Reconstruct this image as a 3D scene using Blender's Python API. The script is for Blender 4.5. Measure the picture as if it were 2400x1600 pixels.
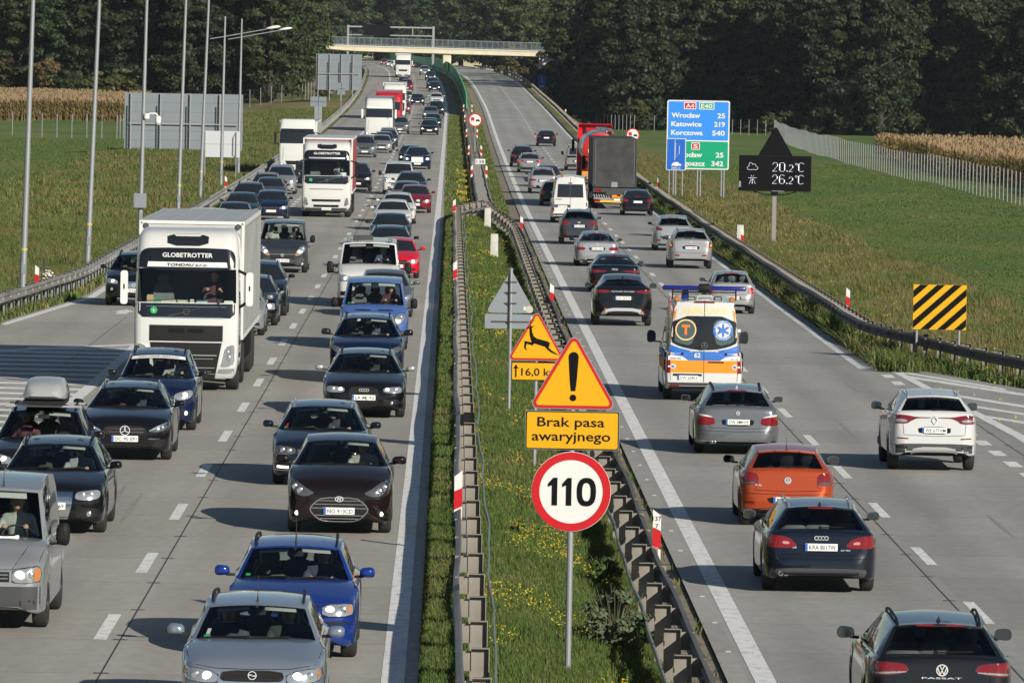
import bpy, bmesh, math, random
import numpy as np
from mathutils import Vector, Matrix
from mathutils.bvhtree import BVHTree

random.seed(4)
rng = np.random.default_rng(7)
for _o in list(bpy.data.objects):
    bpy.data.objects.remove(_o)
SC = bpy.context.scene
COL = SC.collection
R = math.radians

# ------------------------------------------------------------------ camera
CAM_H, FPX = 7.8, 15600.0            # lens height, focal length in pixels of a 2400 px wide frame
cam = bpy.data.cameras.new("camera")
camo = bpy.data.objects.new("camera", cam)
COL.objects.link(camo)
cam.sensor_width = 36.0
cam.lens = 36.0 * FPX / 2400.0
cam.clip_start, cam.clip_end = 5.0, 9000.0
_f = Vector(((1060 - 1200) / FPX, (800 - 163) / FPX, -1)).normalized()      # road direction seen by the lens
_u = Vector((math.sin(.018), math.cos(.018), 0))
_u = (_u - _f * _u.dot(_f)).normalized()
_x = _f.cross(_u)
M = Matrix((_x, _f, _u)).to_4x4()        # rows: world axes in camera space -> camera to world
M.translation = Vector((0, 0, CAM_H))
camo.matrix_world = M
SC.camera = camo

# ------------------------------------------------------------------ daylight
SUN = Vector((1.0, -1.55, .80)).normalized()
w = bpy.data.worlds.new("World")
SC.world = w
w.use_nodes = True
nt = w.node_tree
sky = nt.nodes.new("ShaderNodeTexSky")
sky.sky_type = 'NISHITA'
sky.sun_disc = False
sky.sun_elevation = math.asin(SUN.z)
sky.sun_rotation = math.atan2(SUN.x, SUN.y)
sky.air_density, sky.dust_density = 1.0, .15
nt.nodes["Background"].inputs[1].default_value = .052
nt.links.new(sky.outputs[0], nt.nodes["Background"].inputs[0])
sl = bpy.data.lights.new("sun", 'SUN')
sl.energy, sl.angle, sl.color = 5.0, R(.5), (1.0, .93, .82)
so = bpy.data.objects.new("sun", sl)
COL.objects.link(so)
so.rotation_euler = (-SUN).to_track_quat('-Z', 'Y').to_euler()
so.location = (60, -90, 80)
SC.view_settings.view_transform = 'Standard'
SC.view_settings.look = 'None'
SC.view_settings.exposure = .34
SC.view_settings.gamma = 1
SC.render.film_transparent = False
SC.cycles.max_bounces = 6
SC.cycles.transparent_max_bounces = 12

# ------------------------------------------------------------------ course of the road
def pchip(xs, ys):
    xs, ys = np.array(xs, float), np.array(ys, float)
    h = np.diff(xs); d = np.diff(ys) / h
    m = np.zeros(len(xs))
    for i in range(1, len(xs) - 1):
        if d[i-1] * d[i] > 0:
            a, b = 2*h[i] + h[i-1], h[i] + 2*h[i-1]
            m[i] = (a + b) / (a / d[i-1] + b / d[i])
    m[0], m[-1] = d[0], d[-1]
    def f(x):
        x = np.clip(np.asarray(x, float), xs[0], xs[-1])
        i = np.clip(np.searchsorted(xs, x, side='right') - 1, 0, len(xs) - 2)
        t = (x - xs[i]) / h[i]
        return ((1+2*t)*(1-t)**2*ys[i] + t*(1-t)**2*h[i]*m[i] + t*t*(3-2*t)*ys[i+1] + t*t*(t-1)*h[i]*m[i+1])
    return f
_g = pchip([-500, 150, 200, 362, 606, 900, 1085, 1200, 1350, 1500, 1800, 2600, 6000],
           [0, 0, .01, .2, 1.29, 3.82, 6.1, 7.0, 7.7, 8.2, 9.3, 12, 14])
def sstep(x, a, b):
    t = np.clip((np.asarray(x, float) - a) / (b - a), 0, 1)
    return t*t*(3-2*t)
def gz(Y): return _g(Y)
def cx(Y):
    Y = np.asarray(Y, float)
    return np.where(Y > 750, -1.4e-5 * (np.minimum(Y, 2200) - 750)**2 - np.maximum(Y - 2200, 0)*.04, 0.0)
def zr(Y): return gz(Y) - .45 * (1 - sstep(Y, 350, 1000))
def terr(X, Y):
    """height of the ground at X (measured from the road axis), Y"""
    X, Y = np.asarray(X, float), np.asarray(Y, float)
    g, r = gz(Y), zr(Y)
    wav = .12*np.sin(X*.21 + Y*.037) + .10*np.sin(Y*.083 - X*.11) + .06*np.sin(X*.53+Y*.19)
    left = g + (g*.48 - g) * sstep(-X, 14, 40) + wav * sstep(-X, 14, 24)
    rt = -.55 + sstep(Y, 1150, 1700) * 9 + wav*.6
    right = r + (rt - r) * sstep(X, 13.0, 19.5)
    mid = g + (r - g) * sstep(X, .5, 3.6) - .06
    z = np.where(X < -.2, left - .06, np.where(X < 4.0, mid, right - .06))
    far = sstep(np.abs(X), 400, 2500)
    return z * (1 - far) + far * 4.0
def ground(X, Y): return float(terr(X, Y))
def road_z(X, Y): return float(gz(Y)) if X < 2 else float(zr(Y))

# ------------------------------------------------------------------ materials
MATS = {}
def new_mat(name):
    m = bpy.data.materials.new(name)
    m.use_nodes = True
    return m, m.node_tree, m.node_tree.nodes["Principled BSDF"]
def mat(name, col, rough=.5, metal=0.0, coat=0.0, emit=None, estr=0.0, spec=.5, var=0.0, scale=20.0):
    if name in MATS: return MATS[name]
    m, t, b = new_mat(name)
    b.inputs["Base Color"].default_value = (*col, 1)
    b.inputs["Roughness"].default_value = rough
    b.inputs["Metallic"].default_value = metal
    b.inputs["Coat Weight"].default_value = coat
    b.inputs["Coat Roughness"].default_value = .04
    b.inputs["Specular IOR Level"].default_value = spec
    if emit:
        b.inputs["Emission Color"].default_value = (*emit, 1)
        b.inputs["Emission Strength"].default_value = estr
    if var > 0:
        n = t.nodes.new("ShaderNodeTexNoise"); n.inputs["Scale"].default_value = scale
        n.inputs["Detail"].default_value = 6
        tc = t.nodes.new("ShaderNodeTexCoord")
        t.links.new(tc.outputs["Object"], n.inputs["Vector"])
        r = t.nodes.new("ShaderNodeMapRange")
        r.inputs[3].default_value, r.inputs[4].default_value = 1 - var, 1 + var
        t.links.new(n.outputs["Fac"], r.inputs[0])
        mx = t.nodes.new("ShaderNodeMixRGB"); mx.blend_type = 'MULTIPLY'; mx.inputs[0].default_value = 1
        mx.inputs[1].default_value = (*col, 1)
        t.links.new(r.outputs[0], mx.inputs[2])
        t.links.new(mx.outputs[0], b.inputs["Base Color"])
    MATS[name] = m
    return m
def noise_mat(name, cols, scale=1.0, rough=.9, coord="Object", detail=8, stretch=(1, 1, 1), pos=None, bump=0.0, fine=None, spec=.3):
    """colours blended along a noise; an optional finer noise multiplies it"""
    if name in MATS: return MATS[name]
    m, t, b = new_mat(name)
    tc = t.nodes.new("ShaderNodeTexCoord"); mp = t.nodes.new("ShaderNodeMapping")
    mp.inputs["Scale"].default_value = stretch
    t.links.new(tc.outputs[coord], mp.inputs["Vector"])
    n = t.nodes.new("ShaderNodeTexNoise"); n.inputs["Scale"].default_value = scale; n.inputs["Detail"].default_value = detail
    t.links.new(mp.outputs[0], n.inputs["Vector"])
    cr = t.nodes.new("ShaderNodeValToRGB")
    pos = pos or [ .3 + .4*i/max(1, len(cols)-1) for i in range(len(cols))]
    while len(cr.color_ramp.elements) < len(cols): cr.color_ramp.elements.new(.5)
    for e, c, p in zip(cr.color_ramp.elements, cols, pos):
        e.position = p; e.color = (*c, 1)
    t.links.new(n.outputs["Fac"], cr.inputs[0])
    out = cr.outputs[0]
    if fine:
        n2 = t.nodes.new("ShaderNodeTexNoise"); n2.inputs["Scale"].default_value = fine[0]; n2.inputs["Detail"].default_value = 5
        t.links.new(mp.outputs[0], n2.inputs["Vector"])
        r = t.nodes.new("ShaderNodeMapRange"); r.inputs[1].default_value, r.inputs[2].default_value = .25, .75
        r.inputs[3].default_value, r.inputs[4].default_value = 1 - fine[1], 1 + fine[1]
        t.links.new(n2.outputs["Fac"], r.inputs[0])
        mx = t.nodes.new("ShaderNodeMixRGB"); mx.blend_type = 'MULTIPLY'; mx.inputs[0].default_value = 1
        t.links.new(out, mx.inputs[1]); t.links.new(r.outputs[0], mx.inputs[2]); out = mx.outputs[0]
    t.links.new(out, b.inputs["Base Color"])
    b.inputs["Roughness"].default_value = rough
    b.inputs["Specular IOR Level"].default_value = spec
    if bump:
        bp = t.nodes.new("ShaderNodeBump"); bp.inputs["Strength"].default_value = bump; bp.inputs["Distance"].default_value = .05
        t.links.new(n.outputs["Fac"], bp.inputs["Height"]); t.links.new(bp.outputs[0], b.inputs["Normal"])
    MATS[name] = m
    return m
def glass_mat(name, tint, refl=1.45):
    """thin window glass: tinted see-through plus mirror reflection"""
    if name in MATS: return MATS[name]
    m = bpy.data.materials.new(name); m.use_nodes = True
    t = m.node_tree
    for n in list(t.nodes): t.nodes.remove(n)
    o = t.nodes.new("ShaderNodeOutputMaterial"); mx = t.nodes.new("ShaderNodeMixShader")
    tr = t.nodes.new("ShaderNodeBsdfTransparent"); gl = t.nodes.new("ShaderNodeBsdfGlossy"); fr = t.nodes.new("ShaderNodeFresnel")
    tr.inputs[0].default_value = (*tint, 1); gl.inputs["Roughness"].default_value = .02
    gl.inputs[0].default_value = (.95, .97, 1, 1)
    fr.inputs[0].default_value = refl
    t.links.new(fr.outputs[0], mx.inputs[0]); t.links.new(tr.outputs[0], mx.inputs[1]); t.links.new(gl.outputs[0], mx.inputs[2])
    t.links.new(mx.outputs[0], o.inputs[0])
    MATS[name] = m
    return m

# ------------------------------------------------------------------ mesh building
class MB:
    def __init__(s): s.v, s.f, s.m = [], [], []
    def add(s, vs, fs, m=0):
        b = len(s.v)
        s.v.extend([tuple(p) for p in vs])
        for k, f in enumerate(fs):
            s.f.append([i + b for i in f]); s.m.append(m if isinstance(m, int) else m[k])
        return s
    def box(s, c, d, m=0, rot=None):
        hx, hy, hz = d[0]/2, d[1]/2, d[2]/2
        vs = [Vector((x, y, z)) for x in (-hx, hx) for y in (-hy, hy) for z in (-hz, hz)]
        if rot is not None: vs = [rot @ v for v in vs]
        c = Vector(c)
        return s.add([v + c for v in vs], [(0,1,3,2),(4,6,7,5),(0,4,5,1),(2,3,7,6),(0,2,6,4),(1,5,7,3)], m)
    def bar(s, a, b, wd, m=0, h=None):
        """rectangular bar from a to b"""
        a, b = Vector(a), Vector(b); d = b - a
        q = d.to_track_quat('Z', 'Y').to_matrix()
        return s.box((a + b)/2, (wd, h or wd, d.length), m, q)
    def tube(s, pts, r, n=8, m=0, caps=True):
        pts = [Vector(p) for p in pts]; k = len(pts)
        rs = r if isinstance(r, (list, tuple)) else [r]*k
        vs, fs = [], []
        ref = Vector((0, 0, 1)); 
        for i, p in enumerate(pts):
            d = (pts[min(i+1, k-1)] - pts[max(i-1, 0)]).normalized()
            a = d.cross(ref if abs(d.dot(ref)) < .95 else Vector((0, 1, 0))).normalized(); b = d.cross(a)
            for j in range(n):
                t = 2*math.pi*j/n
                vs.append(p + (a*math.cos(t) + b*math.sin(t))*rs[i])
        for i in range(k-1):
            for j in range(n):
                fs.append((i*n+j, i*n+(j+1) % n, (i+1)*n+(j+1) % n, (i+1)*n+j))
        if caps: fs += [tuple(range(n-1, -1, -1)), tuple(range((k-1)*n, k*n))]
        return s.add(vs, fs, m)
    def lathe(s, prof, n=24, c=(0, 0, 0), axis='z', m=0):
        """prof: (radius, height) pairs turned about an axis"""
        vs, fs = [], []
        for r, h in prof:
            for j in range(n):
                t = 2*math.pi*j/n; a, b = r*math.cos(t), r*math.sin(t)
                p = {'z': (a, b, h), 'x': (h, a, b), 'y': (a, h, b)}[axis]
                vs.append((p[0]+c[0], p[1]+c[1], p[2]+c[2]))
        for i in range(len(prof)-1):
            for j in range(n):
                fs.append((i*n+j, i*n+(j+1) % n, (i+1)*n+(j+1) % n, (i+1)*n+j))
        fs += [tuple(range(n-1, -1, -1)), tuple(range((len(prof)-1)*n, len(prof)*n))]
        return s.add(vs, fs, m)
    def prism(s, poly, y0, y1, m=0, axis='y', ms=None):
        """a flat outline (x, z) given thickness along y (or (x,y) along z, (y,z) along x)"""
        n = len(poly)
        def P(a, b, h): return {'y': (a, h, b), 'z': (a, b, h), 'x': (h, a, b)}[axis]
        vs = [P(a, b, y0) for a, b in poly] + [P(a, b, y1) for a, b in poly]
        fs = [tuple(range(n)), tuple(range(2*n-1, n-1, -1))] + [(i, i+n, (i+1) % n + n, (i+1) % n) for i in range(n)]
        return s.add(vs, fs, m)
    def ring(s, out, inn, y0, y1, m=0):
        n = len(out)
        vs = [(a, y0, b) for a, b in out] + [(a, y0, b) for a, b in inn] + [(a, y1, b) for a, b in out] + [(a, y1, b) for a, b in inn]
        fs = []
        for i in range(n):
            j = (i+1) % n
            fs += [(i, j, j+n, i+n), (i+2*n, i+3*n, j+3*n, j+2*n), (i, i+2*n, j+2*n, j), (i+n, j+n, j+3*n, i+3*n)]
        return s.add(vs, fs, m)
    def grid(s, rows, m=0, closed=False):
        """rows of points joined by quads"""
        a, b = len(rows), len(rows[0])
        fs = []
        for i in range(a-1):
            for j in range(b if closed else b-1):
                fs.append((i*b+j, i*b+(j+1) % b, (i+1)*b+(j+1) % b, (i+1)*b+j))
        return s.add([p for r in rows for p in r], fs, m)
    def mesh(s, name, mats, smooth=None, merge=0.0):
        me = bpy.data.meshes.new(name)
        me.from_pydata(s.v, [], s.f)
        for x in mats: me.materials.append(x)
        if len(mats) > 1: me.polygons.foreach_set("material_index", s.m)
        bm = bmesh.new(); bm.from_mesh(me)
        if merge: bmesh.ops.remove_doubles(bm, verts=bm.verts, dist=merge)
        bmesh.ops.recalc_face_normals(bm, faces=bm.faces)
        bm.to_mesh(me); bm.free()
        if smooth is not None:
            me.polygons.foreach_set("use_smooth", [True]*len(me.polygons))
            me.set_sharp_from_angle(angle=R(smooth))
        me.update()
        return me
    def build(s, name, mats, parent=None, smooth=None, loc=None, merge=0.0):
        if not isinstance(mats, (list, tuple)): mats = [mats]
        o = bpy.data.objects.new(name, s.mesh(name, mats, smooth, merge))
        COL.objects.link(o)
        if parent: o.parent = parent
        if loc: o.location = loc
        return o
def big_mesh(name, V, F, mats, mi=None, smooth=False):
    """fast mesh from numpy arrays, all faces with the same number of corners"""
    me = bpy.data.meshes.new(name)
    V = np.asarray(V, np.float32); F = np.asarray(F, np.int32)
    nf, k = F.shape
    me.vertices.add(len(V)); me.vertices.foreach_set("co", V.ravel())
    me.loops.add(nf*k); me.loops.foreach_set("vertex_index", F.ravel())
    me.polygons.add(nf); me.polygons.foreach_set("loop_start", np.arange(0, nf*k, k, dtype=np.int32))
    for x in (mats if isinstance(mats, (list, tuple)) else [mats]): me.materials.append(x)
    if mi is not None: me.polygons.foreach_set("material_index", np.asarray(mi, np.int32))
    if smooth: me.polygons.foreach_set("use_smooth", np.ones(nf, bool))
    me.update(calc_edges=True); me.validate()
    return me
def link(name, me, parent=None, loc=None):
    o = bpy.data.objects.new(name, me); COL.objects.link(o)
    if parent: o.parent = parent
    if loc: o.location = loc
    return o
def thing(name, label, cat, loc=(0, 0, 0), rz=0, group=None):
    o = bpy.data.objects.new(name, None); COL.objects.link(o)
    o.empty_display_size = .2
    o.location = loc; o.rotation_euler = (0, 0, rz)
    return tag(o, label, cat, group)
def tag(o, label, cat, group=None, kind=None):
    o["label"] = label; o["category"] = cat
    if group: o["group"] = group
    if kind: o["kind"] = kind
    return o
def setting(o, kind="structure"):
    o["kind"] = kind
    return o
def copy_tree(o, parent=None):
    c = o.copy(); COL.objects.link(c)
    if parent: c.parent = parent
    for ch in o.children: copy_tree(ch, c)
    return c

# outlines
def circle(r, n=32, c=(0, 0)): return [(c[0]+r*math.cos(2*math.pi*i/n), c[1]+r*math.sin(2*math.pi*i/n)) for i in range(n)]
def rrect(x0, z0, x1, z1, r, k=4):
    out = []
    for (a, b, s) in ((x1-r, z1-r, 0), (x0+r, z1-r, 1), (x0+r, z0+r, 2), (x1-r, z0+r, 3)):
        for i in range(k+1):
            t = (s + i/k)*math.pi/2
            out.append((a+r*math.cos(t), b+r*math.sin(t)))
    return out
def rtri(side, r, cz=0, k=5):
    """upright triangle with rounded corners, base at z = cz"""
    h = side*.866
    cs = [(side/2-r*1.732, r, -90), (0, h-2*r, 30), (-side/2+r*1.732, r, 150)]
    out = []
    for x, z, a in cs:
        for i in range(k+1):
            t = R(a + 120*i/k); out.append((x+r*math.cos(t), z+r*math.sin(t)+cz))
    return out
_TXT = {}
def text_geo(s, bold=0.0):
    """glyph faces of the words s: unit cap height, left edge at 0"""
    key = (s, bold)
    if key in _TXT: return _TXT[key]
    cu = bpy.data.curves.new("t", 'FONT'); cu.body = s; cu.size = 1; cu.offset = bold; cu.resolution_u = 3
    ob = bpy.data.objects.new("t", cu)
    me = bpy.data.meshes.new_from_object(ob)
    vs = [tuple(v.co) for v in me.vertices]; fs = [tuple(p.vertices) for p in me.polygons]
    bpy.data.objects.remove(ob); bpy.data.curves.remove(cu); bpy.data.meshes.remove(me)
    x0 = min((v[0] for v in vs), default=0); x1 = max((v[0] for v in vs), default=1)
    _TXT[key] = ([(v[0]-x0, v[1]) for v in vs], fs, x1-x0)
    return _TXT[key]
CAPH = .73
def put_text(mb, s, x, z, h, y=0.0, align='l', width=None, bold=.01, m=0, flip=1):
    """words on a plate facing -Y: base line z, cap height h, optional fitted width"""
    vs, fs, wd = text_geo(s, bold)
    sx = sz = h/CAPH
    if width: sx = width/wd
    off = {'l': 0, 'c': -wd*sx/2, 'r': -wd*sx}[align]
    mb.add([(x + flip*(v[0]*sx + off), y, z + v[1]*sz) for v in vs], fs, m)

# common materials
M_GALV = mat("galvanised_steel", (.27, .28, .28), .48, .5, var=.14, scale=6)
M_POLE = mat("pole_steel", (.25, .265, .28), .5, .35, var=.06, scale=2)
M_WHITE = mat("white_sheeting", (.58, .58, .56), .5, spec=.3)
M_RED = mat("red_sheeting", (.42, .008, .013), .45, spec=.25)
M_YEL = mat("yellow_sheeting", (.58, .30, .003), .45, spec=.25)
M_BLK = mat("black_print", (.006, .006, .007), .7, spec=.06)
M_BLUE = mat("blue_sheeting", (.008, .10, .44), .45, spec=.25)
M_GREEN = mat("green_sheeting", (.0, .27, .14), .45, spec=.25)
M_SBACK = mat("sign_back_grey", (.19, .22, .245), .5, .1, var=.08, scale=1.5)
M_CONC = noise_mat("cast_concrete", [(.40, .39, .36), (.50, .49, .45)], 6, .9)
M_PLAS = mat("black_plastic", (.013, .013, .014), .6, spec=.15)
M_GPLAS = mat("grey_plastic", (.05, .052, .055), .6, spec=.2)
M_INT = mat("cabin_black", (.04, .04, .043), .8, spec=.1)
# ------------------------------------------------------------------ ground, carriageways, markings
def ground_material():
    m, t, b = new_mat("meadow")
    N = t.nodes.new; L = t.links.new
    geo = N("ShaderNodeNewGeometry"); sep = N("ShaderNodeSeparateXYZ"); L(geo.outputs["Position"], sep.inputs[0])
    def noise(scale, detail=6, st=(1, 1, 1)):
        mp = N("ShaderNodeMapping"); mp.inputs["Scale"].default_value = st
        L(geo.outputs["Position"], mp.inputs[0])
        n = N("ShaderNodeTexNoise"); n.inputs["Scale"].default_value = scale; n.inputs["Detail"].default_value = detail
        L(mp.outputs[0], n.inputs["Vector"]); return n.outputs["Fac"]
    def ramp(fac, els):
        r = N("ShaderNodeValToRGB")
        while len(r.color_ramp.elements) < len(els): r.color_ramp.elements.new(.5)
        for e, (p, c) in zip(r.color_ramp.elements, els): e.position = p; e.color = (*c, 1)
        L(fac, r.inputs[0]); return r.outputs[0]
    def math_(op, a, bb):
        n = N("ShaderNodeMath"); n.operation = op
        for i, x in enumerate((a, bb)):
            if isinstance(x, (int, float)): n.inputs[i].default_value = x
            else: L(x, n.inputs[i])
        return n.outputs[0]
    green = ramp(noise(.11, 8, (1, .25, 1)), [(.34, (.066, .118, .028)), (.5, (.090, .140, .032)), (.62, (.128, .150, .044))])
    dry = ramp(noise(.16, 8, (1, .3, 1)), [(.34, (.095, .115, .034)), (.5, (.155, .142, .050)), (.66, (.23, .185, .082))])
    wob = math_('MULTIPLY', math_('SUBTRACT', noise(.06, 4, (1, .35, 1)), .5), 16)
    xl = math_('ADD', sep.outputs[0], wob)
    def edge(x, a, c):
        r = N("ShaderNodeMapRange"); r.interpolation_type = 'SMOOTHSTEP'
        r.inputs[1].default_value, r.inputs[2].default_value = a, c
        L(x, r.inputs[0]); return r.outputs[0]
    band = math_('MULTIPLY', edge(xl, -29, -24.5), math_('SUBTRACT', 1, edge(xl, 18.5, 22)))
    mx = N("ShaderNodeMixRGB"); L(band, mx.inputs[0]); L(green, mx.inputs[1]); L(dry, mx.inputs[2])
    fine = N("ShaderNodeMapRange"); fine.inputs[3].default_value, fine.inputs[4].default_value = .6, 1.4
    L(noise(2.2, 6, (1, .4, 1)), fine.inputs[0])
    m2 = N("ShaderNodeMixRGB"); m2.blend_type = 'MULTIPLY'; m2.inputs[0].default_value = 1
    L(mx.outputs[0], m2.inputs[1]); L(fine.outputs[0], m2.inputs[2])
    L(m2.outputs[0], b.inputs["Base Color"])
    b.inputs["Roughness"].default_value = .95; b.inputs["Specular IOR Level"].default_value = .15
    MATS["meadow"] = m
    return m
def concrete_material(name, base, dark, joint_x):
    """concrete slabs: blotches, transverse joints every 5 m, tyre-darkened wheel tracks, tone that differs from slab to slab"""
    m, t, b = new_mat(name)
    N = t.nodes.new; L = t.links.new
    geo = N("ShaderNodeNewGeometry"); sep = N("ShaderNodeSeparateXYZ"); L(geo.outputs["Position"], sep.inputs[0])
    X, Y = sep.outputs[0], sep.outputs[1]
    def mth(op, a, c=0.0):
        n = N("ShaderNodeMath"); n.operation = op
        for i, v in enumerate((a, c)):
            if isinstance(v, (int, float)): n.inputs[i].default_value = v
            else: L(v, n.inputs[i])
        return n.outputs[0]
    def noise(scale, st, detail=7):
        mp = N("ShaderNodeMapping"); mp.inputs["Scale"].default_value = st; L(geo.outputs["Position"], mp.inputs[0])
        n = N("ShaderNodeTexNoise"); n.inputs["Scale"].default_value = scale; n.inputs["Detail"].default_value = detail
        L(mp.outputs[0], n.inputs["Vector"]); return n.outputs["Fac"]
    def mr(f, a, c, lo, hi):
        r = N("ShaderNodeMapRange"); r.inputs[1].default_value, r.inputs[2].default_value = a, c
        r.inputs[3].default_value, r.inputs[4].default_value = lo, hi
        L(f, r.inputs[0]); return r.outputs[0]
    f = mr(noise(.6, (1, .10, 1)), .3, .7, .90, 1.09)
    f = mth('MULTIPLY', f, mr(noise(5.0, (1, .35, 1)), .3, .7, .93, 1.07))
    f = mth('MULTIPLY', f, mr(noise(30.0, (1, .5, 1), 4), .3, .7, .95, 1.05))
    wn = N("ShaderNodeTexWhiteNoise"); wn.noise_dimensions = '2D'
    cmb = N("ShaderNodeCombineXYZ")
    L(mth('FLOOR', mth('DIVIDE', Y, 5.0)), cmb.inputs[1]); L(mth('FLOOR', mth('DIVIDE', mth('ADD', X, joint_x), 4.0)), cmb.inputs[0])
    L(cmb.outputs[0], wn.inputs["Vector"])
    f = mth('MULTIPLY', f, mr(wn.outputs["Value"], 0, 1, .93, 1.05))
    fr = mth('FRACT', mth('DIVIDE', Y, 5.0))
    f = mth('MULTIPLY', f, mth('SUBTRACT', 1, mth('MULTIPLY', mth('LESS_THAN', fr, .010), .30)))
    # two wheel tracks in each lane, 0.9 m to either side of the lane's middle
    lane = mth('ABSOLUTE', mth('SUBTRACT', mth('FRACT', mth('DIVIDE', mth('ADD', X, joint_x), 3.88)), .5))
    track = mth('SUBTRACT', 1, mr(mth('ABSOLUTE', mth('SUBTRACT', lane, .24)), .02, .16, 0, 1))
    f = mth('MULTIPLY', f, mth('SUBTRACT', 1, mth('MULTIPLY', track, mr(noise(.35, (1, .05, 1)), .3, .7, .03, .16))))
    mx = N("ShaderNodeMixRGB"); mx.inputs[1].default_value = (*base, 1); mx.inputs[2].default_value = (*dark, 1)
    L(mr(noise(.22, (1.2, .06, 1)), .45, .75, 0, .8), mx.inputs[0])
    m2 = N("ShaderNodeMixRGB"); m2.blend_type = 'MULTIPLY'; m2.inputs[0].default_value = 1
    L(mx.outputs[0], m2.inputs[1]); L(f, m2.inputs[2]); L(m2.outputs[0], b.inputs["Base Color"])
    b.inputs["Roughness"].default_value = .8; b.inputs["Specular IOR Level"].default_value = .3
    MATS[name] = m
    return m

# one sheet of ground out to the horizon
xs = np.unique(np.concatenate([np.linspace(-2500, -400, 8), np.linspace(-400, -100, 13), np.linspace(-100, -32, 35), np.linspace(-32, -12, 41),
                               np.linspace(-12, 13, 51), np.linspace(13, 32, 39), np.linspace(32, 120, 45), np.linspace(120, 400, 12), np.linspace(400, 2500, 8)]))
ys = np.unique(np.concatenate([np.linspace(-300, 60, 7), np.linspace(60, 460, 161), np.linspace(460, 1100, 129), np.linspace(1100, 2400, 66), np.linspace(2400, 5000, 10)]))
XX, YY = np.meshgrid(xs, ys)
ZZ = terr(XX, YY)
V = np.stack([XX + cx(YY), YY, ZZ], -1).reshape(-1, 3)
i, j = np.meshgrid(np.arange(len(xs)-1), np.arange(len(ys)-1)); a = (j*len(xs) + i).ravel()
F = np.stack([a, a+1, a+1+len(xs), a+len(xs)], 1)
setting(link("ground", big_mesh("ground", V, F, ground_material(), smooth=True)))

def ystations(y0, y1):
    out = [y0]; y = y0
    while y < y1:
        y = min(y1, y + (4 if y < 400 else 8 if y < 1000 else 14)); out.append(y)
    return out
def strip_geo(mb, xa, xb, y0, y1, dz, zf=None, m=0):
    zf = zf or road_z
    rows = []
    for y in ystations(y0, y1):
        a = xa(y) if callable(xa) else xa; c = xb(y) if callable(xb) else xb
        o = float(cx(y)); z = zf((a + c)/2, y) + dz
        rows.append([(a + o, y, z), (c + o, y, z)])
    mb.grid(rows, m)
    return mb
CONC_L = concrete_material("concrete_left", (.325, .31, .275), (.27, .258, .225), 4.64 + 3.88*3)
CONC_R = concrete_material("concrete_right", (.305, .298, .275), (.25, .245, .228), 3.45 - 3.88*3)
ASPH = noise_mat("old_asphalt", [(.12, .12, .118), (.165, .162, .155)], 14, .9, fine=(60, .3))
DIRT = noise_mat("verge_grit", [(.15, .12, .085), (.24, .205, .155), (.10, .10, .05)], 2.2, .95, stretch=(1, .5, 1), fine=(20, .3))
# outer edges of the paved area
def left_edge(y): return -12.15 - (max(0, 221 - y)*.055 if y > 197 else 1.32 + (197 - y)*.12)
def right_edge(y): return 12.15 + (max(0, 193 - y)*.215 if y < 193 else 0)
o = strip_geo(MB(), left_edge, -.30, 40, 2300, 0).build("left_carriageway", [CONC_L]); setting(o)
o = strip_geo(MB(), 3.9, right_edge, 40, 2300, 0).build("right_carriageway", [CONC_R]); setting(o)
# asphalt strip beside the joining lane, grit between rail and slab edge
def vz(X, Y): return ground(X, Y)
asph = MB()
asph.add([(-13.3, 197, .004), (-11.9, 213, .004), (-11.35, 213, .004), (-11.45, 205, .004), (-13.1, 186, .004), (-17, 176, .004), (-17, 197, .004)],
         [(0, 1, 2, 3, 4, 5, 6)])
setting(asph.build("asphalt_shoulder", [ASPH]))
d = MB()
strip_geo(d, 3.35, 3.89, 60, 1000, .012, vz)
strip_geo(d, 2.9, 3.89, 365, 1000, .014, vz)
strip_geo(d, -1.0, -.31+.9, 395, 1000, .012, lambda x, y: ground(.1, y))
strip_geo(d, lambda y: right_edge(y)+.01, lambda y: right_edge(y)+.9, 150, 210, .012, vz)
setting(d.build("verge", [DIRT]))

# painted lines: 4 mm sheets over the slabs, worn
PAINT = noise_mat("road_paint", [(.50, .50, .48), (.66, .66, .64), (.72, .72, .70)], 7, .7, stretch=(1, .35, 1), fine=(35, .12))
mk = MB()
def line(x, wd, y0, y1, dz=.004): strip_geo(mk, x - wd/2, x + wd/2, y0, y1, dz)
def quad(p, dz=.004):
    mk.add([(x + float(cx(y)), y, road_z(x, y) + dz) for x, y in p], [tuple(range(len(p)))])
line(-.62, .30, 60, 2200)                      # left carriageway, beside the median
line(4.42, .29, 60, 2200)                      # right carriageway, beside the median
for k in range(90): line(-4.64, .18, 78 + 12*k, 82.2 + 12*k)
for k in range(90): line(8.30, .18, 76.7 + 12*k, 80.9 + 12*k)
for k in range(40): line(-8.6, .24, 222 + 6*k, 225 + 6*k)             # joining lane
line(-8.6, .30, 60, 189)
line(-8.55, .24, 462, 2200)
line(11.75, .22, 188, 2200)
strip_geo(mk, lambda y: left_edge(y) + .15, lambda y: left_edge(y) + .42, 197, 460, .004)
for k in range(15): line(12.2, .30, 129.4 + 4.1*k, 131.4 + 4.1*k)
# striped area where the joining lane comes in
quad([(-8.75, 184.2), (-8.75, 185.2), (-17, 172.5), (-17, 171.3)], .005)
for k in range(26):
    y = 181 - 2.5*k
    xa = -8.75 - max(0, (y - 171)*.0)
    x_end = -8.75 - (184.7 - y)*.72 if y > 172 else -18
    quad([(-8.75, y), (-8.75, y + .95), (x_end, y + .95 + .05*(-8.75 - x_end)), (x_end, y + .05*(-8.75 - x_end))], .0045)
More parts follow.
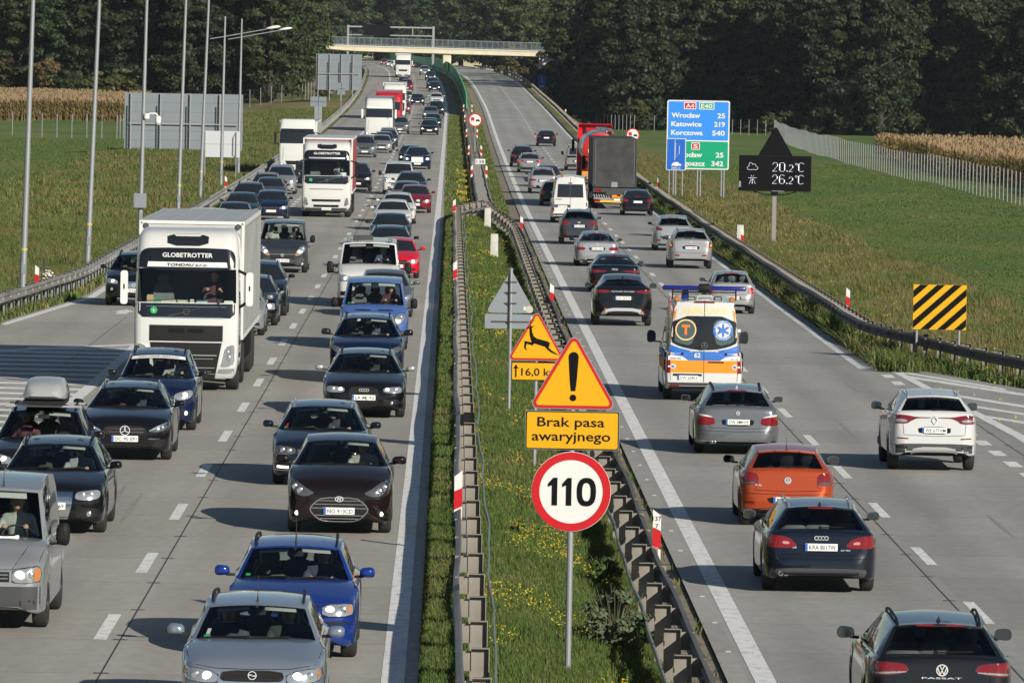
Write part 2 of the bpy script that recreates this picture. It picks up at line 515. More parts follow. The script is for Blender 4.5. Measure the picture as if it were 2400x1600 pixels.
# striped area at the exit on the right
for p in ([(11.86, 188.6), (11.86, 190), (12.5, 188.1), (14.9, 177.8), (14.9, 176.4), (12.5, 186.6)],
          [(12.5, 185.3), (12.55, 183.2), (15.4, 172.5), (15.4, 174.3)],
          [(12.7, 176), (12.75, 174.3), (15.2, 165.0), (15.2, 166.8)],
          [(13.0, 169.5), (13.05, 168), (14.8, 161.6), (14.8, 163)],
          [(13.2, 163.5), (13.25, 162), (14.3, 158), (14.3, 159.5)]):
    quad(p)
quad([(12.45, 188), (12.7, 188), (13.45, 154), (13.55, 110), (13.25, 110), (13.15, 154)], .0052)
quad([(-10.35, 207), (-10.0, 207), (-10.0, 209), (-9.8, 209), (-10.18, 211), (-10.55, 209), (-10.35, 209)])       # arrow on the joining lane
setting(mk.build("lane_markings", [PAINT]))
# dark sealed joints beside the lane lines, with a short cross cut at every slab
JT = mat("joint_sealant", (.025, .025, .027), .7)
jm = MB()
for x, y1 in ((-4.36, 620), (8.02, 620), (12.72, 190)):
    strip_geo(jm, x - .011, x + .011, 70, y1, .0035)
    y = 75.0
    while y < min(y1, 330):
        jm.add([(x-.10, y, road_z(x, y)+.0036), (x+.10, y, road_z(x, y)+.0036), (x+.10, y+.12, road_z(x, y)+.0036), (x-.10, y+.12, road_z(x, y)+.0036)], [(0, 1, 2, 3)])
        y += 5.0
strip_geo(jm, -9.9, -9.88, 60, 205, .0035)
setting(jm.build("slab_joints", [JT]))
# raised reflective studs by the edge lines
ST = mat("stud_white", (.42, .42, .40), .6)
sm = MB()
y = 70
while y < 420:
    for x in (-.40, 4.10):
        z = road_z(x, y)
        sm.prism([(x-.045, z), (x+.045, z), (x+.03, z+.012), (x-.03, z+.012)], y, y+.08)
    y += 5.0
setting(sm.build("road_studs", [ST]))
# traces of rubber
SK = noise_mat("rubber_trace", [(.20, .19, .175), (.30, .285, .26)], 9, .75, stretch=(1, .2, 1))
sk = MB()
for (x, y, wd, ln) in ((-5.9, 114, .13, 10), (-5.5, 113, .11, 8), (-2.0, 131, .1, 5), (10.3, 120, .10, 6), (9.4, 152, .12, 9), (10.8, 175, .12, 6)):
    z = road_z(x, y) + .0028
    sk.grid([[(x - wd/2*math.sin(math.pi*(k+.15)/8.3), y + ln*k/8, z), (x + wd/2*math.sin(math.pi*(k+.15)/8.3), y + ln*k/8, z)] for k in range(9)])
setting(sk.build("rubber_traces", [SK]))
# ------------------------------------------------------------------ crash barriers
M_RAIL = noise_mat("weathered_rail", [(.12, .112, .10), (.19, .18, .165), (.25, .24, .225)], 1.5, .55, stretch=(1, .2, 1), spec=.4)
M_RAILD = noise_mat("shaded_rail", [(.045, .043, .042), (.085, .082, .078)], 1.5, .6, stretch=(1, .2, 1), spec=.3)  # same rail steel, with the right-hand beams' shade put into its colour
M_POSTP = noise_mat("post_plate", [(.17, .155, .13), (.24, .22, .19)], 3, .6)
WPROF = [(0, -.155), (.03, -.14), (.075, -.115), (.075, -.06), (.015, -.025), (.015, .025), (.075, .06), (.075, .115), (.03, .14), (0, .155)]
def wobble(y, k, amp): return amp*(math.sin(y*.21+k*1.7) + .7*math.sin(y*.083+k*2.9) + .5*math.sin(y*.47+k))/2
def guardrail(name, label, path, side, group, post_step=4.0, plate_w=.22, spacer=.30, amp=.035, y_post=None, strap=True, zf=None, maxposts=100, post_mat=None, beam_mat=None):
    """path: X(Y) of the beam's road face; side: +1 the road lies towards +X, -1 towards -X"""
    y0, y1, X = path
    zf = zf or ground
    o = thing(name, label, "crash barrier", (X(y0)+float(cx(y0)), y0, zf(X(y0), y0)), 0, group)
    ox = Vector(o.location)
    ys_, y = [], y0
    while y <= y1: ys_.append(y); y += 2.0 if y < 420 else 4.0 if y < 900 else 10
    b = MB(); rows = []
    for y in ys_:
        x = X(y) + float(cx(y)) + wobble(y, side, amp); z = max(zf(X(y), y), zf(X(y)-.5*side, y)) + .62 + wobble(y+50, side+.5, amp*.8)
        rows.append([Vector((x + side*px - side*.08, y, z + pz)) - ox for px, pz in WPROF] + [Vector((x + side*px - side*.092, y, z + pz)) - ox for px, pz in WPROF[::-1]])
    b.grid(rows, 0, closed=True)
    b.build("beam", [beam_mat or M_RAIL], o, 50)
    if strap:
        s_ = MB(); rows = []
        for y in ys_:
            x = X(y) - side*(spacer+.22) + float(cx(y)) + wobble(y*1.6, side+3, .045); z = zf(X(y)-side*.4, y) + .50 + wobble(y*1.3+20, side+2, .05)
            rows.append([Vector((x+dx, y, z+dz)) - ox for dx, dz in ((-.012, -.05), (.012, -.05), (.012, .05), (-.012, .05))])
        s_.grid(rows, 0, closed=True)
        s_.build("strap", [M_GALV], o, 50)
    # posts: folded plate with a spacer out to the beam
    n, y = 0, y0 + 1.3
    rest = MB()
    pm = None
    while y < y1:
        step = post_step(y) if callable(post_step) else post_step
        xb = X(y) + float(cx(y)); zb = zf(X(y) - side*.4, y)
        top = max(zf(X(y), y), zf(X(y)-.5*side, y)) + .76 - zb
        if n < maxposts:
            if pm is None:
                m = MB(); w_ = plate_w
                xc = -side*(spacer)
                for yy in (0,):
                    m.box((xc, 0, .32), (w_, .012, .96)); m.box((xc - side*w_/2, .03, .32), (.012, .07, .96)); m.box((xc + w_/2, -.045, .32), (.012, .10, .96)); m.box((xc, -.05, .795), (w_, .10, .010))
                m.box((-side*(spacer-w_/2)/2-.0*side, .02, .63), (max(.02, spacer-w_/2), .010, .24)); m.box((-side*(spacer-w_/2)/2, .05, .745), (max(.02, spacer-w_/2), .06, .012)); m.box((xc - side*(w_/2+.005), -.012, .6), (.02, .02, .06), 1)
                pm = m.mesh("post", [post_mat or M_POSTP, M_PLAS])
            p = link("post", pm, o, Vector((xb, y, zb + top - .76)) - ox)
        else:
            q = Vector((xb - side*spacer, y, zb + top - .46)) - ox
            rest.box(q, (plate_w, .05, .9)); rest.box(q + Vector((side*spacer/2, 0, .3)), (spacer, .03, .2))
        n += 1; y += step
    if rest.v: setting(rest.build("far_posts", [post_mat or M_POSTP], o), "stuff")
    return o
def xl(y):      # rail on the left edge of the median, bending to the middle at 358 m
    return .17 + 1.28*float(sstep(y, 336, 358))
def xr(y): return 3.40 - 1.10*float(sstep(y, 312, 360))
guardrail("guardrail", "median guardrail beside the oncoming traffic, with weathered plate posts", (72, 358, xl), -1, "steel guardrails", maxposts=100)
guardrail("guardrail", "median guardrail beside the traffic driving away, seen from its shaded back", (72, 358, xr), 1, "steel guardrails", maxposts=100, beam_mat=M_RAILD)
# double barrier in the middle of the median
def double_barrier():
    o = thing("double_guardrail", "double sided guardrail with cross plates in the middle of the median", "crash barrier", (1.9, 356, float(gz(356))), 0, "steel guardrails")
    ox = Vector(o.location)
    for s in (-1, 1):
        b = MB(); rows = []; y = 354
        while y < 1700:
            x = 1.87 + s*.43 + float(cx(y)) + wobble(y, s, .03); z = ground(1.9, y) + .62 + wobble(y+9, s, .025)
            rows.append([Vector((x + s*px - s*.08, y, z + pz)) - ox for px, pz in WPROF] + [Vector((x + s*px - s*.092, y, z + pz)) - ox for px, pz in WPROF[::-1]])
            y += 2 if y < 500 else 5
        b.grid(rows, 0, closed=True); b.build("beam", [M_RAIL], o, 50)
    pm = MB(); pm.box((0, 0, .62), (.74, .55, .012)); pm.box((0, -.28, .57), (.74, .02, .11)); pm.box((0, 0, .3), (.14, .08, .66))
    pm = pm.mesh("cross_plate", [M_RAIL])
    n, y = 0, 357.5; rest = MB()
    while y < 1700:
        p = Vector((1.87 + float(cx(y)), y, ground(1.9, y) + .08)) - ox
        if n < 100: link("cross_plate", pm, o, p)
        else: rest.box(p + Vector((0, 0, .62)), (.74, .7, .012)); rest.box(p + Vector((0, 0, .3)), (.14, .08, .66))
        n += 1; y += 1.333 if y < 500 else 2.667
    setting(rest.build("far_cross_plates", [M_RAIL], o), "stuff")
double_barrier()
def x_left(y): return -12.45 - max(0, 232 - y)**1.35*.012
def zflat(X, Y): return ground(X, Y)
guardrail("guardrail", "guardrail along the left verge beside the joining lane", (150, 1400, x_left), 1, "steel guardrails", 2.0, .12, .20, .03, strap=False, zf=zflat, post_mat=M_GALV)
def x_right(y): return 12.65 + max(0, 206 - y)**1.35*.040
guardrail("guardrail", "shaded guardrail along the right verge, curving away at the exit", (148, 1500, x_right), -1, "steel guardrails", lambda y: 2.0 if y < 300 else 2.4, .13, .42, .035, strap=False, zf=zflat, beam_mat=M_RAILD)

# ------------------------------------------------------------------ delineators and stone markers
DEL = MB()
DEL.prism([(-.065, .0), (.065, .02), (.065, .74), (-.065, .84)], -.012, .012, 0)
_d = DEL.mesh("plate", [M_WHITE]); 
_b = MB(); _b.prism([(-.066, .26), (.066, .20), (.066, .50), (-.066, .56)], -.015, .015, 0); _b = _b.mesh("red_band", [M_RED])
_s = MB(); _s.box((0, .03, .06), (.05, .03, .20)); _s = _s.mesh("bracket", [M_GALV])
def delineator(x, y, z, label, flip=1, num=None):
    o = thing("delineator", label, "delineator", (x + float(cx(y)), y, z), 0, "red and white delineators")
    for n, m in (("plate", _d), ("red_band", _b), ("bracket", _s)):
        c = link(n, m, o); c.scale = (flip, 1, 1)
    if num:
        t = MB()
        for k, s in enumerate(num): put_text(t, s, 0, .66 - .12*k, .075, -.018, 'c', None, .004)
        t.build("lettering", [M_BLK], o)
    return o
def top_l(y): return ground(xl(y)+.3, y) + .45
for y, t in ((107.5, "nearest red and white delineator on the left rail of the median"), (225, "red and white delineator on the median's left rail, second from the lens"), (326, "red and white delineator on the median's left rail, just before the rails meet")):
    delineator(xl(y) + .05, y, top_l(y) + .10, t, -1)
for y, t, nm in ((105.5, "delineator with small kilometre numbers on the right rail of the median", ("137", "7")), (217, "red and white delineator on the median's right rail beyond the warning signs", None), (312, "red and white delineator on the median's right rail, just before the rails meet", None)):
    delineator(xr(y) - .02, y, ground(xr(y), y) + .55, t, 1, nm)
for y, a in ((434, "at the white kilometre board"), (515, "below the no-overtaking sign"), (600, "behind the no-overtaking sign"), (690, "ahead of the green screen"), (765, "at the tip of the green screen")):
    for s in (-1, 1):
        delineator(1.87 + s*.48, y, ground(1.9, y) + .60, "delineator on the double guardrail's %s beam %s" % ("left" if s < 0 else "right", a), s)
for x, y, t in ((-13.35, 216, "delineator at the foot of the nearest lamp post on the left"), (-12.9, 383, "delineator on the left rail below the white board"), (-12.9, 505, "delineator on the left rail beside the white lorry of the joining lane")):
    delineator(x, y, ground(x, y) + .42, t, 1)
for x, y, t in ((13.35, 222, "delineator behind the right rail, nearest to the striped board"), (13.3, 302, "delineator behind the right rail beside the stone marker"), (13.3, 425, "delineator behind the right rail in front of the blue direction sign"), (13.1, 700, "white post with red band on the right verge, left of the tanker"), (13.1, 625, "white post with red band on the right verge, just left of the tanker's cab"), (13.6, 792, "white post with red band by the end of the rail at the lay-by")):
    delineator(x, y, ground(x, y) + (.42 if y < 500 else 0), t, 1)
for x, y, t in ((1.92, 283, "pale concrete marker post in the median grass, nearer one"), (1.90, 332, "pale concrete marker post in the median grass just before the rails meet"), (13.9, 318, "pale concrete marker post behind the right rail")):
    z = ground(x, y); m = MB()
    rows = [[(a*(1-k*.06), b*(1-k*.06), k*1.05) for a, b in rrect(-.17, -.10, .17, .10, .02, 2)] for k in (0, .5, .95)] + [[(a*.9, b*.9, 1.08) for a, b in rrect(-.17, -.10, .17, .10, .02, 2)]]
    m.grid(rows, 0, closed=True); m.add(rows[-1], [tuple(range(len(rows[-1])))])
    ob = m.build("marker_post", [M_CONC], None, 40, (x, y, z - .05)); tag(ob, t, "marker post", "concrete marker posts")

# ------------------------------------------------------------------ signs
def post(mb, x, z0, z1, r=.04, y=.05, m=0): mb.tube([(x, y, z0), (x, y, z1)], r, 12, m)
def sign(name, label, x, y, z=None, rz=0, cat="road sign", group=None):
    z = ground(x, y) if z is None else z
    return thing(name, label, cat, (x + float(cx(y)), y, z - .03), rz, group)
# speed limit sign: triangle, board and disc on one post
o = sign("speed_limit_sign", "tall yellow and red warning sign with exclamation mark above a red ringed 110 disc", 1.69, 88.8, ground(1.69, 88.8) + .19)
P = MB(); post(P, 0, -.3, 3.55, .042); P.build("post", [M_POLE], o, 50)
cz = 2.245
D = MB(); D.prism(circle(.533, 48, (0, cz)), -.004, .018); d = D.build("disc", [M_WHITE], o)
rg = MB(); rg.ring(circle(.528, 48, (0, cz)), circle(.425, 48, (0, cz)), -.010, -.004); rg.build("red_rim", [M_RED], d)
t = MB(); 
for x in (-.235, -.045): t.prism([(x-.075, cz+.105), (x-.005, cz+.185), (x+.05, cz+.185), (x+.05, cz-.185), (x-.022, cz-.185), (x-.022, cz+.085), (x-.075, cz+.062)], -.014, -.008)
_el = lambda a, b: [(.205 + a*math.copysign(abs(math.cos(R(q)))**.8, math.cos(R(q))), cz + b*math.copysign(abs(math.sin(R(q)))**.8, math.sin(R(q)))) for q in range(0, 360, 10)]
t.ring(_el(.128, .19), _el(.058, .122), -.014, -.008); t.build("lettering", [M_BLK], d)
B = MB(); B.prism(rrect(-.63, 2.80, .63, 3.325, .03), -.002, .02); b_ = B.build("text_board", [M_SBACK], o)
f = MB(); f.prism(rrect(-.622, 2.808, .622, 3.317, .028), -.006, -.002, 0); f.build("board_edge", [M_BLK], b_)
f = MB(); f.prism(rrect(-.608, 2.822, .608, 3.303, .022), -.010, -.006, 0); f.build("yellow_face", [M_YEL], b_)
t = MB(); put_text(t, "Brak pasa", -.47, 3.115, .130, -.013, 'l', .90, .013); put_text(t, "awaryjnego", -.54, 2.925, .130, -.013, 'l', 1.05, .013); t.build("lettering", [M_BLK], b_)
tz = 3.345
T_ = MB(); T_.prism(rtri(1.20, .075, tz), -.002, .02); tr = T_.build("triangle", [M_SBACK], o)
f = MB(); f.prism(rtri(1.165, .07, tz+.012), -.006, -.002); f.build("red_edge", [M_RED], tr)
f = MB(); f.prism(rtri(1.03, .035, tz+.052), -.010, -.006); f.build("yellow_face", [M_YEL], tr)
e = MB(); e.prism([(-.030, .245), (.030, .245), (.045, .36)] + [(.068*math.cos(R(a)), .70 + .068*math.sin(R(a))) for a in range(0, 181, 20)] + [(-.045, .36)], -.014, -.010); e.prism(circle(.045, 20, (0, .155)), -.014, -.010)
e.v = [(x, y, z + tz) for x, y, z in e.v]; e.build("exclamation_mark", [M_BLK], tr)
# deer sign
o = sign("deer_warning_sign", "yellow triangular sign with leaping deer, half behind the taller sign", 1.81, 135, ground(1.81, 135) + .19)
P = MB(); post(P, .0, -.3, 2.9, .04); P.build("post", [M_POLE], o, 50)
B = MB(); B.prism(rrect(-.50, 1.60, .50, 1.97, .025), -.002, .02); b_ = B.build("text_board", [M_BLK], o)
f = MB(); f.prism(rrect(-.485, 1.615, .485, 1.955, .02), -.006, -.002); f.build("yellow_face", [M_YEL], b_)
t = MB(); put_text(t, "16,0 km", -.30, 1.70, .155, -.010, 'l', .74, .012); t.bar((-.278, -.008, 1.845), (-.315, -.008, 1.81), .022, 0, .004); t.bar((-.41, -.008, 1.66), (-.41, -.008, 1.86), .03, 0, .004); t.prism([(-.46, 1.84), (-.36, 1.84), (-.41, 1.925)], -.010, -.006); t.build("lettering", [M_BLK], b_)
tz = 2.0
T_ = MB(); T_.prism(rtri(1.20, .075, tz), -.002, .02); tr = T_.build("triangle", [M_SBACK], o)
f = MB(); f.prism(rtri(1.165, .07, tz+.012), -.006, -.002); f.build("red_edge", [M_RED], tr)
f = MB(); f.prism(rtri(1.03, .035, tz+.052), -.010, -.006); f.build("yellow_face", [M_YEL], tr)
DEER = [(-.235, .655), (-.14, .69), (-.13, .72), (-.10, .70), (-.03, .705), (-.10, .675), (-.095, .60), (-.06, .50), (0, .455), (.10, .43), (.22, .40), (.275, .365), (.26, .315), (.25, .27), (.31, .215), (.40, .16), (.47, .115), (.36, .15),
        (.28, .185), (.215, .24), (.17, .29), (.08, .315), (-.02, .345), (-.05, .35), (-.08, .31), (-.20, .345), (-.215, .27), (-.185, .20), (-.25, .255), (-.245, .40), (-.10, .375), (-.125, .45), (-.145, .55), (-.15, .66)]
e = MB(); e.prism(DEER, -.014, -.010)
for a, b2 in (((-.135, .71), (-.08, .83)), ((-.115, .76), (-.145, .81)), ((-.095, .80), (-.03, .835)), ((-.11, .77), (-.06, .80))): e.bar((a[0], -.012, a[1]), (b2[0], -.012, b2[1]), .014, 0, .004)
e.v = [(x, y, z + tz) for x, y, z in e.v]; e.build("leaping_deer", [M_BLK], tr)
# the same kind of sign from behind
o = sign("warning_sign", "triangular sign seen from its grey back with brackets on a post", 1.47, 156, ground(1.47, 156) + .12)
P = MB(); post(P, 0, -.3, 3.25, .04, -.05); P.build("post", [M_POLE], o, 50)
T_ = MB(); T_.prism(rtri(1.17, .075, 2.20), -.004, .02); T_.build("triangle_back", [M_SBACK], o)
B = MB(); B.prism(rrect(-.60, 1.83, .60, 2.17, .03), -.004, .02); B.build("board_back", [M_SBACK], o)
for z, hw_ in ((2.93, .14), (2.68, .14), (2.43, .14), (2.0, .44)):
    k = MB(); k.bar((-hw_, -.03, z), (hw_, -.03, z), .022); k.tube([(.07*math.cos(R(a)), -.05+.06*math.sin(R(a)), z) for a in range(180, 361, 30)], .012, 5); k.build("bracket", [mat("rusty_clamp", (.09, .06, .045), .8)], o)
st = MB(); st.prism(circle(.09, 10, (.44, 2.29)), -.008, -.004, 0); st.build("peeled_sticker", [mat("sticker_beige", (.42, .39, .33), .8)], o)
st = MB(); st.box((.50, -.006, 2.07), (.05, .004, .09)); st.box((.33, -.006, 2.31), (.05, .004, .09)); st.build("white_label", [M_WHITE], o)
# no overtaking for lorries
def no_overtake(x, y, label, z=None, hgt=2.55):
    o = sign("no_overtaking_sign", label, x, y, z, 0, "road sign", "no-overtaking signs")
    P = MB(); post(P, 0, 0, hgt, .04); P.build("post", [M_POLE], o, 50)
    D = MB(); D.prism(circle(.54, 36, (0, hgt)), -.004, .018); d = D.build("disc", [M_WHITE], o)
    g = MB(); g.ring(circle(.54, 36, (0, hgt)), circle(.455, 36, (0, hgt)), -.010, -.004); g.build("red_rim", [M_RED], d)
    l = MB(); l.prism([(-.34, hgt-.02), (-.34, hgt+.22), (-.08, hgt+.22), (-.08, hgt-.02), (-.10, hgt-.13), (-.14, hgt-.05), (-.27, hgt-.05), (-.31, hgt-.13)], -.010, -.004); l.build("lorry_symbol", [M_RED], d)
    c = MB(); c.prism([(.06, hgt-.11), (.06, hgt-.01), (.13, hgt+.05), (.29, hgt+.05), (.36, hgt-.01), (.36, hgt-.11), (.30, hgt-.15), (.25, hgt-.09), (.16, hgt-.09), (.11, hgt-.15)], -.010, -.004); c.build("car_symbol", [M_BLK], d)
no_overtake(1.9, 530, "round no-overtaking sign with red lorry on the median", ground(1.9, 530) + .5, 2.7)
no_overtake(14.6, 535, "round no-overtaking sign with red lorry behind the black trailer")
# kilometre board
o = sign("kilometre_board", "white board reading 138 on the double guardrail", 1.95, 436, ground(1.9, 436) + .5, 0, "road sign")
P = MB(); post(P, 0, 0, 1.0, .025); P.build("post", [M_POLE], o, 50)
B = MB(); B.prism(rrect(-.32, 1.0, .32, 1.34, .03), -.004, .012); b_ = B.build("board", [M_WHITE], o)
t = MB(); put_text(t, "138", 0, 1.07, .20, -.008, 'c', .50, .008); t.build("lettering", [M_BLK], b_)
# blue and green direction sign
o = sign("direction_sign", "big blue and green direction sign listing three towns and distances", 15.95, 430, None, 0, "direction sign")
W_, H_, z0 = 4.05, 4.45, 1.95
for x in (-1.55, -1.40, .0, .20, 1.55, 1.72):
    P = MB(); post(P, x, -.3, z0 + H_*.9, .05, .08); P.build("post", [M_POLE], o, 50)
x0, x1, z1 = -W_/2, W_/2, z0 + H_
B = MB(); B.prism(rrect(x0, z0, x1, z1, .12), -.004, .03); bd = B.build("board", [M_WHITE], o)
zm = z0 + H_*.415
M_SKYB = mat("motorway_blue", (.015, .20, .66), .42)
f = MB(); f.prism(rrect(x0+.08, zm+.04, x1-.08, z1-.08, .08), -.012, -.004); f.build("blue_field", [M_SKYB], bd)
f = MB(); f.prism(rrect(x0+.08, z0+.08, x1-.08, zm-.04, .08), -.012, -.004); f.build("green_field", [M_GREEN], bd)
def badge_box(txt, x, z, w_, h_, m):
    k = MB(); k.prism(rrect(x-w_/2, z, x+w_/2, z+h_, .05), -.018, -.012); q = k.build("route_badge", [M_WHITE], bd)
    k = MB(); k.prism(rrect(x-w_/2+.05, z+.05, x+w_/2-.05, z+h_-.05, .03), -.024, -.018); k.build("badge_field", [m], q)
    t = MB(); put_text(t, txt, x, z+.10, h_-.20, -.028, 'c', w_-.26, .02); t.build("lettering", [M_WHITE], q)
badge_box("A4", -.55, z1-.58, .80, .46, M_RED); badge_box("E40", .52, z1-.58, 1.0, .46, M_GREEN); badge_box("5", -.15, zm-.58, .55, .46, M_RED)
t = MB()
for k, (a, n, wd, wn) in enumerate((("Wrocław", "25", 1.86, .50), ("Katowice", "219", 1.96, .70), ("Korczowa", "540", 2.04, .82))):
    z = z1 - 1.12 - .56*k
    put_text(t, a, x0+.28, z, .32, -.02, 'l', wd, .028); put_text(t, n, x1-.30, z, .32, -.02, 'r', wn, .028)
for k, (a, n, xa, wd, wn) in enumerate((("Wrocław", "25", .0, 1.86, .50), ("Bydgoszcz", "342", .25, 2.25, .78))):
    z = zm - 1.05 - .56*k
    put_text(t, a, -1.90+.28+.05 + (0 if k == 0 else .0), z, .32, -.02, 'l', wd if k == 0 else 2.05, .028); put_text(t, n, x1-.36, z, .32, -.02, 'r', wn, .028)
t.build("lettering", [M_WHITE], bd)
o = sign("lay_by_sign", "blue panel with lane symbol and recovery car covering part of the green direction sign", 14.35, 424, None, 0, "road sign")
for x in (-.42, .42): P = MB(); post(P, x, -.3, 3.0, .045, .06); P.build("post", [M_POLE], o, 50)
B = MB(); B.prism(rrect(-.62, 1.85, .62, 3.88, .05), -.004, .03); bd = B.build("board", [M_WHITE], o)
f = MB(); f.prism(rrect(-.58, 1.89, .58, 3.84, .04), -.012, -.004); f.build("blue_field", [M_BLUE], bd)
s = MB()
s.bar((-.08, -.016, 2.5), (-.08, -.016, 3.78), .03, 0, .006); s.bar((-.06, -.016, 3.62), (.20, -.016, 3.40), .03, 0, .006); s.bar((.20, -.016, 3.41), (.20, -.016, 2.88), .03, 0, .006); s.bar((.20, -.016, 2.89), (-.06, -.016, 2.64), .03, 0, .006)
for k in range(8): s.box((-.045, -.016, 2.72+k*.115), (.05, .006, .05))
s.prism([(-.28, 2.12), (-.26, 2.24), (-.12, 2.36), (.12, 2.38), (.22, 2.28), (.34, 2.24), (.34, 2.14), (.24, 2.12), (.2, 2.16), (.14, 2.12), (-.08, 2.12), (-.14, 2.17), (-.2, 2.12)], -.018, -.012); s.bar((-.24, -.016, 2.2), (-.14, -.016, 2.42), .03, 0, .006)
put_text(s, "500 m", 0, 1.94, .12, -.016, 'c', .56, .012); s.build("lettering", [M_WHITE], bd)
# weather display
o = sign("weather_display", "black electronic weather display with triangle on top, showing air and road temperature", 15.85, 325, None, 0, "display board")
P = MB(); P.box((0, .12, 1.25), (.20, .16, 2.9)); P.build("mast", [mat("mast_grey", (.20, .19, .185), .6)], o)
zb = 2.62; hw_ = 1.76
B = MB(); B.box((0, 0, zb+.87), (hw_*2, .22, 1.74)); bd = B.build("display_case", [M_BLK], o)
T_ = MB(); T_.prism([(-.84, zb+1.745), (.84, zb+1.745), (.06, zb+3.1), (-.06, zb+3.1)], -.07, .07); T_.build("triangle_panel", [M_BLK], o)
A = MB(); A.box((0, .05, zb-.08), (.34, .24, .20))
for s_ in (1, -1): A.tube([(s_*.15, .05, zb-.17), (s_*.45, .05, zb-.17), (s_*1.05, .05, zb-.01)], .028, 6)
A.build("support_arms", [M_BLK], o, 50)
M_LED = mat("led_white", (.6, .6, .7), .5, emit=(.78, .78, 1), estr=1.1)
L_ = MB(); yl_ = -.118
def seg(pts, x, z, s_=1.0):
    for a, b2 in zip(pts[:-1], pts[1:]):
        if a is None or b2 is None: continue
        L_.bar((x+a[0]*s_, yl_, z+a[1]*s_), (x+b2[0]*s_, yl_, z+b2[1]*s_), .035, 0, .008)
DG = {'2': [(0, .32), (.05, .42), (.19, .42), (.24, .34), (.24, .26), (.02, .02), (.02, 0), (.22, 0)], '0': [(.05, 0), (0, .06), (0, .36), (.05, .42), (.19, .42), (.24, .36), (.24, .06), (.19, 0), (.05, 0)],
      '6': [(.24, .38), (.18, .42), (.06, .42), (0, .34), (0, .06), (.06, 0), (.18, 0), (.24, .06), (.24, .18), (.18, .24), (.02, .22)], 'C': [(.24, .36), (.19, .42), (.06, .42), (0, .36), (0, .06), (.06, 0), (.19, 0), (.24, .05)], 'o': [(.03, 0), (0, .04), (.03, .08), (.08, .08), (.11, .04), (.08, 0), (.03, 0)]}
for z, txt in ((zb+.98, "20"), (zb+.38, "26")):
    for k, ch in enumerate(txt): seg(DG[ch], -.13 + .35*k, z)
    L_.box((.58, yl_, z+.02), (.04, .008, .04)); seg(DG['2'], .68, z, .76); seg(DG['o'], .98, z+.32); seg(DG['C'], 1.15, z)
seg([(0, 0), (.42, 0), (.48, .06), (.46, .14), (.38, .17), (.36, .25), (.28, .29), (.22, .25), (.18, .33), (.08, .33), (.04, .24), (.06, .18), (0, .14), (-.05, .08), (0, 0)], -1.33, zb+1.04)
seg([(0, .0), (.42, .0)], -1.32, zb+.64); seg([(.16, -.05), (.06, -.30)], -1.32, zb+.64); seg([(.26, -.05), (.36, -.30)], -1.32, zb+.64)
for k in range(3): L_.box((-1.11, yl_, zb+.56-.09*k), (.03, .008, .04)); 
seg([(.14, .06), (.18, .12)], -1.32, zb+.64); seg([(.24, .06), (.28, .12)], -1.32, zb+.64)
L_.build("glowing_digits", [M_LED], bd)
C_ = MB(); C_.box((-1.71, -.112, zb+.33), (.10, .008, .28)); C_.box((.15, -.112, zb+.015), (.6, .008, .03)); C_.build("chipped_paint", [M_SBACK], bd)
# striped board at the exit
M_YEL2 = mat("yellow_board", (.56, .31, .006), .5, spec=.2)
o = sign("striped_board", "square board with yellow and black diagonal stripes at the exit", 14.35, 194, None, 0, "road sign")
for x in (-.66, .58): P = MB(); post(P, x, -.2, 1.3, .04, .06); P.build("post", [M_POLE], o, 50)
B = MB(); B.prism(rrect(-.78, 1.02, .78, 2.33, .02), -.004, .025); bd = B.build("board", [M_YEL2], o)
S_ = MB()
def clip_box(poly, x0, x1, z0, z1):
    for ax, lim, sg in ((0, x0, 1), (0, x1, -1), (1, z0, 1), (1, z1, -1)):
        out = []
        for i in range(len(poly)):
            a, b2 = poly[i-1], poly[i]
            ia, ib = (a[ax]-lim)*sg >= 0, (b2[ax]-lim)*sg >= 0
            if ia != ib:
                t_ = (lim-a[ax])/(b2[ax]-a[ax]); out.append((a[0]+(b2[0]-a[0])*t_, a[1]+(b2[1]-a[1])*t_))
            if ib: out.append(b2)
        poly = out
        if not poly: return poly
    return poly
for k in range(-5, 6):
    c = k*.49 + .10; q = clip_box([(c-1.5, 1.02-.75), (c-1.5+.245, 1.02-.75), (c+2.1+.245, 1.02-.75+3.24), (c+2.1, 1.02-.75+3.24)], -.775, .775, 1.025, 2.325)
    if len(q) > 2: S_.prism(q, -.010, -.004)
S_.build("black_stripes", [M_BLK], bd)
# sign of the lay-by far ahead
o = sign("lay_by_sign", "small far blue panel above a striped yellow and black board", 15.2, 1040, 3.6, 0, "road sign")
P = MB(); post(P, 0, -1, 3.6, .06); P.build("post", [M_POLE], o, 50)
B = MB(); B.box((0, -.02, 2.6), (1.2, .05, 2.0)); B.build("blue_board", [M_BLUE], o)
L2 = MB(); L2.bar((-.05, -.05, 2.3), (-.05, -.05, 3.4), .05, 0, .01); L2.box((0, -.05, 1.85), (.6, .01, .22)); L2.bar((-.05, -.05, 3.2), (.15, -.05, 3.0), .05, 0, .01); L2.bar((.15, -.05, 3.0), (.15, -.05, 2.5), .05, 0, .01); L2.build("lettering", [M_WHITE], o)
B = MB(); B.box((0, -.02, .85), (1.55, .05, 1.3)); bb_ = B.build("striped_board", [M_YEL2], o)
S_ = MB()
for k in range(-5, 6):
    q = clip_box([(k*.49-1.5, -.6), (k*.49-1.25, -.6), (k*.49+1.75, 2.4), (k*.49+1.5, 2.4)], -.775, .775, .20, 1.5)
    if len(q) > 2: S_.prism(q, -.052, -.046)
S_.build("black_stripes", [M_BLK], bb_)

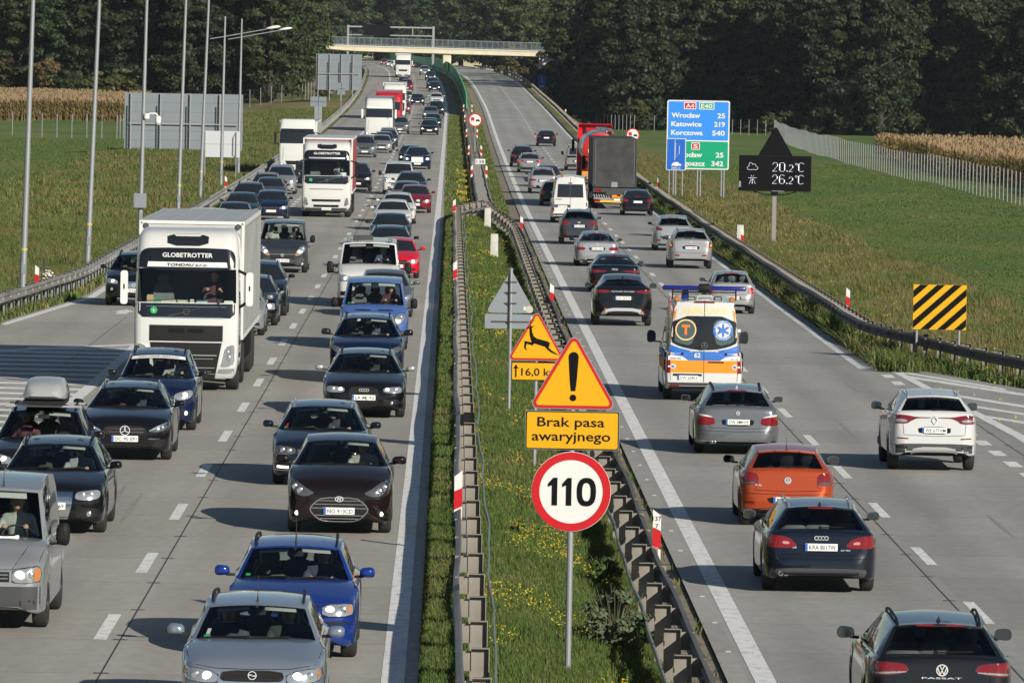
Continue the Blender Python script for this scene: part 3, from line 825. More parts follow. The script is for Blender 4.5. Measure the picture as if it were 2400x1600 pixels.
# ------------------------------------------------------------------ boards on the left, seen from behind
M_SHEET = mat("aluminium_back", (.16, .19, .21), .5, .15, var=.10, scale=.8)
def back_board(label, x, y, w_, h_, z0, cols, rz=0, rows_=6):
    o = sign("direction_sign", label, x, y, None, rz, "direction sign", "direction signs seen from behind")
    B = MB(); B.box((0, .06, z0+h_/2), (w_, .05, h_)); B.build("board_back", [M_SHEET], o)
    s = MB()
    for k in range(1, rows_):
        s.box((0, .028, z0 + h_*k/rows_), (w_, .012, .035))
    for k in range(rows_):
        s.box((-w_/2 + w_*(.1 + .22*((k*7) % 4)), .028, z0 + h_*(k+.5)/rows_), (.02, .012, h_/rows_))
    s.build("sheet_seams", [mat("seam_grey", (.12, .14, .16), .6)], o)
    for k in range(cols):
        xk = -w_/2 + w_*(k+.22)/cols
        p = MB(); p.box((xk, -.18, (z0+h_)/2 - .2), (.10, .10, z0 + h_ + .4)); p.build("post", [M_POLE], o)
        lt = MB(); lt.box((xk-.28, -.10, z0+h_*.39), (.05, .08, h_*.78))
        for q in range(14):
            za = z0 + .02 + q*h_*.78/14; lt.bar((xk-.28, -.12, za), (xk-.05, -.16, za + h_*.78/14), .025)
        lt.build("lattice_strut", [mat("strut_dark", (.07, .08, .09), .6)], o)
    a = MB(); a.box((0, -.24, z0+h_*.46), (w_*.92, .06, .08)); a.build("cross_beam", [M_POLE], o)
back_board("big grey back of a direction sign behind the row of lamp posts", -21.5, 535, 9.5, 4.5, .15, 4, R(2))
back_board("grey back of a farther direction sign by the dark wood", -14.6, 870, 6.0, 4.7, 1.4, 4, 0, 6)
o = sign("board", "white rectangular board on two posts in front of the big grey sign back", -15.0, 437, ground(-15, 437) - .25, 0, "road sign")
B = MB(); B.box((0, .05, 2.55), (2.32, .04, 1.72)); B.build("board_face", [mat("white_board", (.42, .44, .46), .5)], o)
for x in (-1.12, .92): P = MB(); P.box((x, -.03, 1.5), (.06, .06, 3.7)); P.build("post", [M_POLE], o)
fr = MB(); fr.tube([(.92, -.06, 1.75), (.72, -.06, 1.85), (.72, -.06, 3.0), (.92, -.06, 3.35)], .025, 6); fr.box((0, .022, 2.55), (2.3, .015, .02)); fr.build("side_bracket", [M_POLE], o)
for (x, y, w_, h_, lb) in ((-12.9, 645, 1.55, .95, "small grey sign back on a broad double post"), (-12.6, 760, .9, 1.35, "small upright grey sign back beside the farther sign")):
    o = sign("sign", lb, x, y, None, 0, "road sign", "small sign backs")
    B = MB(); B.box((0, .05, 3.0), (w_, .04, h_)); B.build("board_back", [M_SHEET], o)
    P = MB(); P.box((0, -.02, 1.25), (.72 if w_ > 1 else .08, .08, 2.6)); P.build("post", [M_SBACK], o)
    k = MB(); k.box((0, .022, 3.0), (.03, .02, h_)); k.box((0, .022, 3.0), (w_, .02, .03)); k.build("seam", [M_PLAS], o)
    if w_ > 1: k = MB(); k.box((0, -.066, 1.25), (.02, .012, 2.6)); k.build("post_gap", [M_PLAS], o)

# ------------------------------------------------------------------ lamp posts on the left
names = ["tall grey lamp post nearest on the left, behind the guardrail end", "second tall grey lamp post from the left", "lamp post carrying the dome camera and a grey cabinet", "lamp post in front of the middle of the big grey sign back", "lamp post in front of the big sign's right part, lamp above the picture", "lamp post with visible lamp arm crossing the white board", "farthest lamp post with visible lamp arm"]
for k, (x, y) in enumerate(((-14.2, 222), (-13.95, 257), (-13.85, 298), (-13.75, 337), (-14.15, 377), (-14.15, 411), (-14.4, 452))):
    o = thing("street_lamp", names[k], "lamp post", (x, y, ground(x, y) - .05), 0, "lamp posts along the left verge")
    o.rotation_euler = (0, R((1.2, 1.7, .8, 1.2, 1.6, .5, .4)[k]), 0)
    H_ = 13.9 if k < 5 else 10.6
    P = MB(); P.tube([(0, 0, 0), (0, 0, .5), (0, 0, 4), (0, 0, H_)], [.115, .11, .095, .055], 12); P.build("pole", [M_POLE], o, 50)
    a = MB(); a.tube([(-.9, 0, H_-1.42), (0, 0, H_-1.25), (2.6, 0, H_-.72)], .035, 8); a.build("arm", [M_POLE], o, 50)
    h = MB(); rows = []
    for t_, wd, ht in ((0, .05, .04), (.12, .14, .09), (.4, .19, .13), (.7, .17, .11), (.88, .06, .03)):
        rows.append([(2.55+t_, wd*math.cos(R(q)), H_-.70 + t_*.17 + ht*max(-.35, math.sin(R(q)))) for q in range(0, 360, 30)])
    h.grid(rows, 0, closed=True); h.add(rows[0], [tuple(range(12))]); h.add(rows[-1], [tuple(range(12))])
    hd = h.build("lamp_head", [mat("lamp_housing", (.62, .63, .62), .4)], o, 50)
    d_ = MB(); d_.box((.0, -.115, 1.0), (.12, .02, .32)); d_.build("access_door", [M_SBACK], o)
    b_ = MB(); b_.lathe([(.113, 1.60), (.113, 1.68)], 12); b_.build("marker_band", [mat('band_ochre', (.45, .38, .05), .6)], o)
x, y = -13.85, 298
o = tag(thing("cabinet", "x", "x"), "light grey cabinet fixed low on a lamp post", "cabinet"); o.location = (x, y, ground(x, y))
m = MB(); m.box((0, -.20, 1.65), (.56, .16, .64)); m.build("box", [M_POLE], o); m = MB(); m.box((0, -.285, 1.65), (.50, .01, .58)); m.build("door", [M_SBACK], o); m = MB(); m.box((.0, -.10, 1.65), (.10, .06, .5)); m.build("bracket", [M_PLAS], o)
o = thing("dome_camera", "white dome surveillance camera on a bent arm on a lamp post", "camera", (x+.12, y, ground(x, y)+5.35))
m = MB(); m.lathe([(.02, .0), (.13, .02), (.14, .14), (.12, .24), (.02, .26)], 14, (.1, -.1, -.06)); m.tube([(.1, -.12, .1), (.28, -.15, .20), (.52, -.15, .19), (.60, -.15, .10)], .05, 8); m.build("arm", [M_WHITE], o, 50)
m = MB(); m.lathe([(.06, .10), (.13, .05), (.14, -.02), (.13, -.20)], 14, (.62, -.15, 0)); m.build("housing", [M_WHITE], o, 50)
m = MB(); m.lathe([(.13, -.20), (.11, -.28), (.05, -.33), (.01, -.34)], 14, (.62, -.15, 0)); m.build("dome", [mat("smoked_dome", (.45, .46, .46), .1)], o, 50)
# wooden cross with flowers behind the rail
o = thing("roadside_cross", "small dark roadside cross with white flowers behind the left guardrail", "memorial cross", (-13.5, 222, ground(-13.5, 222)))
m = MB(); m.box((0, 0, .65), (.045, .035, 1.3)); m.box((0, 0, .95), (.36, .036, .045)); m.build("cross", [M_INT], o)
m = MB()
for k in range(46): m.lathe([(.005, 0), (.032, .012), (.02, .045)], 6, (.20+rng.normal()*.10, -.06+rng.normal()*.05, .72+rng.normal()*.12))
m.build("flowers", [mat("white_petals", (.66, .64, .60), .8)], o)
# ------------------------------------------------------------------ trees and the wood
def leaf_mat(name, col, trans=.25):
    m, t, b = new_mat(name)
    oi = t.nodes.new("ShaderNodeObjectInfo"); geo = t.nodes.new("ShaderNodeNewGeometry")
    n = t.nodes.new("ShaderNodeTexNoise"); n.inputs["Scale"].default_value = .45; n.inputs["Detail"].default_value = 4
    t.links.new(geo.outputs["Position"], n.inputs["Vector"])
    ad = t.nodes.new("ShaderNodeMath"); ad.operation = 'ADD'
    t.links.new(oi.outputs["Random"], ad.inputs[0]); t.links.new(n.outputs["Fac"], ad.inputs[1])
    r = t.nodes.new("ShaderNodeValToRGB")
    els = [(.35, [c*.62 for c in col]), (.8, col), (1.35, (col[0]*1.75, col[1]*1.35, col[2]*1.1))]
    r.color_ramp.elements.new(.5)
    for e, (p, c) in zip(r.color_ramp.elements, els): e.position = min(1, p/1.5); e.color = (*c, 1)
    dv = t.nodes.new("ShaderNodeMath"); dv.operation = 'DIVIDE'; dv.inputs[1].default_value = 1.5
    t.links.new(ad.outputs[0], dv.inputs[0]); t.links.new(dv.outputs[0], r.inputs[0])
    t.links.new(r.outputs[0], b.inputs["Base Color"])
    b.inputs["Roughness"].default_value = .6; b.inputs["Specular IOR Level"].default_value = .25
    MATS[name] = m
    return m
LEAF = leaf_mat("leaves_dark", (.016, .028, .010)); LEAF2 = leaf_mat("leaves_olive", (.028, .040, .013)); LEAFB = leaf_mat("leaves_autumn", (.046, .040, .016))
LEAFC = leaf_mat("leaves_fresh", (.024, .043, .016))
BARK = noise_mat("bark", [(.025, .021, .017), (.06, .05, .04)], 5, .95, stretch=(3, 3, .6))
def leaf_quads(P, N, s, up=.35):
    """one small quad at each point, facing roughly along N"""
    k = len(P)
    N = N + rng.normal(size=(k, 3))*.55; N[:, 2] += up
    N /= np.linalg.norm(N, axis=1, keepdims=True) + 1e-9
    T = np.cross(N, rng.normal(size=(k, 3))); T /= np.linalg.norm(T, axis=1, keepdims=True) + 1e-9
    B = np.cross(N, T); s = (s*(.6 + .8*rng.random(k)))[:, None]
    V = np.stack([P - T*s - B*s*.55, P + T*s*.2 - B*s*.7, P + T*s + B*s*.5, P - T*s*.3 + B*s*.75], 1).reshape(-1, 3)
    return V, np.arange(4*k).reshape(-1, 4)
def crown_points(h, r, n, low=.16, clumps=60, seed=0):
    """leaf points on many clumps that fill an uneven crown"""
    g = np.random.default_rng(seed)
    PP, NN = [], []
    per = n//clumps
    lob = g.random(7)*6.28
    for c in range(clumps):
        v = g.random()**.75
        z = h*(low + (1-low)*v*.96)
        prof = (math.sin(math.pi*min(1, (v*.86+.10)))**.65)*(1 - .35*v)
        a = g.random()*6.283
        rad = r*prof*(.80 + .22*math.sin(3*a+lob[0]) + .16*math.sin(5*a+lob[1]+v*5))*(g.random()**.35)
        cs = r*(.17 + .16*g.random())*(1.1-.45*v)
        d = g.normal(size=(per, 3)); d /= np.linalg.norm(d, axis=1, keepdims=True)
        d[:, 2] = np.abs(d[:, 2])*np.where(g.random(per) < .75, 1, -.6)
        q = d*cs*(.72 + .36*g.random((per, 1)))*np.array([1.15, 1.15, .72])
        PP.append(q + np.array([rad*math.cos(a), rad*math.sin(a), z])); NN.append(d)
    return np.concatenate(PP), np.concatenate(NN)
def tree_meshes(h, r, n, leafm, seed, size=.34, low=.16, clumps=64):
    P, N = crown_points(h, r, n, low, clumps, seed)
    V, F = leaf_quads(P, N, size)
    cr = big_mesh("crown", V, F, leafm)
    g = random.Random(seed)
    t = MB(); t.tube([(0, 0, -.5), (.05, 0, h*.15), (-.1, .1, h*.45), (.05, 0, h*.85)], [h*.020+.06, h*.016+.04, h*.010+.03, .03], 8)
    for k in range(9):
        z = h*(low + .05 + .06*k); a = k*2.4; l = r*(.75 - .05*k)
        t.tube([(0, 0, z), (l*.5*math.cos(a), l*.5*math.sin(a), z+l*.25), (l*math.cos(a), l*math.sin(a), z+l*.55)], [h*.007+.02, h*.005, .02], 5)
    return cr, t.mesh("trunk", [BARK], 60)
TREES = {k: tree_meshes(*a) for k, a in dict(a=(22, 5.6, 15000, LEAF, 1, .25, .05, 84), b=(24, 6.2, 16000, LEAF, 2, .25, .04, 90), c=(19, 5.0, 12000, LEAF, 3, .24, .04, 76), d=(21, 5.4, 13000, LEAF2, 4, .25, .05, 80), e=(17, 4.6, 10000, LEAFB, 5, .24, .04, 70),
         f=(25, 5.2, 15000, LEAF, 6, .24, .03, 90), g=(22, 6.0, 14000, LEAFC, 16, .27, .03, 84), h=(20, 5.6, 12000, LEAFC, 17, .26, .03, 76), bush=(6, 3.6, 3000, LEAFB, 7, .24, .02, 40), bush2=(5, 3.2, 2600, LEAF2, 8, .22, .02, 36), bush3=(4, 3.0, 2400, LEAFC, 9, .2, .02, 36)).items()}
def tree(k, x, y, label, cat, group, s=1.0, rot=None, name="tree", z=None):
    o = thing(name, label, cat, (x + float(cx(y)), y, (ground(x, y) if z is None else z) - .1), rot if rot is not None else random.random()*6.28, group)
    o.scale = (s*random.uniform(.92, 1.1), s*random.uniform(.92, 1.1), s*random.uniform(.9, 1.1))
    c, t = TREES[k]
    link("crown", c, o); link("trunk", t, o)
    return o
random.seed(11)
LW, RW, CW = "dense dark green tree in the wood on the left, behind the corn", "dense dark green tree in the tall wood on the right", "tree in the hazy wood beyond the road bridge"
for row in range(3):                       # left wood: its edge runs back to the left
    for k in range(10):
        x = -23.5 - k*5.6 + random.uniform(-1.3, 1.3) - row*2.5; y = 872 + k*4 + row*15 + random.uniform(-4, 4)
        tree(random.choice("abcfgh"), x, y, LW, "tree", "trees of the left wood", (.84, 1.02, 1.12)[row])
for k in range(11):                        # bushes in front of it, some turning brown
    x = -44 - k*3.2 + random.uniform(-1, 1); y = 880 + k*2.5 + random.uniform(-4, 4)
    tree('bush' if k > 2 else 'bush2', x, y, "brown tinged bush in front of the left wood, behind the corn", "bush", "bushes before the left wood", random.uniform(.9, 1.35), None, "bush")
for k in range(5): tree('e', -47 - k*5 + random.uniform(-1, 1), 893 + k*4, "autumn tinted low tree at the edge of the left wood", "tree", "autumn trees of the left wood", .62)
for row in range(4):                       # right wood
    for k in range(16):
        x = 24 + k*4.7 + random.uniform(-1.5, 1.5) + row*1.5; y = 1000 - 48*float(sstep(x, 34, 66)) + row*15 + random.uniform(-5, 5)
        if row == 0: y -= 9*math.sin(k*1.1)
        tree(random.choice("abcf" if row else "abdcf"), x, y, RW, "tree", "trees of the right wood", (.98, 1.1, 1.2, 1.3)[row])
for k in range(9):                          # trees flanking the bridge end
    tree(random.choice("abcf"), 23 + 2.5*(k % 4) + random.uniform(-1, 1), 1070 + k*17, RW, "tree", "trees of the right wood", .85 + .1*(k % 3))
for k in range(10): tree(random.choice(["bush2", "bush3"]), 28 + k*2.6 + random.uniform(-1, 1), 985 - 45*float(sstep(31 + k*2.6, 34, 66)) + random.uniform(-4, 4), "low dark bush at the foot of the right wood", "bush", "bushes before the right wood", random.uniform(.5, .9), None, "bush")
for k in range(24):                        # trees close to the left side of the road
    y = 885 + k*13 + random.uniform(-4, 4); tree(random.choice("abfgh"), -25 - 5*(k % 3) + random.uniform(-1.5, 1.5) + (2.5 if y > 1000 else 0), y, LW, "tree", "trees of the left wood", .85 + .1*(k % 3))
for k in range(30):                        # and right behind the bridge
    y = 1420 + (k//10)*150 + random.uniform(-30, 30); tree(random.choice("ghghd"), 17 + (k % 10)*5.2 + random.uniform(-1.5, 1.5), y, CW, "tree", "trees beyond the bridge", 1.0 + .2*(k//10))
for row in range(3):                       # wood beyond the bridge
    for k in range(15):
        x = -52 + k*7.2 + random.uniform(-2, 2); y = 1400 + row*70 + 60*math.sin(k*1.3) + random.uniform(-14, 14)
        xx = x
        if -24 < x < 24 and y < 1900: y = 1950 + row*40 + random.uniform(-20, 20)
        tree(random.choice("gghhdb"), xx, y, CW, "tree", "trees beyond the bridge", random.uniform(.9, 1.3) if abs(x) > 24 else 1.5)
for k in range(12):                        # shrubs behind the deck, on the banks
    x = (14.5 + k*2.6) if k < 7 else (-20 - (k-7)*3.5)
    tree(random.choice(["bush", "bush2", "bush3"]), x, 1235 + random.uniform(0, 70), "bush on the bank by the road bridge", "bush", "bushes by the bridge", random.uniform(.7, 1.2), None, "bush")
for x, y, s in ((-15.5, 1020, .62), (-16.5, 985, .5), (-15.2, 940, .35), (-17, 905, .5)):
    tree('bush2', x, y, "olive bush on the left bank beside the far sign back", "bush", "bushes on the left bank", s, None, "bush")
# the body of the woods behind the first rows, one mass
def forest_mass():
    P, N = [], []
    for k in range(150):
        if k < 62: x, y = random.uniform(-120, -34), random.uniform(940, 1080)
        elif k < 124: x = random.uniform(26, 125); y = 1075 - 30*float(sstep(x, 34, 66)) + random.uniform(0, 150)
        else: x, y = random.uniform(-130, 170), random.uniform(2000, 2150)
        s = random.uniform(1.0, 1.35)*(1.5 if k >= 124 else 1)
        p, n = crown_points(22*s, 6*s, 1500, .1, 40, 100+k)
        P.append(p + np.array([x + float(cx(y)), y, ground(x, y)])); N.append(n)
    for k in range(70):          # unseen wood added behind and beside the lens, darkening car paint reflections
        a = math.pi*(.02 + .96*k/69) + math.pi; d = random.uniform(240, 300)
        p, n = crown_points(26, 9, 500, .02, 25, 500+k)
        P.append(p + np.array([d*math.cos(a), d*math.sin(a) + 40, 0])); N.append(n)
    V, F = leaf_quads(np.concatenate(P), np.concatenate(N), .75)
    o = link("woodland", big_mesh("woodland", V, F, LEAF)); setting(o, "stuff")
forest_mass()

# ------------------------------------------------------------------ grass, weeds, flowers
GR = [mat("grass_fresh", (.070, .118, .028), .9, spec=.1), mat("grass_mid", (.092, .120, .034), .9, spec=.1), mat("grass_dry", (.150, .135, .054), .9, spec=.1), mat("grass_deep", (.052, .088, .025), .9, spec=.1), mat("straw", (.20, .165, .080), .9, spec=.1)]
def blades(name, X, Y, Z, h, w_, probs, lean=.35, curve=True):
    n = len(X); a = rng.random(n)*6.283; hh = h*(.55 + .9*rng.random(n)); l = lean*hh*rng.normal(size=n)*1.3
    P = np.stack([X + cx(Y), Y, Z], -1)
    D = np.stack([np.cos(a), np.sin(a), np.zeros(n)], -1); S = np.stack([-np.sin(a), np.cos(a), np.zeros(n)], -1)
    mid = P + D*(l*.35)[:, None] + np.stack([np.zeros(n)]*2 + [hh*.62], -1)
    tip = P + D*l[:, None] + np.stack([np.zeros(n)]*2 + [hh], -1)
    ww = w_*(.7 + .6*rng.random(n))[:, None]
    V = np.stack([P - S*ww, P + S*ww, mid + S*ww*.8, tip, mid - S*ww*.8], 1).reshape(-1, 3)
    b = np.arange(n)*5
    F = np.concatenate([np.stack([b, b+1, b+2, b+4], -1), np.stack([b+4, b+2, b+3, b+3], -1)])
    pr = np.array(probs, float); pr /= pr.sum()
    vn = vnoise(X*.8 + 11, Y*.22, 1.4)*.6 + vnoise(X*2.3, Y*.7 + 5, 1.2)*.4
    cd = np.cumsum(pr[None, :]*np.where(np.array([0, 0, 1, 0, 1]) == 1, vn[:, None]**2*3.2, (1 - vn[:, None])*1.6 + .25), axis=1)
    mi = (rng.random(n)[:, None]*cd[:, -1:] > cd).sum(1)
    F3 = np.concatenate([np.stack([b, b+1, b+2], -1), np.stack([b, b+2, b+4], -1), np.stack([b+4, b+2, b+3], -1)])
    o = link(name, big_mesh(name, V, F3, GR, np.tile(mi, 3))); setting(o, "stuff")
    return o
def vnoise(x, y, s):
    return .5 + .25*np.sin(x*2.1/s + 3*np.sin(y*.7/s)) + .25*np.sin(y*1.7/s + 2.3*np.sin(x*1.1/s + 1))
def scatter(n, xa, xb, ya, yb, bias=1.0):
    y = ya + (yb - ya)*rng.random(n)**bias
    return xa + (xb - xa)*rng.random(n), y
def gterr(X, Y): return terr(X, Y)
for (ya, yb, n, h, w_) in ((78, 120, 90000, .10, .0055), (120, 190, 80000, .11, .008), (190, 362, 80000, .13, .014)):
    X, Y = scatter(n, .05, 3.3, ya, yb); Z = gterr(X, Y)
    blades("median_grass", X, Y, Z - .01, h*(.6 + .9*vnoise(X, Y, 1.6)), w_, (4, 4, .8, 3, .25), .5)
    X, Y = scatter(n//5, -.30, .12, ya, yb); blades("median_grass", X, Y, gterr(X, Y) - .01, h*.9, w_, (3, 2, 1.4, 3, .6), .5)
X, Y = scatter(45000, -.3, 3.3, 362, 760); k = (X < 1.2) | (X > 2.6); X, Y = X[k], Y[k]
blades("median_grass", X, Y, gterr(X, Y), .22, .035, (3, 3, 2, 2, .6), .5)
X, Y = scatter(5200, 3.35, 3.85, 76, 330); k = rng.random(len(X)) < vnoise(X*3, Y, 1.1)**2; X, Y = X[k], Y[k]
blades("gutter_weeds", X, Y, gterr(X, Y), .16, .012, (1, 1, 3, 2, 1.5), .7)
X, Y = scatter(50000, 12.12, 13.3, 186, 520); blades("verge_weeds", X, Y, gterr(X, Y), .30 + .2*vnoise(X, Y, 4), .018, (.6, 1, 2.2, 3, .3), .8)
X, Y = scatter(9000, 12.6, 17, 150, 196); k = X > np.array([right_edge(y) for y in Y]) + .2; X, Y = X[k], Y[k]
blades("verge_weeds", X, Y, gterr(X, Y), .30, .016, (.8, 1, 2, 3, .3), .8)
X, Y = scatter(14000, -13.6, -12.1, 197, 480); k = X < np.array([left_edge(y) for y in Y]) - .05; X, Y = X[k], Y[k]
blades("verge_weeds", X, Y, gterr(X, Y), .22, .025, (1, 1, 2.4, 1, 1.2), .5)
for (side, a, c_, ya, yb, n, h, w_, pr) in ((1, 13.2, 21, 188, 330, 130000, .26, .009, (.7, 1.5, 4, .4, 2.0)), (1, 13.4, 21, 330, 700, 130000, .25, .018, (.6, 1.3, 4, .4, 2.0)), (-1, 13.2, 27, 195, 330, 130000, .25, .009, (1.4, 2.4, 3.2, .6, .9)), (-1, 13.4, 28, 330, 800, 150000, .25, .019, (1, 2, 3.2, .6, .9)),
                                             (1, 20.5, 34, 215, 380, 90000, .075, .013, (4, 4, .9, 1.4, .1)), (1, 19.5, 46, 380, 640, 90000, .08, .024, (4, 4, .8, 1.4, .1)), (-1, 25, 42, 370, 620, 70000, .08, .024, (4, 4, 1, 1.4, .1))):
    X, Y = scatter(n, a, c_, ya, yb); X = X*side
    k = (X > -.073*Y - 2) & (X < .092*Y + 2); X, Y = X[k], Y[k]
    hh = h*(.35 + 1.1*vnoise(X, Y*.35, 2.2)) if h > .2 else h*(.6 + .7*vnoise(X, Y*.4, 3))
    blades("verge_grass" if h > .2 else "meadow_grass", X, Y, gterr(X, Y) - .02, hh, w_, pr, .8)
# yellow flower heads in drifts
def flowers(n, xa, xb, ya, yb, thr, size, h0):
    X, Y = scatter(n, xa, xb, ya, yb)
    k = vnoise(X*1.3 + 5, Y*.55, 1.3)*vnoise(Y*.21, X + Y*.05, 1.0) > thr; X, Y = X[k], Y[k]
    Z = gterr(X, Y) + h0*(.7 + .6*rng.random(len(X)))
    P = np.repeat(np.stack([X + cx(Y), Y, Z], -1), 4, 0) + rng.normal(size=(len(X)*4, 3))*np.array([.03, .03, .02])
    N = rng.normal(size=P.shape)*.4 + np.array([0, -.5, .8])
    V, F = leaf_quads(P, N, size, .5)
    setting(link("wild_flowers", big_mesh("wild_flowers", V, F, mat("flower_yellow", (.44, .34, .02), .8))), "stuff")
flowers(3600, .6, 3.2, 78, 130, .40, .012, .20); flowers(3000, .6, 3.2, 130, 340, .42, .016, .24); flowers(900, .4, 1.3, 370, 470, .40, .035, .3); flowers(1200, 12.2, 17, 150, 420, .42, .02, .4)
# shrubs in the median
def shrub(label, x, y, h, r, n, m, size, name="shrub"):
    o = thing(name, label, "shrub", (x, y, ground(x, y)))
    P, N = crown_points(h, r, n, .05, 30, int(y*7)); V, F = leaf_quads(P, N, size, .5)
    link("foliage", big_mesh("foliage", V, F, m), o)
    s_ = MB()
    for k in range(22):
        a = k*2.4; q = r*(.3 + .6*(k % 5)/5); s_.tube([(.05*math.cos(a), .05*math.sin(a), 0), (q*.5*math.cos(a), q*.5*math.sin(a), h*.55), (q*math.cos(a), q*math.sin(a), h*(1.1 - .3*(k % 3)/3))], [.012, .007, .003], 5)
    s_.build("stems", [mat("stem_green", (.10, .10, .05), .8)], o)
shrub("silvery green shrub in the median next to the right guardrail", 2.45, 94, .85, .62, 2200, mat("sage_leaf", (.085, .115, .065), .7, spec=.2), .030)
shrub("low broad-leaved weed in the grass left of the 110 sign post", 1.35, 114, .20, .30, 260, GR[3], .05, "weed")
shrub("dark weed in the grass under the 110 sign, by the right guardrail", 2.6, 106, .45, .35, 600, GR[3], .035, "weed")

# ------------------------------------------------------------------ corn and fences
CORN = [mat("corn_tan", (.20, .14, .06), .9, spec=.1), mat("corn_green", (.13, .12, .036), .9, spec=.1), mat("corn_tassel", (.225, .16, .09), .9, spec=.1)]
def corn(name, pts_n, inside, xa, xb, ya, yb, h=2.2):
    X, Y = scatter(pts_n, xa, xb, ya, yb, 1.7); k = inside(X, Y); X, Y = X[k], Y[k]; n = len(X)
    Z = terr(X, Y); VV, FF, MI, b = [], [], [], 0
    base = np.stack([X + cx(Y), Y, Z], -1); hp = h*(.86 + .22*rng.random(n))
    def add(P0, P1, S, w0, w1, m):
        nonlocal b
        V = np.stack([P0 - S*w0, P0 + S*w0, P1 + S*w1, P1 - S*w1], 1).reshape(-1, 3)
        VV.append(V); FF.append(np.arange(len(V)).reshape(-1, 4) + b); MI.append(np.full(len(P0), m)); b += len(V)
    up = np.zeros((n, 3)); up[:, 2] = 1
    a = rng.random(n)*6.283; S = np.stack([np.cos(a)*.8 + .4, np.sin(a)*.5, np.zeros(n)], -1)
    add(base, base + up*hp[:, None], S, .03, .02, 0)
    for q in range(7):
        a = rng.random(n)*6.283; D = np.stack([np.cos(a), np.sin(a), np.zeros(n)], -1); S = np.stack([-np.sin(a), np.cos(a), np.zeros(n)], -1)*.9 + np.array([0, 0, .3])
        z = hp*(.22 + .11*q)
        P0 = base + up*z[:, None]; P1 = P0 + D*.32 + up*.22; P2 = P1 + D*.30 - up*(.10 + .28*rng.random((n, 1)))
        m = 1 if q in (4, 5) else 0
        add(P0, P1, S, .035, .05, m); add(P1, P2, S, .05, .01, m)
    a = rng.random(n)*6.283; S = np.stack([np.cos(a), np.sin(a), np.zeros(n)], -1)
    add(base + up*hp[:, None], base + up*(hp + .32)[:, None] + S*.08, S, .03, .07, 2)
    o = link(name, big_mesh(name, np.concatenate(VV), np.concatenate(FF), CORN, np.concatenate(MI))); setting(o, "stuff")
def corn_floor(name, poly, h):
    m = MB(); m.add([(x + float(cx(y)), y, ground(x, y) + h) for x, y in poly], [tuple(range(len(poly)))]); setting(m.build(name, [CORN[2]]), "stuff")
corn("corn_field", 30000, lambda X, Y: (X < -31 - (Y-765)*.075) & (X > -.073*Y - 2), -84, -33, 765, 890)
corn("corn_field", 30000, lambda X, Y: (X > 44.5 + .8*np.sin(Y*.05)) & (X < .095*Y + 2) & (Y < 700 - (X-45)*.9), 43, 70, 455, 700)
def fence(label, pts, step, h=2.25, group="wire fences"):
    """galvanised posts with thin line wires along a course of points"""
    P = [Vector((x + float(cx(y)), y, ground(x, y))) for x, y in pts]
    o = thing("wire_fence", label, "fence", P[0], 0, group)
    pm = MB(); pm.tube([(0, 0, -.1), (0, 0, h)], .045, 6); pm = pm.mesh("post", [M_POLE], 50)
    wr = MB(); n = 0; last = None; rest = MB()
    for a, b in zip(pts[:-1], pts[1:]):
        d = math.hypot(b[0]-a[0], b[1]-a[1]); k = max(1, round(d/step))
        for q in range(k + (1 if b is pts[-1] else 0)):
            x, y = a[0] + (b[0]-a[0])*q/k, a[1] + (b[1]-a[1])*q/k
            p = Vector((x + float(cx(y)), y, ground(x, y))) - P[0]
            if n < 100: link("post", pm, o, p)
            else: rest.tube([p, p + Vector((0, 0, h))], .045, 6)
            if last is not None:
                for z in np.linspace(.12, h-.06, 5): wr.bar(last + Vector((0, 0, z)), p + Vector((0, 0, z)), .004)
            last = p; n += 1
    wr.build("wire_mesh", [M_SBACK], o)
    if rest.v: setting(rest.build("far_posts", [M_POLE], o), "stuff")
fence("pale wire fence in front of and beside the left corn field", [(-52, 640), (-31.5, 628), (-30, 640), (-29.5, 760)], 1.7)
fence("long pale wire fence along the right meadow and its corn field", [(38.3, 400), (38.3, 538), (38.5, 661), (41.2, 819), (45.3, 925), (40.2, 940)], 3.4)
fence("short wire fence with pale posts before the left wood, beside the far sign back", [(-27, 850), (-19.5, 880), (-16.5, 930), (-16, 1010)], 5)
fence("dark wire fence in the shade of the right wood, beyond the tanker", [(24, 1080), (23, 1010), (27, 960), (38, 945)], 5)
fence("dense pale fence on the right bank below the bridge", [(19.5, 1085), (20.5, 1150)], 1.2)

# ------------------------------------------------------------------ road bridge, gantry, green screen
M_CREAM = noise_mat("cream_concrete", [(.52, .47, .34), (.60, .55, .42)], .7, .8)
yb_ = 1200.0; c0 = float(cx(yb_))
o = thing("road_bridge", "cream road bridge with blue-grey railing across both carriageways", "bridge", (c0, yb_, 6.4))
def dz(x): return 4.1 - .012*x
m = MB()
rows = []
for x in np.linspace(-25, 21.5, 18):
    a = 1.15 - (.55*max(0, (-x-14)/9)**1.5 if x < -14 else 0)
    rows.append([(x, -1.7, dz(x)+1.15), (x, -1.7, dz(x)+1.15-a*.9), (x, -1.5, dz(x)+1.15-a*.95), (x, -1.4, dz(x)+1.15-a), (x, 4.5, dz(x)+1.15-a), (x, 5, dz(x)+1.15)])
m.grid(rows, 0, closed=True); m.build("deck", [M_CREAM], o, 30)
m = MB(); m.bar((-25, -1.76, dz(-25)+1.0), (21.5, -1.76, dz(21.5)+1.0), .10, 0, .22); m.build("fascia_edge", [M_CONC], o)
m = MB(); m.prism(rrect(-1.55, -1.2, 0, .7, .25), -1.2, 4.25, axis='z'); m.v = [(x + 2.6, y, z) for x, y, z in m.v]; m.build("pier", [M_CREAM], o, 40)
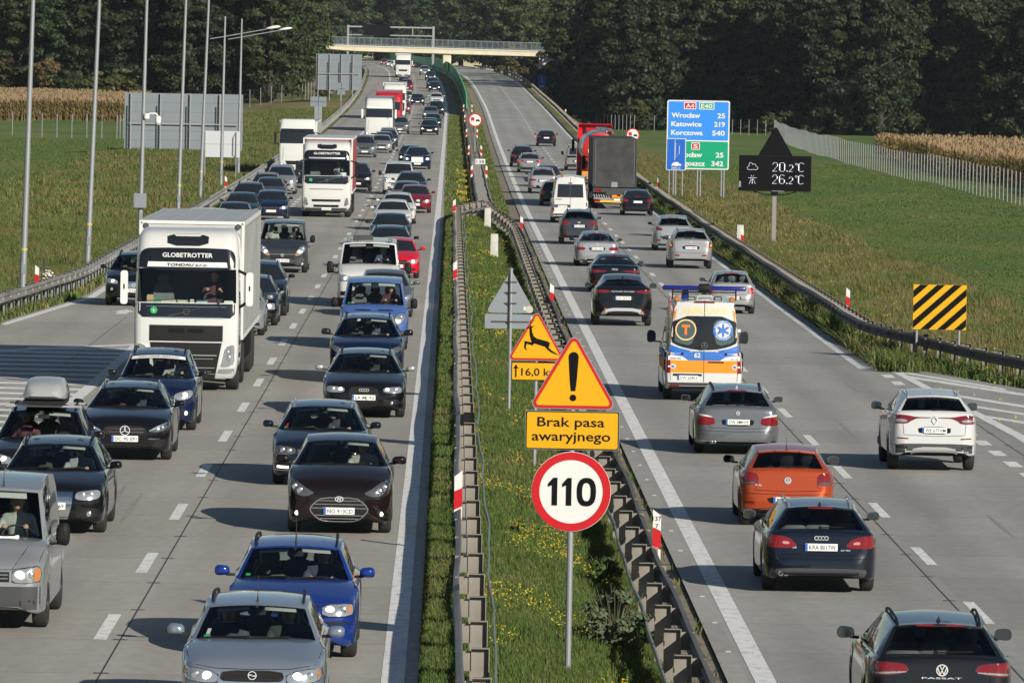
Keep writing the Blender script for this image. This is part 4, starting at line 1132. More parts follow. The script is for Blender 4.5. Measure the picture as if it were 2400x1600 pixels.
m = MB(); m.box((19.2, 0, 2.0), (1.6, 3, 4.0)); m.box((20.8, 0, 3.2), (3.5, 5, 1.4)); m.build("abutment", [M_CONC], o)
m = MB(); m.add([(14.2, -6, -2.2), (14.2, 9, -2.2), (20.5, 9, 3.3), (20.5, -6, 3.3), (30, -6, 3.3), (30, -12, -2.2)], [(0, 1, 2, 3), (0, 3, 4, 5)]); m.build("paved_slope", [noise_mat("slope_paving", [(.03, .035, .025), (.06, .06, .045)], 1.2, .9)], o)
rl = MB()
for k in range(47): x = -25 + k; rl.bar((x, -1.6, dz(x)+1.15), (x, -1.6, dz(x)+2.55), .07)
for z in (1.32, 2.55): rl.bar((-25, -1.6, dz(-25)+z), (21.5, -1.6, dz(21.5)+z), .07)
for k in range(232): x = -25 + k*.2; rl.bar((x, -1.6, dz(x)+1.32), (x, -1.6, dz(x)+2.5), .035)
rl.build("railing", [mat("railing_blue_grey", (.22, .27, .31), .5)], o)
o = thing("sign_gantry", "grey overhead gantry with dark message panel behind the road bridge", "gantry", (float(cx(1300)), 1300, float(gz(1300))))
m = MB(); m.box((.45, 0, 4.3), (.45, .45, 8.6)); m.box((-16.2, 0, 4.3), (.4, .4, 8.6)); m.build("column", [M_POLE], o)
m = MB(); m.box((-8, 0, 8.3), (17, .3, .30)); m.box((-8, 0, 6.7), (17, .3, .22))
for x in (-16.2, -11.8, -8.2, -3.6, .4): m.box((x, 0, 7.5), (.18, .2, 1.6))
m.build("truss_beam", [M_POLE], o)
m = MB(); m.box((-10.6, -.4, 7.7), (5.2, .4, 2.1)); m.build("message_panel", [M_BLK], o)
o = thing("screen_wall", "green glare screen curving along the median towards the bridge", "screen", (1.75, 770, ground(1.75, 770)))
m = MB(); rows = []; y = 768
M_SCR = noise_mat("screen_green", [(.07, .48, .22), (.09, .55, .26)], .5, .5)
while y < 2100:
    x = 1.75 + float(cx(y)) - 1.75; z = ground(1.75, y) - ground(1.75, 770)
    h_ = 1.75*float(sstep(y, 760, 790)) + .1
    rows.append([(x-.06, y-770, z+.45), (x-.06, y-770, z+.45+h_), (x+.06, y-770, z+.45+h_), (x+.06, y-770, z+.45)]); y += 4 if y < 1300 else 10
m.grid(rows, 0, closed=True); m.build("panels", [M_SCR], o)
m = MB(); y = 790
while y < 1500: x = float(cx(y)); z = ground(1.75, y) - ground(1.75, 770); m.box((x, y-770, z+1.1), (.16, .10, 2.3)); y += 8
m.build("screen_posts", [M_GREEN], o)
m = MB(); y = 1145; m.box((float(cx(y))-.1, y-770, ground(1.75, y)-ground(1.75, 770)+1.6), (.3, 1.6, 1.5)); m.build("dark_gap_panel", [M_BLK], o)

# ------------------------------------------------------------------ thin haze in the air
hz = MB(); hz.box((0, 2350, 26), (5040, 5340, 80))
hm = bpy.data.materials.new("haze"); hm.use_nodes = True; ht = hm.node_tree
for n_ in list(ht.nodes): ht.nodes.remove(n_)
ho = ht.nodes.new("ShaderNodeOutputMaterial"); hv = ht.nodes.new("ShaderNodeVolumePrincipled")
hv.inputs["Color"].default_value = (.80, .90, 1, 1); hv.inputs["Density"].default_value = .00003; hv.inputs["Anisotropy"].default_value = .1
ht.links.new(hv.outputs[0], ho.inputs["Volume"])
setting(hz.build("haze", [hm]), "stuff")
# ------------------------------------------------------------------ cars and vans
# A vehicle is built with its front at y = -L/2 and its wheels on z = 0; x > 0 is the driver's side.
def paint(name, col, metal=.25, rough=.32, coat=1.0):
    return mat("paint_" + name, col, rough, metal, coat, spec=.12)
G_SEE = glass_mat("window_glass", (.80, .86, .84), 1.40)
G_TINT = glass_mat("tinted_glass", (.30, .33, .34), 1.45)
G_DARK = mat("dark_glass", (.012, .015, .018), .04, 0, 0, spec=.7)
M_TYRE = mat("tyre_rubber", (.018, .018, .019), .85)
M_RIM = mat("alloy_rim", (.42, .43, .45), .3, .8)
M_RIMD = mat("dark_rim", (.05, .05, .055), .4, .6)
M_GLOSSB = mat("gloss_black", (.008, .008, .01), .12, 0, .6)
M_CHROME = mat("chrome", (.75, .76, .78), .12, 1.0)
M_MIRR = mat("mirror_glass", (.16, .18, .2), .06, 1.0)
M_LETT = mat("bright_letter", (.62, .63, .64), .4, .3)
M_SILV = mat("satin_silver", (.48, .49, .5), .38, .7)
M_LAMP = mat("lamp_glass", (.40, .42, .44), .16, .6, 1.0)
M_LAMPD = mat("dark_lamp", (.10, .105, .115), .12, .4, 1.0)
M_BULB = mat("lit_bulb", (.8, .78, .7), .2, 0, emit=(1, .93, .78), estr=1.8)
M_GLARE = mat("glaring_lamp", (.8, .8, .75), .2, 0, emit=(1, .96, .86), estr=7)
M_BULBO = mat("reflector_bowl", (.8, .8, .8), .1, .9, 1.0)
M_AMB = mat("amber_lens", (.45, .15, .03), .2, 0, .6)
M_TAIL = mat("red_lens", (.15, .003, .006), .12, 0, 1.0, emit=(1, .02, .03), estr=.02, spec=.2)
M_TAILD = mat("dark_red_lens", (.13, .004, .008), .12, 0, 1.0)
M_BRAKE = mat("lit_brake_lens", (.6, .02, .02), .2, 0, emit=(1, .04, .05), estr=1.3)
M_SEAT = mat("seat_fabric", (.12, .12, .125), .9)
M_SEATG = mat("seat_grey", (.14, .145, .15), .9)
M_LINER = mat("roof_lining", (.36, .37, .35), .9)
M_PLATE = mat("plate_white", (.72, .72, .70), .4)
M_PBLUE = mat("plate_blue", (.02, .09, .42), .4)
M_UNDER = mat("underbody", (.010, .010, .010), .9, spec=.1)

def smooth_poly(p, it=2, keep=.22):
    for _ in range(it):
        q = []
        for i in range(len(p)):
            a, b = p[i], p[(i+1) % len(p)]
            q += [(a[0]+(b[0]-a[0])*keep, a[1]+(b[1]-a[1])*keep), (b[0]-(b[0]-a[0])*keep, b[1]-(b[1]-a[1])*keep)]
        p = q
    return p
def mirror(p): return [(-x, z) for x, z in reversed(p)]
class Skin:
    """lays outlines (x, z) onto a body seen from the front or the rear"""
    def __init__(s, V, F, L):
        s.t = BVHTree.FromPolygons([tuple(v) for v in V], F); s.L = L
    def hit(s, x, z, rear):
        d = Vector((0, -1, 0)) if rear else Vector((0, 1, 0))
        o = Vector((x, s.L*1.2 if rear else -s.L*1.2, z))
        h = s.t.ray_cast(o, d)
        return h[0].y if h[0] is not None else None
    def lay(s, mb, poly, rear=False, off=.006, step=.06, m=0, it=0):
        if it: poly = smooth_poly(poly, it)
        bm = bmesh.new()
        bm.faces.new([bm.verts.new((x, 0, z)) for x, z in poly])
        for ax in (0, 2):
            lo = min(p[0 if ax == 0 else 1] for p in poly); hi = max(p[0 if ax == 0 else 1] for p in poly)
            n = int((hi - lo)/step)
            for k in range(1, n+1):
                c = lo + (hi - lo)*k/(n+1)
                nrm = (1, 0, 0) if ax == 0 else (0, 0, 1)
                bmesh.ops.bisect_plane(bm, geom=bm.verts[:]+bm.edges[:]+bm.faces[:], plane_co=(c if ax == 0 else 0, 0, c if ax == 2 else 0), plane_no=nrm)
        bmesh.ops.triangulate(bm, faces=bm.faces[:])
        bm.verts.index_update()
        ys = [s.hit(v.co.x, v.co.z, rear) for v in bm.verts]
        good = [y for y in ys if y is not None]
        if not good: bm.free(); return mb
        fb = (min(good) if rear else max(good))
        sg = 1 if rear else -1
        vs = [(v.co.x, (y if y is not None else fb) + sg*off, v.co.z) for v, y in zip(bm.verts, ys)]
        fs = [[v.index for v in f.verts] for f in bm.faces]
        bm.free()
        return mb.add(vs, fs, m)
    def seam(s, mb, pts, wd=.008, rear=False, off=.004, m=0, closed=False):
        """thin strip along a line of (x, z) points"""
        P = []
        n = len(pts)
        for i in range(n if closed else n-1):
            a, b = pts[i], pts[(i+1) % n]
            k = max(1, int(math.hypot(b[0]-a[0], b[1]-a[1])/.06))
            P += [(a[0]+(b[0]-a[0])*j/k, a[1]+(b[1]-a[1])*j/k) for j in range(k)]
        P.append(pts[0] if closed else pts[-1])
        rows = []
        sg = 1 if rear else -1
        last = None
        for i, p in enumerate(P):
            q, r = P[max(0, i-1)], P[min(len(P)-1, i+1)]
            dx, dz = r[0]-q[0], r[1]-q[1]; l = math.hypot(dx, dz) or 1
            nx, nz = -dz/l*wd/2, dx/l*wd/2
            y = s.hit(p[0], p[1], rear)
            if y is None: y = last
            if y is None: continue
            last = y
            rows.append([(p[0]+nx, y+sg*off, p[1]+nz), (p[0]-nx, y+sg*off, p[1]-nz)])
        if len(rows) > 1: mb.grid(rows, m)
        return mb
    def text(s, mb, txt, x, z, h, rear=True, width=None, m=0, bold=.012, align='c', off=.006):
        t = MB(); fl = -1 if rear else 1
        put_text(t, txt, x, z, h, 0, align, width, bold, 0, fl)
        out = []
        y0 = None
        for v in t.v:
            y = s.hit(v[0], v[2], rear)
            if y is None: y = y0 if y0 is not None else 0
            y0 = y
            out.append((v[0], y + (off if rear else -off), v[2]))
        return mb.add(out, t.f, m)

DEF = dict(L=4.4, W=1.80, H=1.47, yc=1.05, zc=.98, zh=.76, yw=1.75, zw=1.40, yr=3.75, zr=1.40, yb=4.22, zb=1.02, tail='hatch',
           wt=.60, wtr=.58, wf=.88, wr=3.55, r=.325, zl=.20, pillars=(2.15, 3.15), yD=3.75, van=False, nose=.24, roundf=.58, roundr=.66, tum=.09, rails=False,
           panel=None)
def car_shell(S, see):
    """returns body MB (paint, trim, under), glass dict"""
    L, W, H = S['L'], S['W'], S['H']; hw = W/2
    yA = S['yc'] + S.get('sweep', .26)
    nz = S['zh'] - S['nose']
    if S['tail'] == 'sedan':
        tail = [(S['yb'], S['zb']), (L-.35, S['zb']-.005), (L-.14, S['zb']-.03), (L-.08, S['zb']-.10), (L-.05, S['zb']-.28), (L-.025, .62), (L, .50)]
    else:
        tail = [(S['yb'], S['zb']), (L-.085, S['zb']-.05), (L-.07, S['zb']-.14), (L-.055, S['zb']-.30), (L-.03, max(.62, S['zb']-.42)), (L, .52)]
    f = S['zc']-S['zh']
    zt_ = pchip([0, .025, .06, .12, .20, .34, S['yc']*.72, S['yc'], yA] + [yA+.4*(S['yb']-yA)] + [y for y, z in tail],
                [nz, nz+S['nose']*.40, nz+S['nose']*.62, nz+S['nose']*.82, S['zh'], S['zh']+f*.22, S['zh']+f*.74, S['zc'], S['zc']+.015] + [S['zc']+.015+.35*(S['zb']-S['zc']-.015)] + [z for y, z in tail])
    rf, rr = S['roundf'], S['roundr']
    w_ = pchip([0, .02, .06, .14, .28, .5, .8, L-.8, L-.4, L-.18, L-.08, L-.03, L],
               [rf, rf+(1-rf)*.32, rf+(1-rf)*.56, rf+(1-rf)*.77, rf+(1-rf)*.91, .985, 1, 1, .985, rr+(1-rr)*.78, rr+(1-rr)*.52, rr+(1-rr)*.26, rr])
    zl = S['zl']
    zl_ = pchip([0, .05, .2, .6, L-.5, L-.12, L], [zl+.09, zl+.03, zl, zl+.03, zl+.03, zl+.05, zl+.12])
    r = S['r']; ra = r + .055
    ys = set([0, .01, .025, .045, .07, .10, .14, .19, .25, .32, .42, .55, S['yc']*.72, S['yc'], yA, S['yb'], L-.5, L-.35, L-.25, L-.18, L-.13, L-.10, L-.085, L-.07, L-.055, L-.04, L-.025, L-.01, L])
    for c in (S['wf'], S['wr']):
        for k in range(13): ys.add(c - ra*math.cos(math.pi*k/12))
        ys.add(c-ra-.004); ys.add(c+ra+.004)
    for k in range(12): ys.add(yA + (S['yb']-yA)*k/12)
    ys = sorted(y for y in ys if 0 <= y <= L)
    ys = [y for i, y in enumerate(ys) if i == 0 or y - ys[i-1] > .0015]
    def arch(y):
        z = -1
        for c in (S['wf'], S['wr']):
            d = abs(y-c)
            if d < ra: z = max(z, r + math.sqrt(ra*ra - d*d))
        return z
    y0 = -L/2
    def wb(y): return float(w_(y))*hw - S['tum']
    def sect(y):
        wv, zt, z0 = float(w_(y))*hw, float(zt_(y)), float(zl_(y))
        zs = max(z0, arch(y)); zs = min(zs, zt-.10)
        hz = zt - zs
        crown = S.get('crown', .035)*min(1, y/.3, (L-y)/.1 + .15)
        k = min(1, wv/(hw*.8))
        tm = S['tum']*k
        pts = [(0, z0+.01), (wv*.68, z0+.01), (wv-.06*k, zs), (wv-.018, zs+.03), (wv-.004, zs+hz*.28), (wv, zs+hz*.5), (wv-.008, zs+hz*.7), (wv-.02, zs+hz*.84),
               (wv-.45*tm, zt-.035*min(1, hz/.3)), (wv-tm, zt), (wv*.78-tm*.5, zt+crown*.45), (wv*.42, zt+crown*.85), (0, zt+crown)]
        return [(x, y0+y, z) for x, z in pts], zt + crown
    secs = [sect(y)[0] for y in ys]
    body = MB()
    n = len(secs[0])
    for sgn in (1, -1):
        pts = [[(p[0]*sgn, p[1], p[2]) for p in s] for s in secs]
        vs = [p for s in pts for p in s]; fs, ms = [], []
        for i in range(len(ys)-1):
            for j in range(n-1):
                if j >= 9 and yA - .01 <= ys[i] and ys[i+1] <= S['yb'] + .01 and not S.get('closed'): continue
                fs.append((i*n+j, i*n+j+1, (i+1)*n+j+1, (i+1)*n+j)); ms.append(2 if j < 2 else 0)
        fs.append(tuple(range(n))); ms.append(0); fs.append(tuple((len(ys)-1)*n+k for k in range(n))); ms.append(0)
        body.add(vs, fs, ms)
    # ---- greenhouse
    def hood(y): return float(zt_(y)) + S.get('crown', .035)
    wbA, wbR = wb(yA), wb(S['yb'])
    wt, wtr, yw, zw, yr, zr_, H = S['wt'], S['wtr'], S['yw'], S['zw'], S['yr'], S['zr'], S['H']
    dc = S.get('roofdrop', .045)
    def ws_b(u): return Vector((wbA*u, y0 + S['yc'] + (yA-S['yc'])*u*u, float(zt_(S['yc']))*(1-u*u) + float(zt_(yA))*u*u + .02*(1-u*u)))
    def ws_t(u): return Vector((wt*u, y0 + yw + .10*u*u, zw - dc*u*u))
    zroof = pchip([yw, yw+(yr-yw)*.18, yw+(yr-yw)*.45, yw+(yr-yw)*.8, yr], [zw, zw+(H-zw)*.62, H, H-(H-zr_)*.5, zr_])
    wroof = pchip([yw, yw+.3*(yr-yw), yr], [wt, wt+.012, wtr])
    def rw_t(u): return Vector((wtr*u, y0 + yr - .10*u*u*S.get('rcurve', 1), zr_ - dc*u*u))
    def rw_b(u): return Vector((wbR*u, y0 + S['yb'] - .08*u*u*S.get('rcurve', 1), S['zb'] + .02*(1-u*u)))
    def roofP(u, v):
        a, b = ws_t(u).y, rw_t(u).y
        y = a + (b-a)*v; yy = yw + (yr-yw)*v
        return Vector((float(wroof(yy))*u, y, float(zroof(yy)) - dc*u*u))
    glass = {}
    G = lambda k: glass.setdefault(k, MB())
    def patch(P, us, vs, cell, bulge=0):
        g = [[P(u, v) for u in us] for v in vs]
        for i in range(len(vs)-1):
            for j in range(len(us)-1):
                t = cell((us[j]+us[j+1])/2, (vs[i]+vs[i+1])/2)
                q = [g[i][j], g[i][j+1], g[i+1][j+1], g[i+1][j]]
                if t is None: continue
                if isinstance(t, int): body.add(q, [(0, 1, 2, 3)], t)
                else: G(t).add(q, [(0, 1, 2, 3)])
    ap = S.get('apil', .935)
    us = [-1, -ap, -.75, -.5, -.25, 0, .25, .5, .75, ap, 1]
    bl = S.get('wsbulge', .03)
    def wsP(u, v):
        p = ws_b(u)*(1-v) + ws_t(u)*v
        nb = bl*4*v*(1-v)*(1-u*u)
        return p + Vector((0, -nb*.8, nb*.6))
    patch(wsP, us, [0, .03, .2, .4, .6, .8, .94, 1], lambda u, v: 0 if abs(u) > ap or v > .94 else 'windscreen')
    patch(roofP, [-1, -.94, -.8, -.6, -.3, 0, .3, .6, .8, .94, 1], [0, .06, .15, .3, .45, .6, .75, .9, 1], lambda u, v: 0)
    def rwP(u, v):
        p = rw_b(u)*(1-v) + rw_t(u)*v
        nb = S.get('rwbulge', .03)*4*v*(1-v)*(1-u*u)
        return p + Vector((0, nb*.9, nb*.4))
    rs, rb, rt = S.get('rwside', .92), S.get('rwbot', .05), S.get('rwtop', .89)
    if S.get('reardoors'):
        cell = lambda u, v: 0 if abs(u) > rs or v < rb or v > rt else 'rear_window'
    else: cell = lambda u, v: 0 if abs(u) > rs or v < rb or v > rt else 'rear_window'
    if S.get('norear'): cell = lambda u, v: 0
    patch(rwP, [-1, -rs, -rs*.9, -rs*.5, 0, rs*.5, rs*.9, rs, 1], [0, rb, rb+(rt-rb)*.12, .5*(rb+rt), rt-(rt-rb)*.12, rt, 1], cell)
    # sides
    A, T_ = ws_b(1), ws_t(1); C, B_ = rw_t(1), rw_b(1)
    yl = [A.y, T_.y, C.y, B_.y]
    def top(y):
        if y <= T_.y: t = (y-A.y)/(T_.y-A.y); return A*(1-t) + T_*t, (T_.z-A.z)/(T_.y-A.y)
        if y >= C.y: t = (y-C.y)/max(1e-4, B_.y-C.y); return C*(1-t) + B_*t, (B_.z-C.z)/max(1e-4, B_.y-C.y)
        v = (y-T_.y)/(C.y-T_.y); return roofP(1, v), 0
    pil = [p + y0 for p in S['pillars']]
    yD = S['yD'] + y0
    cols = set(yl) | {yD}
    for p in pil: cols |= {p-.05, p+.05}
    k = 0
    st = S.get('glass0', .10)
    cols.add(A.y + st)
    span = B_.y - A.y
    for k in range(1, 26): cols.add(A.y + span*k/26)
    cols = sorted(c for c in cols if A.y <= c <= B_.y)
    cols = [c for i, c in enumerate(cols) if i == 0 or c-cols[i-1] > .004]
    names = ['side_window']*9
    def pane(y):
        if y < A.y + st or y > yD: return 0
        for p in pil:
            if p-.05 < y < p+.05: return 1
        return 'w%d' % sum(1 for p in pil if y > p)
    lim = S.get('winmax')       # panel vans: no glass behind the driver's door
    for sgn in (1, -1):
        def colpts(y):
            t, sl = top(y)
            bx, bz = wb(y-y0), float(zt_(y-y0))
            bot = Vector((bx, y, bz-.012))
            hgt = max(0, t.z - bz)
            tau = min(hgt, .05*math.sqrt(1+min(sl*sl, 9)))
            lo = min(hgt, .025)
            f1 = lo/max(hgt, 1e-4); f2 = max(f1, 1-tau/max(hgt, 1e-4))
            B2 = Vector((bx, y, bz))
            if hgt < .002: return [bot]*2 + [t]*4
            fr = [0, f1, f1+(f2-f1)*.5, f2, 1]
            bow = lambda q: Vector((.018*4*q*(1-q), 0, 0))
            return [bot] + [B2*(1-q)+t*q + bow(q) for q in fr]
        cp = [colpts(y) for y in cols]
        for i in range(len(cols)-1):
            ym = (cols[i]+cols[i+1])/2
            pn = pane(ym)
            if lim is not None and ym > lim + y0: pn = 0
            for j in range(5):
                q = [cp[i][j], cp[i+1][j], cp[i+1][j+1], cp[i][j+1]]
                q = [Vector((v.x*sgn, v.y, v.z)) for v in q]
                if j in (2, 3) and isinstance(pn, str): G('side_%s_%d' % (pn, sgn)).add(q, [(0, 1, 2, 3)])
                else: body.add(q, [(0, 1, 2, 3)], 1 if (pn == 1 and j in (2, 3)) else 0)
    info = dict(wb=wb, zt=zt_, y0=y0, yA=yA, ws_b=ws_b, ws_t=ws_t, rw_t=rw_t, rw_b=rw_b, roofP=roofP, wsP=wsP, rwP=rwP, w=w_)
    return body, glass, info

_WH = {}
def wheel_meshes(r, wd, dark=False, detail=True):
    key = (r, wd, dark, detail)
    if key in _WH: return _WH[key]
    rr = r*.64
    t = MB().lathe([(rr, -wd/2+.01), (r-.05, -wd/2), (r-.012, -wd/2+.02), (r, -wd/2+.05), (r, wd/2-.05), (r-.012, wd/2-.02), (r-.05, wd/2), (rr, wd/2-.01)], 28, axis='x')
    rim = MB()
    for s in (1, -1):
        if detail:
            rim.lathe([(rr*.99, s*(wd/2-.05)), (rr*1.0, s*(wd/2-.012)), (rr*.93, s*(wd/2-.006)), (rr*.90, s*(wd/2-.03)), (rr*.2, s*(wd/2-.06))], 24, axis='x', m=1)
            for k in range(5):
                a = 2*math.pi*k/5
                p = [(rr*.12, -.5), (rr*.94, -.16), (rr*.94, .16), (rr*.12, .5)]
                vs = []
                for q in p:
                    ra_, an = q[0], a + q[1]*(.8 if q[0] < rr*.5 else 1)
                    vs.append((s*(wd/2-.012), ra_*math.cos(an), ra_*math.sin(an)))
                vs += [(s*(wd/2-.05), v[1], v[2]) for v in vs]
                rim.add(vs, [(0, 1, 2, 3), (7, 6, 5, 4), (0, 4, 5, 1), (1, 5, 6, 2), (2, 6, 7, 3), (3, 7, 4, 0)], 0)
            rim.lathe([(rr*.22, s*(wd/2-.05)), (rr*.2, s*(wd/2-.008)), (.01, s*(wd/2-.004))], 12, axis='x')
        else:
            rim.lathe([(rr, s*(wd/2-.03)), (rr*.9, s*(wd/2-.012)), (rr*.3, s*(wd/2-.03)), (.01, s*(wd/2-.02))], 16, axis='x')
    _WH[key] = (t.mesh("tyre", [M_TYRE], 40), rim.mesh("rim", [M_RIMD if dark else M_RIM, M_PLAS], 40))
    return _WH[key]

def seat_mesh(w=.50):
    b = MB()
    prof = lambda y0, y1, z0, z1, wd, lean: None
    # back rest: rounded slab leaning backwards, with head rest
    def slab(zs, ws, ds, yc, m=0):
        rows = []
        for z, wd, d in zip(zs, ws, ds):
            y = yc(z)
            ring = [(x*wd/2, y + (d/2)*s) for x, s in ((-1, -.3), (-.86, -1), (-.4, -.8), (.4, -.8), (.86, -1), (1, -.3), (1, .6), (.8, 1), (-.8, 1), (-1, .6))]
            rows.append([(p[0], p[1], z) for p in ring])
        b.grid(rows, m, closed=True)
        b.add(rows[0], [tuple(range(10))], m); b.add(rows[-1], [tuple(range(10))], m)
    slab([.0, .1, .3, .48, .56, .60], [w, w, w*.96, w*.86, w*.74, w*.5], [.18, .18, .15, .13, .12, .08], lambda z: .30*z)
    slab([.60, .63, .70, .77, .80], [w*.40, w*.50, w*.54, w*.48, w*.3], [.06, .09, .10, .09, .05], lambda z: .28*z)
    slab([-.20, -.1, .0], [w, w, w*.9], [.5, .52, .5], lambda z: -.25)
    return b
_PR = {}
def make_vehicle(key, spec, detail, near=True):
    """build once per kind: list of (part name, mesh, material list, children)"""
    S = dict(DEF); S.update(spec)
    body, glass, I = car_shell(S, near)
    L, W = S['L'], S['W']; y0 = -L/2
    parts = []
    bmesh_ = body.mesh("body", [None, M_GLOSSB, M_UNDER], 42, merge=.0008)
    parts.append(["body", bmesh_, ['PAINT', M_GLOSSB, M_UNDER], []])
    skin = Skin([v.co for v in bmesh_.vertices], [tuple(p.vertices) for p in bmesh_.polygons], L)
    gl = G_SEE if near else G_DARK
    for k, g in glass.items():
        nm = 'side_window' if k.startswith('side') else k
        gm = gl
        if near and S.get('privacy') and (k == 'rear_window' or (k.startswith('side_w') and k[6] != '0')): gm = G_TINT
        parts.append([nm, g.mesh(nm, [gm], 60, merge=.0005), [gm], []])
    # screen surround so that the pane meets the body with a dark band
    # wheels
    wd = S.get('ww', .215)
    ty, rim = wheel_meshes(S['r'], wd, S.get('darkrim', False), near)
    for c in (S['wf'], S['wr']):
        for s in (1, -1):
            parts.append(["wheel", ty, None, [["rim", rim, None, [], (0, 0, 0)]], (s*(W/2-wd/2-.015), y0+c, S['r'])])
    # mirrors
    mz = S.get('mz', float(I['zt'](I['yA'])) + .10); my = y0 + I['yA'] + S.get('my', .12)
    mw, mh = S.get('mw', .21), S.get('mh', .14)
    for s in (1, -1):
        m = MB()
        xb = I['wb'](I['yA'] + .12) + .02
        xo = W/2 + S.get('mo', .10)
        rows = []
        for yy, sc in ((-.085, .35), (-.075, .72), (-.04, .96), (.0, 1.0), (.05, .98), (.07, .94)):
            rows.append([(s*(xo + a*mw/2*sc), my + yy, mz + b*mh/2*sc) for a, b in smooth_poly([(-1, -.8), (-.9, .75), (.55, 1), (1, .45), (.95, -.7), (.5, -1)], 1)])
        m.grid(rows, 0, closed=True); m.add(rows[0], [tuple(range(len(rows[0])))], 0); m.add(rows[-1], [tuple(range(len(rows[0])))], 1)
        m.bar((s*xb, my+.02, mz-mh*.42), (s*(xo-mw*.25), my, mz-mh*.38), .05, 2, .035)
        mm = [S.get('mirror', 'PAINT'), M_MIRR, M_PLAS]
        parts.append(["wing_mirror", m.mesh("wing_mirror", [None]*3, 45), mm, []])
    # cabin
    if near:
        dz = float(I['zt'](I['yA'])); wi = I['wb'](I['yA']) - .04
        d = MB()
        rows = []
        for v in (0, .35, .7, 1):
            rows.append([tuple(I['ws_b'](u)*.985 + Vector((0, .06 + v*S.get('dashd', .50), -.012 - .03*v + (.05 if v > .3 and u > .2 and u < .7 else 0)))) for u in (-1, -.6, -.2, .2, .45, .7, 1)])
        rows.append([(p[0], p[1] + .05, p[2] - .42) for p in rows[-1]])
        d.grid(rows)
        yb_ = y0 + S['yb'] - .12
        # inner door walls and floor
        for s in (1, -1): d.add([(s*wi, y0+S['yc']+.2, .32), (s*wi, yb_, .32), (s*(I['wb'](S['yb']-.4)-.03), yb_, float(I['zt'](S['yb']))-.03), (s*wi, y0+I['yA']+.1, dz-.02)], [(0, 1, 2, 3)])
        d.add([(-wi, y0+S['yc'], .33), (wi, y0+S['yc'], .33), (wi, yb_, .33), (-wi, yb_, .33)], [(0, 1, 2, 3)])
        d.add([(-wi, yb_, .33), (wi, yb_, .33), (wi, yb_, S['zb']-.06), (-wi, yb_, S['zb']-.06)], [(0, 1, 2, 3)])
        parts.append(["dashboard", d.mesh("dashboard", [M_INT], 40), [M_INT], []])
        lin = MB()
        us = (-.93, -.5, 0, .5, .93)
        lin.grid([[tuple(I['roofP'](u, v) - Vector((0, 0, .022))) for u in us] for v in (.03, .2, .5, .8, .97)])
        parts.append(["roof_lining", lin.mesh("roof_lining", [M_LINER], 60), [M_LINER], []])
        sm = seat_mesh(); sme = sm.mesh("seat", [None], 50)
        ys_ = y0 + I['yA'] + S.get('seaty', 1.02); zs_ = S.get('seatz', S['H'] - .98)
        for s in (1, -1): parts.append(["seat", sme, [S.get('seatm', M_SEAT)], [], (s*S.get('seatx', .36), ys_, zs_)])
        if not S.get('noback') and S['yb'] - I['yA'] > 2.1:
            for x in (-.40, .0, .40): parts.append(["rear_seat", sme, [S.get('seatm', M_SEAT)], [], (x, ys_ + .86, zs_ + .01)])
        st = MB()
        cw = Vector((S.get('seatx', .36), ys_ - .60, zs_ + .32)); q = Matrix.Rotation(R(-25), 3, 'X')
        ring = [cw + q @ Vector((.19*math.cos(t), 0, .19*math.sin(t))) for t in [2*math.pi*k/20 for k in range(21)]]
        st.tube(ring, .016, 6); st.bar(cw + q @ Vector((-.18, 0, 0)), cw + q @ Vector((.18, 0, 0)), .03); st.bar(cw, cw + q @ Vector((0, 0, -.18)), .03)
        parts.append(["steering_wheel", st.mesh("steering_wheel", [M_INT], 50), [M_INT], []])
        if S.get('visors', True):
            vi = MB()
            for s in (1, -1):
                a, b = I['wsP'](s*.14, .955), I['wsP'](s*.74, .955); c, e = I['wsP'](s*.14, .80), I['wsP'](s*.74, .80)
                o = Vector((0, .05, -.015)); o2 = Vector((0, .075, -.005))
                P = [a+o, b+o, e+o2, c+o2]
                P = P + [p + Vector((0, .018, .012)) for p in P]
                vi.add(P, [(0, 1, 2, 3), (4, 5, 6, 7), (0, 1, 5, 4), (1, 2, 6, 5), (2, 3, 7, 6), (3, 0, 4, 7)])
            parts.append(["sun_visors", vi.mesh("sun_visors", [M_LINER]), [M_LINER], []])
            iv = MB(); p = I['wsP'](0, .80) + Vector((0, .07, -.03))
            iv.prism(rrect(p.x-.11, p.z-.035, p.x+.11, p.z+.035, .03), p.y, p.y+.03); iv.bar(p + Vector((0, .01, .02)), p + Vector((0, -.02, .07)), .02)
            parts.append(["inner_mirror", iv.mesh("inner_mirror", [M_INT]), [M_INT], []])
    if S.get('rails'):
        for s in (1, -1):
            m = MB(); a, b = S['rails'] if isinstance(S['rails'], tuple) else (.05, .95)
            P = []
            for k in range(11):
                v = a + (b-a)*k/10
                p = I['roofP'](.90, v); p.x *= s
                P.append(p + Vector((0, 0, .005 if k in (0, 10) else .045)))
            m.tube(P, .017, 6)
            for k in (1, 5, 9): m.bar(P[k] - Vector((0, 0, .06)), P[k], .03, 0)
            rm = S.get('railm', M_PLAS)
            parts.append(["roof_rail", m.mesh("roof_rail", [None], 50), [rm], []])
    detail(parts, skin, S, I, near)
    return dict(parts=parts, S=S, I=I, skin=skin)

